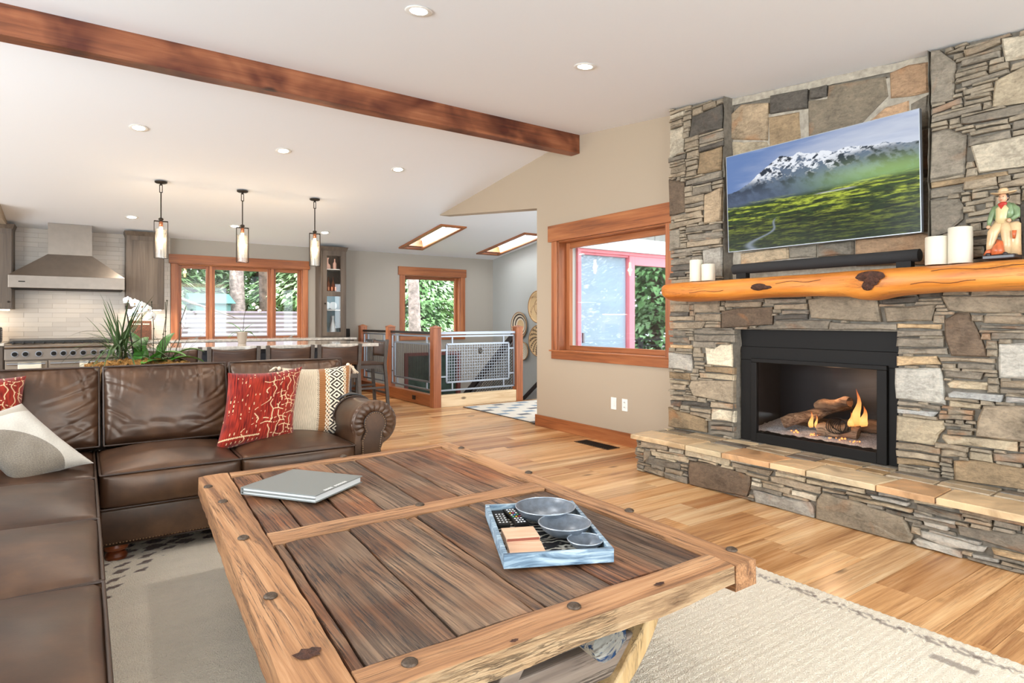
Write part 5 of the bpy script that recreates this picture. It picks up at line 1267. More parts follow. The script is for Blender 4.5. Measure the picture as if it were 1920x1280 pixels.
# curved cart-wheel legs and cross pieces
def uleg(v):
    y=1.137+v*2.06; xo=.06*v
    m=MB(); N_=26
    for k in range(N_+1):
        pass
    prof=[]
    for k in range(N_+1):
        a=R(182+ 176*k/N_); prof.append((1.035+xo+.435*math.cos(a),.415+.385*math.sin(a)))
    V=[];F=[]
    for k,(x,z) in enumerate(prof):
        a=R(182+176*k/N_); nx_,nz=math.cos(a),math.sin(a); w=.030+.003*math.sin(k*1.3)
        for s,yy in ((-1,-.048),(1,-.048),(1,.048),(-1,.048)): V.append((x+nx_*w*s,y+yy+.004*math.sin(k),max(.0,z+nz*w*s)))
    for k in range(N_):
        for j in range(4): a=k*4+j; b=k*4+(j+1)%4; F.append((a,b,b+4,a+4))
    F+= [(3,2,1,0),tuple(N_*4+j for j in range(4))]
    m.add(V,F); m.build('curved_leg',M['pale_wood'],ct_,smooth=40,bevel=.008)
    MB().box(.70+xo,y-.02,.13,1.39+xo,y+.02,.235).build('cross_plank',M['grey_wood'],ct_,fix=False,bevel=.006)
    MB().bar((.72+xo,y-.045,.05),(.98+xo,y-.045,.40),.04,.06).build('spoke',M['grey_wood'],ct_,bevel=.005)
uleg(.105); uleg(.86)
q=MB(); 
def ch(u,v):
    a=2*math.pi*v; r_=.062+.012*noise.noise((u*14,math.cos(a)*2,math.sin(a)*2)); return (1.18+.05*u+r_*math.cos(a),1.22+u*1.85,.325+r_*.9*math.sin(a))
q.grid(ch,80,20); q.build('painted_stretcher',M['chipped'],ct_,smooth=True); 
MB().box(.62,1.2,.34,.70,3.1,.41).box(1.40,1.2,.34,1.46,3.1,.40).build('stretcher',M['grey_wood'],ct_,fix=False,bevel=.006)

# grey book
ang=math.atan2(-.312,.223)
bk=thing('coffee_table_book','large grey hardcover book lying on the far-left part of the coffee table','book',(.776,2.675,ZT+.006),ang)
def bl(o_,x0,y0,z0,x1,y1,z1,nm,mat,bev=.001): return MB().box(x0,y0,z0,x1,y1,z1).build(nm,M[mat] if isinstance(mat,str) else mat,o_,world=False,fix=False,bevel=bev)
M['bookcloth']=plain('grey_book_cloth',srgb(122,124,120),.6,bump=.15,scale=300,dist=.001); M['paper']=plain('paper_edges',srgb(214,216,214),.8,bump=.3,scale=600,dist=.001)
bl(bk,-.185,-.165,.0,.185,.165,.003,'cover_board','bookcloth'); bl(bk,-.185,-.165,.026,.185,.165,.030,'cover_board','bookcloth'); bl(bk,-.180,-.158,.003,.178,.158,.026,'page_block','paper',0); bl(bk,-.188,-.165,.0,-.182,.165,.030,'spine','bookcloth')
bl(bk,-.182,-.168,.013,.18,-.157,.016,'page_divider','bookcloth',0)
for k in range(11):
    if k!=4: bl(bk,.165-.0,-.09+k*.014,.0302,.178,-.082+k*.014,.0306,'cover_lettering','white_plastic',0)
# tray
ta=math.atan2(-.148,.301); tr=thing('wooden_tray','blue-grey striped wooden tray on the coffee table holding bowls and remotes','tray',(1.003,1.477,ZT+.003),ta)
t=NT('blue_grey_washed_wood'); v=t.coords((2.2,9,9)); c=t.ramp(t.noise(v,2.4,5,.6,2.5),[(.36,srgb(74,96,116)),(.5,srgb(126,150,168)),(.62,srgb(176,194,204))]); t.color(c); t.set(.45); M['traywood']=t.mat
t=NT('striped_horn_inlay'); v=t.coords((1,1,1)); wv=t.n.new('ShaderNodeTexWave'); wv.inputs['Scale'].default_value=9; wv.inputs['Distortion'].default_value=16; wv.inputs['Detail'].default_value=3; wv.inputs['Detail Scale'].default_value=1.2; wv.bands_direction='Y'; t.l(v,wv.inputs[0]); c=t.ramp(wv.outputs['Fac'],[(.35,srgb(34,32,32)),(.6,srgb(96,92,86)),(.85,srgb(186,182,170))]); t.color(c); t.set(.15,0,.6); M['trayinlay']=t.mat
w_,l_=.335,.496; 
bl(tr,0,0,0,w_,.014,.042,'tray_side','traywood',.002); bl(tr,0,l_-.014,0,w_,l_,.042,'tray_side','traywood',.002); bl(tr,0,.014,0,.014,l_-.014,.042,'tray_side','traywood',.002); bl(tr,w_-.014,.014,0,w_,l_-.014,.042,'tray_side','traywood',.002); bl(tr,.014,.014,.002,w_-.014,l_-.014,.010,'tray_base','trayinlay',0)
M['bowlmetal']=plain('dark_pewter',srgb(112,120,130),.36,.35,var=.25,scale=40)
M['rim_highlight']=plain('pewter_rim_highlight',srgb(176,186,196),.25,.6)  # highlight along the bowl rim, put into a lighter colour
cosA,sinA=math.cos(ta),math.sin(ta)
def tl(x,y): return (1.003+x*cosA-y*sinA,1.477+x*sinA+y*cosA)
def bowl(lx,ly,r,h,z,label):
    x,y=tl(lx,ly); t=thing('metal_bowl',label,'bowl',(x,y,z))
    pr=[(r*.02,0.002),(r*.32,0),(r*.62,h*.22),(r*.85,h*.55),(r,h),(r*.975,h*1.0),(r*.82,h*.60),(r*.6,h*.30),(r*.3,h*.10),(r*.01,h*.07)]
    MB().lathe(pr,(x,y,z),40).build('bowl_shell',M['bowlmetal'],t,smooth=60); MB().tube([(x+r*.988*math.cos(2*math.pi*k/40),y+r*.988*math.sin(2*math.pi*k/40),z+h) for k in range(40)],.0022,6,closed=True).build('rim',M['rim_highlight'],t,smooth=True)
bz=ZT+.013
bowl(.205,.385,.108,.050,bz,'largest dark metal bowl at the far end of the tray'); bowl(.235,.215,.088,.046,bz,'middle-sized dark metal bowl in the tray'); bowl(.272,.095,.056,.030,bz,'smallest dark metal bowl at the near corner of the tray')
def loc(name,label,cat,lx,ly,z,rot=0): x,y=tl(lx,ly); return thing(name,label,cat,(x,y,z),ta+rot)
rm=loc('remote_control','black remote control with round coloured buttons in the tray','remote',.098,.395,bz,R(8))
MB().prism([(-.026,-.085,0),(.026,-.085,0),(.019,-.02,0),(.019,.02,0),(.026,.085,0),(-.026,.085,0),(-.019,.02,0),(-.019,-.02,0)],(0,0,.018)).build('remote_body',M['black'],rm,world=False,bevel=.003)
cl=[srgb(220,180,40),srgb(60,140,200),srgb(200,70,110),srgb(70,170,110),(.8,.8,.8)]
for k,cc in enumerate(cl): M['btn%d'%k]=plain('button_colour',cc,.4)
for k in range(24):
    i,j=k%3,k//3; MB().lathe([(.0042,0),(.004,.0015),(.0005,.002)],((i-1)*.011,-.072+j*.020,.018),10).build('button',M['btn%d'%(((k*7)%5) if 2<j<6 else 4)],rm,world=False)
rm2=loc('remote_control','black remote with grey buttons at the far left corner of the tray','remote',.045,.40,bz,R(2))
bl(rm2,-.022,-.08,0,.022,.08,.014,'remote_body','black',.004)
for k in range(15): i,j=k%3,k//3; MB().lathe([(.004,0),(.0038,.0012),(.0005,.0015)],((i-1)*.012,-.06+j*.022,.014),10).build('button',M['btn4'],rm2,world=False)
M['tan']=wood('tan_marble_coaster',srgb(206,156,122),srgb(224,184,152),srgb(234,200,172),'x',10,3,.5,.1)
M['tanedge']=plain('reddish_coaster_edge',srgb(150,82,62),.7)
for k,(ly,dz,lb_) in enumerate(((.085,0,'tan square coaster nearest the front of the tray'),(.195,.0,'tan square coaster behind the other one in the tray'))):
    cs=loc('coaster_stack',lb_,'coaster',.082,ly,bz+dz,R(-2+4*k))
    for j in range(3 if k else 2):
        bl(cs,-.055,-.052+.002*j,.0095*j,.055,.052,.0095*j+.008,'coaster','tan',.0015); 
    bl(cs,-.052,-.049,.0015,.052,.049,.0095*(3 if k else 2)-.003,'felt_layer','tanedge',0)
# ------------------------------------------------------------------ kitchen
hd=thing('range_hood','brushed steel range hood with tapered canopy above the stove','range hood',(-.16,9.9,1.6))
def hx(a,b): return MB().hexa([(a[0],a[2],a[4]),(a[1],a[2],a[4]),(a[1],a[3],a[4]),(a[0],a[3],a[4])],[(b[0],b[2],b[4]),(b[1],b[2],b[4]),(b[1],b[3],b[4]),(b[0],b[3],b[4])])
hx((-.765,.443,9.65,10.235,1.60),(-.765,.443,9.65,10.235,1.757)).build('front_band',M['steel'],hd,bevel=.004)
hx((-.765,.443,9.65,10.235,1.757),(-.385,.085,9.87,10.235,2.05)).build('canopy',M['steel'],hd)
MB().hexa([(-.385,9.87,2.05),(.085,9.87,2.05),(.085,10.235,2.05),(-.385,10.235,2.05)],[(-.385,9.87,cz(9.87)-.004),(.085,9.87,cz(9.87)-.004),(.085,10.235,cz(10.235)-.004),(-.385,10.235,cz(10.235)-.004)]).build('chimney_duct',M['steel'],hd)
MB().box(-.74,9.67,1.592,.42,10.2,1.60).build('grease_filter',M['black'],hd,fix=False); MB().box(-.665,9.646,1.672,-.60,9.65,1.684).build('badge',M['black'],hd,fix=False)
# backsplash tiles
bs=thing('tile_backsplash','glossy cream subway tiles behind the stove and hood','backsplash',(0,10.24,.92))
MB().box(-3.6,10.236,.90,1.035,10.248,2.44).build('grout',M['grout'],bs,fix=False)
k=0; z=.925
mb=[MB() for _ in range(3)]
while z<2.42:
    x=-1.4-.15*(k%2)
    while x<1.03:
        x2=min(x+.30,1.033)
        if x2-x>.03: mb[(k*5+int(x*7))%3].box(x+.0012,10.229-.0008*((k+int(x*9))%3),z+.0012,x2-.0012,10.237,z+.0608)
        x+=.30
    z+=.062; k+=1
for i,q in enumerate(mb): meta(q.build('tiles',M['tile'],bs,fix=False,color=[(1,1,1),(.94,.93,.92),(1.03,1.02,1)][i]),kind='stuff')
# stove
sv=thing('gas_range','wide stainless gas range with black knobs below the hood','range',(-.16,9.9,0))
MB().box(-.79,9.60,.10,.45,10.22,.90).build('body',M['steel'],sv,fix=False)
MB().hexa([(-.79,9.53,.715),(.45,9.53,.715),(.45,9.62,.715),(-.79,9.62,.715)],[(-.79,9.56,.85),(.45,9.56,.85),(.45,9.62,.85),(-.79,9.62,.85)]).build('control_panel',M['steel'],sv,bevel=.004)
MB().tube([(-.79,9.56,.875),(.45,9.56,.875)],.026,12).build('bull_nose',M['steel'],sv,smooth=40)
for x in (-.691,-.589,-.46,-.312,-.215,-.117,-.011,.10,.19,.268,.37):
    o=MB().lathe([(.036,0),(.036,.008),(.028,.012)],(x,9.525,.786),18,axis='y').build('knob_ring',M['chrome'],sv,smooth=40)
    MB().lathe([(.001,-.040),(.022,-.038),(.026,-.03),(.026,.0)],(x,9.525,.786),16,axis='y').build('knob',M['black'],o,smooth=40)
for x0,x1 in ((-.785,-.375),(-.365,.445)):
    d=MB().box(x0,9.56,.15,x1,9.60,.70).build('oven_door',M['oven'],sv,fix=False,bevel=.004)
    MB().tube([(x0+.02,9.50,.665),(x1-.02,9.50,.665)],.012,10).tube([(x0+.05,9.56,.665),(x0+.05,9.5,.665)],.009,8).tube([(x1-.05,9.56,.665),(x1-.05,9.5,.665)],.009,8).build('handle',M['chrome'],d,smooth=40)
    MB().box(x0+.08,9.556,.28,x1-.08,9.561,.56).build('oven_window',M['black'],d,fix=False)
m=MB()
for i in range(6):
    x=-.72+i*.2
    m.box(x-.006,9.64,.905,x+.006,10.15,.93); m.box(x+.094,9.64,.905,x+.106,10.15,.93)
for y in (9.68,9.8,9.92,10.04,10.13): m.box(-.75,y-.006,.915,.42,y+.006,.935)
m.build('burner_grate',M['black_matte'],sv,fix=False); MB().box(-.79,10.16,.90,.45,10.225,.96).build('backguard',M['steel'],sv,fix=False,bevel=.004)
for x0,x1,lb in ((-.66,-.43,'cream towel hanging over the left oven handle'),(-.05,.045,'small white towel hanging over the right oven handle')):
    tw=thing('dish_towel',lb,'towel',(x0,9.48,.6)); q=MB(); q.grid(lambda u,v:(x0+(x1-x0)*u,9.50-.018*math.cos(math.pi*min(1,max(0,(v-.4)/.2)))+.006*math.sin(u*14)*abs(v-.5),.682-abs(v-.5)*.5+.003*math.sin(u*9)),16,20); o=q.build('cloth',M['candle'],tw,smooth=True)
    md=o.modifiers.new('s','SOLIDIFY'); md.thickness=.006
def cab(name,label,x0,x1,y0,z0,z1,doors,crown=True,y1=10.227,knobs='l'):
    t=thing(name,label,'cabinet',((x0+x1)/2,y0,z0))
    MB().box(x0,y0+.02,z0,x1,y1,z1).build('carcass',M['cabinet'],t,fix=False,bevel=.003)
    n=doors; w=(x1-x0)/n
    for i in range(n):
        a,b=x0+i*w+.012,x0+(i+1)*w-.012; zt=z1-(.06 if crown else .015)
        d=MB().box(a,y0,z0+.015,a+.06,y0+.02,zt).box(b-.06,y0,z0+.015,b,y0+.02,zt).box(a+.06,y0,z0+.015,b-.06,y0+.02,z0+.075).box(a+.06,y0,zt-.06,b-.06,y0+.02,zt).build('door',M['cabinet'],t,fix=False)
        MB().box(a+.06,y0+.010,z0+.075,b-.06,y0+.02,zt-.06).build('door_panel',M['cabinet'],d,fix=False)
        kx=(a+.03) if (i%2==1 or knobs=='l') else (b-.03); kz=z0+.09 if z0>1 else zt-.07
        if knobs=='r': kx=b-.03
        MB().lathe([(.001,-.026),(.013,-.022),(.013,-.014),(.005,-.01),(.005,0)],(kx,y0,kz),12,axis='y').build('knob',M['bronze'],d,smooth=40)
    if crown: MB().hexa([(x0,y0,z1-.06),(x1,y0,z1-.06),(x1,y1,z1-.06),(x0,y1,z1-.06)],[(x0-.02,y0-.03,z1),(x1+.02,y0-.03,z1),(x1+.02,y1,z1),(x0-.02,y1,z1)]).build('crown_moulding',M['cabinet'],t)
    return t
zt=cz(9.89)-.006
cab('wall_cabinet','taupe wall cabinet between the hood and the kitchen window',.468,.93,9.92,1.35,2.428,1)
cab('wall_cabinet','taupe wall cabinet left of the hood at the photo edge',-1.60,-.738,9.92,1.34,2.41,2,knobs='r')
cab('base_cabinet','taupe base cabinets left of the stove',-3.2,-.80,9.62,.10,.885,4,False)
cab('base_cabinet','taupe base cabinets under the kitchen window',.46,3.60,9.62,.10,.885,5,False)
for x0,x1,lb in ((-3.25,-.795,'polished stone worktop left of the stove'),(.455,3.63,'polished stone worktop below the kitchen window')):
    t=thing('worktop',lb,'countertop',(x0,9.6,.885)); MB().box(x0,9.585,.887,x1,BY-.025,.92).build('slab',M['granite'],t,fix=False,bevel=.004)
for x0,x1,y0,z in ((.50,.90,10.02,1.348),(-1.5,-.78,10.02,1.338)):
    t=thing('under_cabinet_light','slim warm light strip under the wall cabinet '+('right' if x0>0 else 'left')+' of the hood','light',(x0,y0,z)); MB().box(x0,y0,z-.014,x1,y0+.04,z-.001).build('housing',M['undercab'],t,fix=False)
    lamp('under_cabinet_lamp','AREA',((x0+x1)/2,y0+.02,z-.02),2.2,(1,.80,.58),(0,0,0),.35,.03)
lamp('hood_lamp','AREA',(-.16,9.9,1.585),1.5,(1,.84,.66),(0,0,0),.5,.1)
# glazed corner cabinet
gc=thing('glass_door_cabinet','tall taupe cabinet with glass door displaying bottles beside the kitchen window','cabinet',(3.37,9.92,.92))
X0,X1,Y0,Y1,Z0,Z1=3.16,3.578,9.92,10.246,.921,2.405
MB().box(X0,Y0+.02,Z0,X0+.02,Y1,Z1).box(X1-.02,Y0+.02,Z0,X1,Y1,Z1).box(X0+.02,Y0+.02,Z1-.03,X1-.02,Y1,Z1).box(X0+.02,Y0+.02,Z0,X1-.02,Y1,Z0+.05).box(X0+.02,Y1-.012,Z0+.05,X1-.02,Y1,Z1-.03).build('carcass',M['cabinet'],gc,fix=False)
MB().box(X0+.02,Y1-.016,Z0+.05,X1-.02,Y1-.012,1.62).build('back_panel',plain('blue_lit_back_panel',srgb(168,196,204),.5),gc,fix=False)  # bluish cabinet light put into the panel colour
d=MB().box(X0+.02,Y0,Z0+.02,3.248,Y0+.02,Z1-.07).box(3.479,Y0,Z0+.02,X1-.01,Y0+.02,Z1-.07).box(3.248,Y0,Z0+.02,3.479,Y0+.02,1.006).box(3.248,Y0,2.258,3.479,Y0+.02,Z1-.07).box(3.248,Y0,1.592,3.479,Y0+.02,1.67).build('door',M['cabinet'],gc,fix=False)
MB().box(3.248,Y0+.008,1.006,3.479,Y0+.012,2.258).build('door_glass',M['clearglass'],d,fix=False); MB().lathe([(.001,-.026),(.013,-.022),(.013,-.014),(.005,0)],(3.215,Y0,1.47),12,axis='y').build('knob',M['bronze'],d,smooth=40)
MB().hexa([(X0,Y0-.0,Z1-.07),(X1,Y0,Z1-.07),(X1,Y1,Z1-.07),(X0,Y1,Z1-.07)],[(X0-.02,Y0-.03,Z1),(X1+.02,Y0-.03,Z1),(X1+.02,Y1,Z1),(X0-.02,Y1,Z1)]).build('crown_moulding',M['cabinet'],gc)
for z in (1.36,1.63,2.03): MB().box(X0+.02,Y0+.03,z,X1-.02,Y1-.02,z+(.05 if z==1.63 else .012)).build('shelf',M['cabinet'] if z==1.63 else M['white_plastic'],gc,fix=False)
lamp('cabinet_lamp','POINT',(3.37,9.97,1.56),.7,(.85,.95,1),size=.02); lamp('cabinet_lamp_top','POINT',(3.37,9.97,2.30),.5,(1,.85,.7),size=.02)
M['copper']=plain('copper',srgb(190,120,84),.3,.8); M['amber']=plain('amber_bottle_glass',srgb(120,70,44),.15,0,.6); M['milk']=plain('white_glazed_ceramic',srgb(228,232,232),.25); M['palepink']=plain('blush_glass',srgb(220,180,164),.2)
def lath(name,label,cat,x,y,z,prof,mat,group=None):
    t=thing(name,label,cat,(x,y,z),group=group); MB().lathe(prof,(x,y,z),20).build('body',M[mat],t,smooth=50); return t
bot=lambda r,h:[(r*.9,0),(r,.005),(r,h*.55),(r*.35,h*.72),(r*.32,h*.97),(r*.4,h)]
Yc=10.08
lath('decanter','blush ribbed decanter on the top shelf of the glass cabinet','decanter',3.31,Yc,2.043,[(.04,0),(.055,.02),(.045,.07),(.015,.10),(.012,.16),(.025,.19)],'palepink')
lath('bottle','blush bottle right of the decanter on the top shelf','bottle',3.43,Yc,2.043,bot(.03,.18),'palepink')
lath('bottle','tall dark bottle left of the decanter on the top shelf','bottle',3.23,Yc,2.043,bot(.03,.21),'amber')
for i,(x,l) in enumerate(((3.25,'copper mug leftmost on the middle shelf'),(3.31,'copper mug second from left on the middle shelf'),(3.37,'copper mug third from left on the middle shelf'),(3.43,'copper mug rightmost on the middle shelf'))): lath('copper_mug',l,'mug',x,Yc-.04,1.681,[(.024,0),(.027,.01),(.025,.07)],'copper')
for x,l in ((3.28,'tall amber bottle behind the copper mugs, left'),(3.345,'tall amber bottle behind the copper mugs, middle'),(3.425,'tall amber bottle behind the copper mugs, right')): lath('bottle',l,'bottle',x,Yc+.06,1.681,bot(.028,.24),'amber')
for x,l in ((3.32,'round white plate standing left in the blue lit shelf'),(3.43,'round white plate standing right in the blue lit shelf')):
    t=thing('plate',l,'plate',(x,Yc+.07,1.44)); MB().lathe([(.001,.004),(.03,.004),(.062,-.008),(.065,-.006)],(x,Yc+.08,1.444),28,axis='y').build('plate_disc',M['milk'],t,smooth=50)
lath('pitcher','white pitcher centre of the lowest cabinet shelf','pitcher',3.40,Yc,.972,[(.05,0),(.06,.04),(.035,.16),(.018,.24),(.03,.30)],'milk')
for x,l in ((3.25,'clear stemmed glass leftmost on the lowest cabinet shelf'),(3.31,'clear stemmed glass left of the pitcher'),(3.46,'clear stemmed glass right of the pitcher')): lath('wine_glass',l,'glass',x,Yc-.05,.972,[(.03,0),(.004,.006),(.004,.09),(.028,.13),(.03,.19)],'clearglass')
lath('canister','black lidded canister on the worktop right of the glass cabinet','canister',3.61+.0,10.02,.921,[(.055,0),(.058,.005),(.058,.12),(.054,.135),(.001,.138)],'black')
t=thing('toaster','black toaster on the worktop left of the stove','toaster',(-.93,9.95,.92)); MB().box(-1.05,9.82,.922,-.85,10.06,1.115).build('shell',M['black_matte'],t,bevel=.02)
for k in range(6): MB().box(-.851,9.85,.95+k*.025,-.845,10.03,.957+k*.025).build('side_vent',M['chrome'],t,fix=False)
t=thing('counter_sign','dark wooden sign with pale lettering leaning on the tiles','sign',(.66,10.1,.92)); MB().hexa([(.51,10.12,.921),(.79,10.12,.921),(.79,10.14,.921),(.51,10.14,.921)],[(.51,10.18,1.19),(.79,10.18,1.19),(.79,10.2,1.19),(.51,10.2,1.19)]).build('sign_board',M['knot'],t)
for k in range(11):
    if k!=6: MB().box(.535+k*.0215,10.165,1.135,.549+k*.0215,10.169,1.152).build('letter_mark',M['candle'],t,fix=False)
# island
isl=thing('kitchen_island','long kitchen island with polished stone top behind the sofa','kitchen island',(1.6,7.7,0))
MB().box(.40,7.42,.08,2.74,8.30,.885).build('body',M['islandbody'],isl,fix=False,bevel=.004); MB().box(.45,7.47,0,2.69,8.25,.08).build('plinth',M['black_matte'],isl,fix=False)
MB().box(.25,7.06,.882,2.95,8.42,.92).build('stone_top',M['granite'],isl,fix=False,bevel=.006)
for k in range(4): MB().box(.46+k*.575,7.405,.15,.98+k*.575,7.42,.82).build('side_panel',M['islandbody'],isl,fix=False,bevel=.004)
# stools
def make_stool():
    t=thing('counter_stool','x','stool',(0,0,0)); b=lambda p,q,w,h=None,nm='leg',mat='stoolframe':MB().bar(p,q,w,h).build(nm,M[mat],t,world=False,bevel=.003)
    for s in (-1,1):
        b((s*.20,.20,0),(s*.19,.17,.59),.036); 
        m=MB(); m.bar((s*.235,-.245,0),(s*.225,-.20,.60),.036,.042); m.bar((s*.225,-.20,.595),(s*.232,-.232,.935),.036,.038); m.build('leg',M['stoolframe'],t,world=False,bevel=.003)
    q=MB(); q.grid(lambda u,v:((u-.5)*.45*(1-.03*v),-.20+.42*v,.622-.012*math.sin(math.pi*u)*math.sin(math.pi*v)),10,8); o=q.build('seat',M['stoolback'],t,world=False,smooth=True); md=o.modifiers.new('s','SOLIDIFY'); md.thickness=.028
    MB().box(-.21,-.21,.545,.21,-.185,.597).box(-.21,.16,.545,.21,.185,.597).box(-.215,-.2,.545,-.19,.18,.597).box(.19,-.2,.545,.215,.18,.597).build('seat_rail',M['stoolframe'],t,world=False,fix=False)
    for z,y in ((.20,-.235),(.24,.19)): b((-.21,y,z),(.21,y,z),.022,.03,'footrest')
    for s in (-1,1): b((s*.22,-.235,.28),(s*.20,.19,.28),.022,.03,'footrest')
    q=MB(); q.grid(lambda u,v:((u-.5)*.43,-.222-.010*v-.028*math.sin(math.pi*u),.70+.215*v-.022*v*math.sin(math.pi*u)),16,6); o=q.build('back_panel',M['stoolback'],t,world=False,smooth=True); md=o.modifiers.new('s','SOLIDIFY'); md.thickness=.016
    return t
s0=make_stool(); snap(s0)
spots=[(.70,6.91,0,'wooden counter stool at the island, leftmost behind the potted plants'),(1.245,6.91,0,'wooden counter stool at the island, second from the left, under the window'),(1.80,6.91,0,'wooden counter stool at the island, third from the left'),(2.335,6.91,0,'wooden counter stool last of the row facing the island, behind the woven pillow'),(3.17,8.08,R(90),'wooden counter stool standing sideways at the right end of the island')]
for i,(x,y,a,l) in enumerate(spots):
    s=s0 if i==0 else copy_tree(s0); s.location=(x,y,0); s.rotation_euler.z=a; s['label']=l; s['group']='counter stools around the island'
# pendants
def pend(x,y,label):
    z=cz(y); t=thing('pendant_lamp',label,'pendant lamp',(x,y,z)); 
    MB().lathe([(.062,0),(.062,-.012),(.05,-.02),(.012,-.024),(.012,-.04)],(x,y,z-.006),24).build('ceiling_canopy',M['bronze'],t,smooth=40)
    m=MB(); m.bar((x-.013,y,z-.045),(x-.013,y,z-.125),.007).bar((x+.013,y,z-.045),(x+.013,y,z-.125),.007).bar((x-.016,y,z-.045),(x+.016,y,z-.045),.008).bar((x-.016,y,z-.125),(x+.016,y,z-.125),.008); m.build('swivel_link',M['bronze'],t)
    MB().cyl((x,y,z-.125),(x,y,2.325),.0065,n=10).build('stem',M['bronze'],t,smooth=40)
    MB().ball((x,y,2.318),.026,14,8,(1,1,.7)).build('finial',M['bronze'],t,smooth=True)
    m=MB(); m.bar((x-.066,y,2.295),(x+.066,y,2.295),.02,.012); m.bar((x-.066,y,2.30),(x-.066,y,1.885),.006,.02); m.bar((x+.066,y,2.30),(x+.066,y,1.885),.006,.02); m.bar((x-.066,y,1.885),(x+.066,y,1.885),.012,.005); m.build('yoke_frame',M['bronze'],t)
    MB().lathe([(.056,0),(.056,.32)],(x,y,1.892),32,caps=False).build('glass_cylinder',M['seeded'],t,smooth=True,fix=False)
    MB().lathe([(.012,.0),(.02,-.01),(.02,-.055),(.016,-.06)],(x,y,2.295),16).build('socket',M['copper'],t,smooth=40)
    MB().lathe([(.012,0),(.016,-.02),(.017,-.19),(.011,-.225),(.001,-.235)],(x,y,2.235),16).build('tube_bulb',M['warm'],t,smooth=True)
    lamp('pendant_light','POINT',(x,y,2.10),5.5,(1,.80,.56),size=.03)
pend(.697,7.79,'leftmost of the three glass cylinder pendants over the island'); pend(1.54,7.79,'middle glass cylinder pendant over the island'); pend(2.395,7.79,'rightmost of the three glass cylinder pendants over the island')
# woven wall baskets
def wbasket(y,z,r,label,ringcols,radial):
    t=thing('wall_basket',label,'basket',(SX-.02,y,z)); n=48; nr=26; V=[];F=[];CO=[]
    for i in range(nr+1):
        rr_=r*i/nr
        for j in range(n):
            a=2*math.pi*j/n; V.append((SX-.012-.045*(i/nr)**2-(.003*math.sin(i*3.1)),y+rr_*math.cos(a),z+rr_*math.sin(a))); CO.append(ringcols(i/nr,a))
    for i in range(nr):
        for j in range(n): F.append((i*n+j,i*n+(j+1)%n,(i+1)*n+(j+1)%n,(i+1)*n+j))
    o=OFF[t.name]; me=bpy.data.meshes.new('woven_disc'); me.from_pydata([(a-o.x,b-o.y,c-o.z) for a,b,c in V],[],F); setcol(me,np.clip(np.array(CO),0,1)); oo=link('woven_disc',me,M['textile'],t,smooth=True); md=oo.modifiers.new('s','SOLIDIFY'); md.thickness=.01
    MB().tube([(SX-.057,y+r*math.cos(a),z+r*math.sin(a)) for a in [k*math.pi/20 for k in range(40)]],.009,6,closed=True).build('rim',M['basket'],t,smooth=True)
tn=np.array(srgb(206,172,126)); dk_=np.array(srgb(70,52,42)); pl_=np.array(srgb(222,208,184)); rb=np.array(srgb(150,110,76))
wbasket(8.70,1.44,.285,'large round basket with brown line motif, highest on the stair wall',lambda f,a: rb*.7 if abs(math.sin(a*2.5+f*5))<.12 or abs(f-.5)<.03 else tn*(.9 if f<.9 else 1.1),0)
wbasket(9.28,1.10,.245,'round basket with concentric black rings on the stair wall',lambda f,a: dk_ if int(f*9)%2==1 and f>.45 else (tn if f<.45 else pl_),0)
wbasket(8.69,.83,.275,'round basket with dark radiating dashes on the stair wall',lambda f,a: dk_ if math.sin(a*14+f*16)>.2 and .25<f<.93 else tn,0)
wbasket(9.16,.63,.165,'small pale round basket, lowest on the stair wall',lambda f,a: pl_*(.8+.2*math.sin(f*30)),0)
# console with planter behind the sofa
cs=thing('sofa_console','narrow console table standing behind the sofa','console table',(.5,5.0,0)); bxo=MB().box(-.8,4.84,.73,1.45,5.16,.765).build('top',M['stoolback'],cs,fix=False,bevel=.003)
for x in (-.76,1.41):
    for y in (4.87,5.13): MB().box(x-.02,y-.02,0,x+.02,y+.02,.73).build('leg',M['stoolframe'],cs,fix=False)
pt=thing('orchid_planter','long moss-filled wicker planter with spiky green plants behind the sofa','planter',(.30,5.0,.766))
MB().hexa([(.05,4.90,.766),(.56,4.90,.766),(.56,5.10,.766),(.05,5.10,.766)],[(.02,4.87,.90),(.60,4.87,.90),(.60,5.13,.90),(.02,5.13,.90)]).build('basket_trough',M['basket'],pt,bevel=.01)
q=MB(); q.grid(lambda u,v:(.0+.62*u,4.86+.28*v,.895+.035*math.sin(math.pi*u)*math.sin(math.pi*v)+.022*noise.noise((u*22,v*9,2))+.012*noise.noise((u*60,v*30,2))),90,30); meta(q.build('moss',M['moss'],pt,smooth=True),kind='stuff')
def blade(p,d,L,w,droop,col,parent,nm='leaf',mat='grassleaf',fold=.3,n=9,wp=None):
    p=Vector(p); d=Vector(d).normalized(); side=d.cross(Vector((0,0,1))); side=side.normalized() if side.length>.05 else Vector((1,0,0))
    V=[];F=[]; q=p.copy(); dd=d.copy()
    for k in range(n+1):
        f=k/n; ww=w*(math.sin(math.pi*min(1,.12+f*.88))**.7 if wp is None else wp(f)); up=side.cross(dd).normalized()
        V+= [tuple(q-side*ww/2+up*ww*fold*.5),tuple(q),tuple(q+side*ww/2+up*ww*fold*.5)]
        q=q+dd*(L/n); dd=(dd+Vector((0,0,-droop/n))).normalized()
    for k in range(n): a=3*k; F+=[(a,a+1,a+4,a+3),(a+1,a+2,a+5,a+4)]
    mb=MB(); mb.add(V,F); return mb.build(nm,M[mat],parent,smooth=True,fix=False,color=col)
r5=random.Random(21)
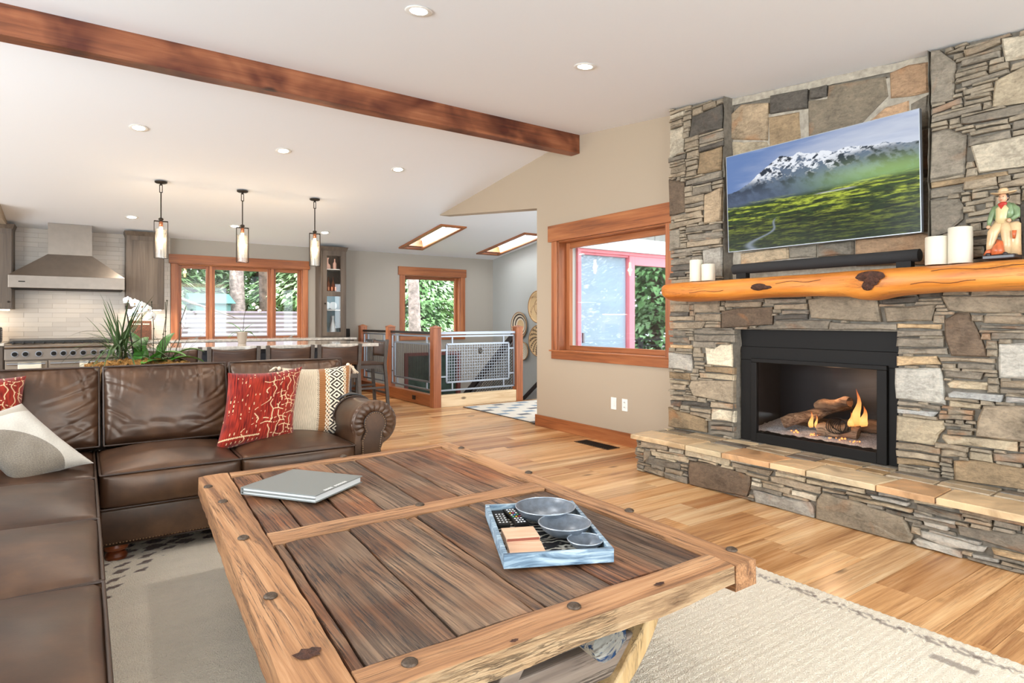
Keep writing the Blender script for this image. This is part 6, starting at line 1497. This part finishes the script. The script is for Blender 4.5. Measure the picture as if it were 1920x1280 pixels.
for k in range(105):
    a=r5.uniform(0,2*math.pi); el=r5.uniform(-.15,1.35); L=r5.uniform(.22,.40)*(1.05 if el>.9 else 1); g_=r5.uniform(.7,1.25)
    blade((.205+r5.uniform(-.03,.03),5.0+r5.uniform(-.03,.03),.985+r5.uniform(-.06,.05)),(math.cos(a)*math.cos(el),math.sin(a)*math.cos(el),math.sin(el)),L,.011,r5.uniform(.5,1.9)*(1 if el<1 else .3),(g_,g_*1.02,g_*.95),pt)
MB().tube([(.205,5.0,.90),(.205,5.0,1.02)],.014,8).build('cane_stem',M['stem'],pt,smooth=True)
for (x,y,a,el,L,w,dr,c) in ((.36,4.96,-.5,.75,.20,.062,1.6,1),(.36,4.97,2.6,1.1,.17,.055,1.4,.8),(.40,4.95,.3,.35,.16,.060,1.0,1.2),(.49,4.92,.1,.45,.17,.075,1.3,1.5),(.47,4.92,3.5,.3,.15,.07,1.2,1.4),(.30,4.96,1.2,1.1,.2,.05,1.5,.8),(.43,5.0,.9,1.2,.20,.05,1.6,.75),(.36,5.02,2.1,1.1,.22,.05,1.2,.7),(.50,5.0,-.2,.9,.18,.06,1.8,.9)):
    blade((x,y,.905),(math.cos(a)*math.cos(el),math.sin(a)*math.cos(el),math.sin(el)),L*1.45,w*1.5,dr*.9,(c,c,c*.9),pt,'orchid_leaf','leaf',.25,12)
def stemt(pts,r,nm='flower_stem',mat='stem',parent=pt): return MB().tube(pts,r,7).build(nm,M[mat],parent,smooth=True)
stemt([(.29,5.0,.90),(.262,5.0,1.1),(.235,4.99,1.30)],.0045,'support_stake','stake')
stemt([(.33,5.0,.92),(.325,4.99,1.10),(.33,4.98,1.24),(.31,4.97,1.31)],.003)
for pts in ([(.45,4.99,.92),(.46,4.98,1.1),(.475,4.97,1.22),(.47,4.96,1.33)],[(.465,5.0,.92),(.475,5.0,1.12),(.485,5.0,1.34)],[(.52,4.98,.92),(.56,4.97,1.06),(.565,4.96,1.18),(.60,4.95,1.30)],[(.40,5.02,.92),(.405,5.02,1.14),(.39,5.02,1.33)]):
    o=stemt(pts,.0028)
    for k in (1,2): MB().ball(pts[k],.006,8,5).build('stem_node',M['stem'],o)
for k in range(26):
    x=.36+.26*r5.random(); a=r5.uniform(0,6.28); stemt([(x,4.98,.92),(x+.03*math.cos(a),4.98+.03*math.sin(a),1.0),(x+.08*math.cos(a),4.98+.06*math.sin(a),1.02+.07*r5.random())],.0012,'thin_root')
def flower(c,r,yaw,tilt,parent=pt):
    Rm=Matrix.Rotation(yaw,3,'Z')@Matrix.Rotation(tilt,3,'X'); c=Vector(c)
    for k,(a,l,w) in enumerate(((90,1,.75),(215,1,.75),(325,1,.75),(20,1.02,1.25),(160,1.02,1.25))):
        a=R(a); q=MB(); q.grid(lambda u,v:tuple(c+Rm@Vector((math.cos(a)*r*l*v-math.sin(a)*(u-.5)*r*w*math.sin(math.pi*min(1,v*.9+.1))**.6,-.004-.006*math.sin(math.pi*u)+.010*v*v,math.sin(a)*r*l*v+math.cos(a)*(u-.5)*r*w*math.sin(math.pi*min(1,v*.9+.1))**.6))),5,6); q.build('petal',M['petal'],parent,smooth=True,fix=False)
    MB().ball(tuple(c+Rm@Vector((0,-.008,-.002))),r*.16,8,6).build('flower_centre',M['moss'],parent)
for c,r_,yw in (((.245,4.95,1.335),.030,.2),((.285,4.93,1.315),.034,-.2),((.325,4.93,1.295),.036,.3),((.36,4.92,1.275),.032,.5),((.30,4.92,1.265),.034,-.1),((.275,4.93,1.245),.036,.1),((.385,4.93,1.225),.036,.6)): flower(c,r_,yw,R(8))
# orchid on the island
po=thing('potted_orchid','small orchid in a taupe pot standing on the island top','potted plant',(1.538,7.8,.92))
MB().lathe([(.042,0),(.044,.004),(.060,.125),(.064,.128),(.064,.14),(.056,.14),(.05,.12),(.001,.118)],(1.538,7.8,.921),24).build('pot',M['clay'],po,smooth=50)
for (a,el,L,w,dr,c) in ((2.6,.9,.24,.055,1.1,1.5),(.3,.4,.17,.03,1.8,1.0),(3.3,.4,.2,.03,2.0,.8),(.9,.3,.18,.028,1.2,.9),(-.3,.2,.2,.028,1.6,.9),(2.9,.1,.18,.03,1.4,1.1),(.2,.9,.2,.03,.8,.7)): blade((1.538,7.79,1.05),(math.cos(a)*math.cos(el),math.sin(a)*math.cos(el)*.5,math.sin(el)),L,w,dr,(c,c,c*.85),po,'orchid_leaf','leaf',.25,10)
stemt([(1.545,7.8,1.04),(1.56,7.79,1.25),(1.59,7.78,1.40),(1.66,7.77,1.40),(1.72,7.76,1.32)],.003,parent=po)
for c in ((1.66,7.76,1.385),(1.70,7.76,1.35),(1.725,7.755,1.31)): flower(c,.026,.3,R(10),po)

# ------------------------------------------------------------------ cowboy figurine on the mantel
fg=thing('cowboy_figurine','painted ceramic cowboy figurine leaning on a stump at the right of the mantel','figurine',(3.88,1.135,1.507))
fx,fy,fz=3.88,1.135,1.512
M['fcream']=plain('glazed_cream_chaps',srgb(204,172,130),.25,var=.12,scale=30); M['fgreen']=plain('glazed_green_jacket',srgb(112,132,94),.3,var=.2,scale=40); M['fskin']=plain('glazed_face',srgb(206,158,124),.3); M['fred']=plain('glazed_red_scarf',srgb(176,44,32),.3); M['fhair']=plain('glazed_black_hair',(.03,.02,.02),.3); M['frust']=plain('glazed_rust_saddle',srgb(190,96,54),.3,var=.3,scale=40); M['fshirt']=plain('glazed_yellow_shirt',srgb(204,182,134),.3)
def fp_(y,z,x=0): return (fx+x,fy-y,fz+z)   # y grows to the right as seen from the room
def lim(pts,rs,nm,mat,n=14): return MB().tube([fp_(*p) for p in pts],rs,n).build(nm,M[mat],fg,smooth=True)
MB().prism([fp_(-.075,0,-.05),fp_(.065,0,-.05),fp_(.07,0,.05),fp_(-.07,0,.05)],(0,0,.024)).build('base',M['fhair'],fg,bevel=.006)
lim([(.045,.02,.01),(.047,.10,.01),(.046,.175,.01),(.045,.185,.01)],[.030,.026,.027,.018],'stump','fcream')
lim([(.052,.10,-.02),(.054,.14,-.022)],[.006,.010],'stump_knot','frust')
lim([(.020,.028,-.012),(.022,.075,-.012),(.018,.13,-.006),(.006,.185,0)],[.020,.020,.024,.028],'leg','fcream')
lim([(-.045,.030,-.02),(-.045,.08,-.018),(-.035,.135,-.022),(-.008,.185,0)],[.019,.019,.024,.028],'leg','fcream')
lim([(.018,.022,-.045),(.02,.026,-.015)],[.010,.014],'boot','fhair'); lim([(-.05,.024,-.05),(-.047,.028,-.02)],[.010,.014],'boot','fhair')
lim([(-.01,.025,-.03),(-.012,.05,-.03),(-.005,.085,-.02),(-.02,.10,-.015)],[.030,.028,.016,.006],'saddle','frust'); lim([(-.065,.026,-.02),(-.05,.04,-.035),(-.03,.05,-.035)],[.012,.014,.008],'rope_coil','frust')
lim([(-.002,.180,0),(0,.215,0),(.004,.255,0),(.004,.278,0)],[.032,.029,.034,.016],'shirt','fshirt',18)
lim([(.026,.205,.002),(.030,.235,.002),(.028,.265,.002),(.018,.282,0)],[.022,.024,.022,.012],'jacket','fgreen'); lim([(-.024,.205,.002),(-.024,.235,.002),(-.022,.265,.002),(-.012,.280,0)],[.014,.017,.018,.010],'jacket','fgreen')
lim([(.034,.272,0),(.058,.245,0),(.062,.215,-.004),(.042,.195,-.02)],[.014,.015,.013,.009],'arm','fgreen'); lim([(-.030,.268,0),(-.042,.235,-.01),(-.050,.195,-.02),(-.052,.175,-.022)],[.014,.013,.011,.008],'arm','fgreen')
MB().ball(fp_(.034,.192,-.026),.010,10,6).build('hand',M['fskin'],fg,smooth=True); MB().ball(fp_(-.053,.168,-.024),.010,10,6).build('hand',M['fskin'],fg,smooth=True)
MB().lathe([(.010,0),(.022,.006),(.020,.016),(.008,.022)],fp_(.003,.268,-.004),16).build('neckerchief',M['fred'],fg,smooth=True); MB().prism([fp_(-.012,.275,-.030),fp_(.016,.275,-.030),fp_(.004,.250,-.036)],(.006,0,0)).build('scarf_knot',M['fred'],fg)
o=MB().ball(fp_(.002,.310,-.002),.021,16,12,(1,.88,1.2)).ball(fp_(.0,.308,-.024),.0045,8,6,(1,.8,1.4)).build('head',M['fskin'],fg,smooth=True)
for s in (-1,1): MB().ball(fp_(.001+s*.0075,.315,-.0215),.0022,6,4).build('eye',M['fhair'],o); MB().ball(fp_(.002+s*.019,.308,0),.004,6,4).build('ear',M['fskin'],o)
MB().ball(fp_(.0005,.298,-.0225),.0035,8,4,(.6,1.2,.4)).build('mouth',M['fred'],o)
MB().ball(fp_(.004,.315,.007),.0215,14,10,(.9,1.05,1.15)).build('hair',M['fhair'],fg,smooth=True)
q=MB(); q.grid(lambda u,v:fp_(.004+(.012+.042*v)*math.cos(2*math.pi*u),.332+.010*v*abs(math.cos(2*math.pi*u))**2+.002*math.sin(4*math.pi*u),(.012+.030*v)*math.sin(2*math.pi*u)-.004),36,5); ob=q.build('hat_brim',M['fcream'],fg,smooth=True); md=ob.modifiers.new('s','SOLIDIFY'); md.thickness=.004
MB().lathe([(.022,0),(.021,.016),(.017,.026),(.008,.023),(.001,.022)],fp_(.004,.333,-.002),18).build('hat_crown',M['fcream'],fg,smooth=True)
fg.scale=(1.0,1.0,1.02)

# ------------------------------------------------------------------ outside
st(bx('ground','lawn',None,-30,10.46,-.75,40,60,-.7,0)); st(bx('deck_floor','deck',None,4.4,-14,-.22,26,5.47,-.15,0))
fe=thing('corrugated_fence','pale corrugated metal fence with horizontal ribs outside the kitchen window','fence',(2.5,14.5,0))
m=MB(); nz=42; V=[];F=[]
for k in range(nz+1):
    z=-.72+2.08*k/nz; y=14.5+(.012 if k%2 else -.012); V+=[(-2.5,y,z),(6.4,y,z)]
for k in range(nz): F.append((2*k,2*k+1,2*k+3,2*k+2))
m.add(V,F); m.build('ribbed_sheet',M['fence'],fe,fix=False); MB().box(-2.5,14.46,1.355,6.4,14.55,1.40).build('top_cap',M['fence'],fe,fix=False)
for x in (-1,1.2,3.4,5.6): MB().box(x-.04,14.53,-.72,x+.04,14.6,1.38).build('post',M['bark'],fe,fix=False)
sh=thing('teal_shed','teal green shed roof showing above the fence','shed',(2.4,16,0)); MB().box(2.15,16.0,-.7,2.9,17.6,1.62).build('wall',M['teal'],sh,fix=False); MB().hexa([(2.05,15.9,1.6),(3.0,15.9,1.6),(3.0,17.7,1.6),(2.05,17.7,1.6)],[(2.05,16.8,1.86),(3.0,16.8,1.86),(3.0,16.85,1.86),(2.05,16.85,1.86)]).build('roof',M['teal'],sh)
# trees
def foliage_mesh(seed,H,r0,n):
    r=random.Random(seed); V=[];F=[]
    for k in range(n):
        f=r.random()**.8; z=.6+f*(H-.6); rad=r0*(1-f*.75)*math.sqrt(r.random())*(1+.35*math.sin(z*5.0+seed)); a=r.uniform(0,6.283); c=Vector((rad*math.cos(a),rad*math.sin(a),z-rad*.22))
        out=Vector((math.cos(a),math.sin(a),-.35)); up=Vector((r.uniform(-.4,.4),r.uniform(-.4,.4),1)); s_=out.cross(up).normalized(); L=r.uniform(.09,.24); w=r.uniform(.03,.075)
        b=len(V); V+=[tuple(c-s_*w),tuple(c+s_*w),tuple(c+out*L+Vector((0,0,r.uniform(-.08,.05))))]; F.append((b,b+1,b+2))
    me=bpy.data.meshes.new('foliage'); me.from_pydata(V,[],F); me.materials.append(M['foliage']); return me
FM=[foliage_mesh(3,9,1.9,19000),foliage_mesh(5,8,2.2,19000),foliage_mesh(8,10,1.7,17000)]
def tree(x,y,label,kind,rt,h,lo,bark='bark',col=(1,1,1),sc=1,group='trees outside the windows',z0=-.7,nofol=False,lift=0):
    t=thing('conifer_tree' if not nofol else 'tree_trunk',label,'tree',(x,y,z0),group=None)
    MB().tube([(x+.03*math.sin(k),y,z0+h*k/12) for k in range(13)],[rt*(1-.05*k) for k in range(13)],14).build('trunk',M[bark],t,smooth=True)
    if not nofol:
        o=bpy.data.objects.new('foliage',FM[kind]); C.objects.link(o); o.parent=t; o.location=(0,0,lift); o.rotation_euler=(0,0,x*3.1+y); o.scale=(sc,sc,sc); o.color=(*col,1); o['kind']='stuff'
        r=random.Random(int(x*10)); m=MB()
        for k in range(10):
            a=r.uniform(0,6.28); z=z0+.8+k*.55; m.tube([(x,y,z),(x+.9*math.cos(a),y+.9*math.sin(a),z-.05),(x+1.5*math.cos(a),y+1.5*math.sin(a),z-.3)],[.03,.02,.006],5)
        meta(m.build('branches',M[bark],t,fix=False),kind='stuff')
tree(3.28,17.2,'thick pale grey trunk behind the middle pane of the kitchen window',0,.22,9,0,'bark',nofol=True)
tree(3.90,17.0,'darker reddish trunk right of the pale one beyond the kitchen window',0,.15,9,0,'bark_dark',nofol=True)
tree(6.30,13.0,'pale trunk at the left of the stair window',0,.16,9,0,'bark',nofol=True)
tl_=[(1.2,19.5,1,(.95,1,.9)),(2.6,21,0,(1,1,1)),(4.4,20,2,(.85,.95,.85)),(5.6,18,1,(1.1,1.1,1)),(.6,17.5,2,(.8,.9,.8)),(7.4,19,0,(1.1,1.15,1.05)),(9.0,18,1,(1,1.05,.95)),(10.2,20,2,(.95,1,.9)),(3.9,23.5,1,(1.1,1.15,1.1)),(8.2,22.5,0,(1.15,1.2,1.15)),(6.3,23,2,(1,1.1,1)),(11.6,17.6,1,(.95,1.05,.95)),(-.9,20,0,(.95,1,.95))]
nm_=['left part of the kitchen window','middle of the kitchen window','right pane of the kitchen window','gap between the kitchen and stair windows','far left pane of the kitchen window','left half of the stair window','middle of the stair window','right edge of the stair window','kitchen window, farthest row','stair window, farthest row','wall between the windows, farthest row','far right beyond the stair window','far left beyond the hood']
for i,(x,y,k,c) in enumerate(tl_): tree(x,y,'green conifer outside, seen behind the '+nm_[i],k,.12,8.5,0,'bark_dark',c,1.0+.08*(i%3))
for i,(x,y,k,l) in enumerate(((11.8,.4,0,'nearest to the deck'),(13.4,-1.6,1,'behind the nearest one'),(10.8,-2.6,2,'left of the pair'),(14.5,2.0,1,'farthest right along the deck'),(16.5,-.8,0,'behind the whole group'))):
    tree(x,y,'conifer mirrored in the sliding door glass, '+l,k,.14,9,0,'bark_dark',(.75,.85,.75),1.1,z0=-.15)
br=thing('conifer_tree','thin tree left of the kitchen window with a bare drooping branch','tree',(.45,12.7,-.7)); MB().tube([(.45,12.7,-.7+.8*k) for k in range(10)],[.11-.006*k for k in range(10)],12).build('trunk',M['bark'],br,smooth=True)
m=MB(); m.tube([(.45,12.7,2.15),(.6,12.6,2.05),(1.15,12.5,1.72),(1.6,12.5,1.52),(2.05,12.5,1.36),(2.45,12.4,1.2)],[.04,.035,.028,.022,.015,.006],8).tube([(1.3,12.5,1.66),(1.5,12.45,1.38),(1.46,12.4,1.1),(1.42,12.4,.9)],[.016,.012,.008,.004],6).tube([(1.8,12.5,1.44),(1.95,12.45,1.2),(2.1,12.4,.98)],[.014,.009,.004],6); m.build('bare_branch',M['bark'],br,smooth=True)
# sliding door on the landing wall, seen through the picture window
dr=root('door_1',(5.6,5.5,0)); dr['label']='pale red sliding patio door with painted blue sky reflection, outside beyond the picture window'
bx('frame_head','redframe',dr,4.75,5.44,2.01,6.62,5.56,2.05); bx('frame_side','redframe',dr,4.75,5.44,.02,4.80,5.56,2.01); bx('frame_side','redframe',dr,6.57,5.44,.02,6.62,5.56,2.01); bx('door_stile','redframe',dr,5.612,5.45,.02,5.707,5.53,2.01); bx('door_rail','redframe',dr,5.707,5.45,1.895,6.57,5.53,2.01); bx('door_rail','redframe',dr,4.80,5.47,1.985,5.612,5.54,2.01); bx('door_rail','redframe',dr,4.80,5.46,.02,6.57,5.53,.12)
bx('glass_pane','glass',dr,4.80,5.500,.12,5.612,5.506,1.985,0); bx('glass_pane','doorglass',dr,5.707,5.485,.12,6.57,5.491,1.895,0); bx('sky_reflection_sheet','blue_reflection',dr,4.80,5.52,.05,5.612,5.525,1.985,0); bx('dark_interior_sheet','darkglass',dr,5.707,5.535,.05,6.57,5.54,1.9,0)  # blue sheet paints the sky reflection; dark sheet added for the dim interior
bx('latch','chrome',dr,4.825,5.43,.93,4.85,5.46,1.05)
st(bx('trim_2','fascia',None,WX+.166,5.40,2.05,9.0,5.479,2.222,0)); sd=thing('board_siding','dark grey vertical boards above the sliding door outside','siding',(6,5.45,2.22))
for k in range(14): MB().box(4.42+k*.33,5.44,2.224,4.742+k*.33,5.478,3.0).build('board',M['siding'],sd,fix=False,bevel=.004)
dk=thing('deck_railing','dark deck railing reflected low in the sliding door glass','railing',(9,1.5,0))
for z in (.75,.62,.49,.36): MB().box(6.5,1.48,z,14,1.52,z+.03).build('rail',M['darkrail'],dk,fix=False)
for x in (6.5,8.3,10.1,11.9,13.7): MB().box(x-.04,1.46,-.15,x+.04,1.54,.82).build('post',M['darkrail'],dk,fix=False)
# ------------------------------------------------------------------ groups of repeats
GR={'throw_pillow':'throw pillows on the sectional sofa','pillar_candle':'pillar candles on the log mantel','recessed_downlight':'recessed downlights in the white ceiling','pendant_lamp':'glass pendants over the kitchen island',
 'wall_basket':'woven baskets on the stair wall','newel_post':'newel posts of the stair railing','railing_panel':'steel mesh panels of the stair railing','wall_outlet':'outlet plates on the beige wall','metal_bowl':'metal bowls in the tray',
 'remote_control':'remotes in the tray','coaster_stack':'tan coasters in the tray','copper_mug':'copper mugs in the glass cabinet','bottle':'bottles in the glass cabinet','wine_glass':'glasses in the glass cabinet','plate':'plates in the glass cabinet',
 'conifer_tree':'trees outside the windows','tree_trunk':'trees outside the windows','wall_cabinet':'kitchen wall cabinets','base_cabinet':'kitchen base cabinets','dish_towel':'towels on the oven handles','worktop':'kitchen worktops','under_cabinet_light':'under-cabinet lights'}
for o in list(C.objects):
    if o.parent is None and o.get('label') and not o.get('kind') and not o.get('group'):
        g_=GR.get(o.name.split('.')[0])
        if g_: o['group']=g_
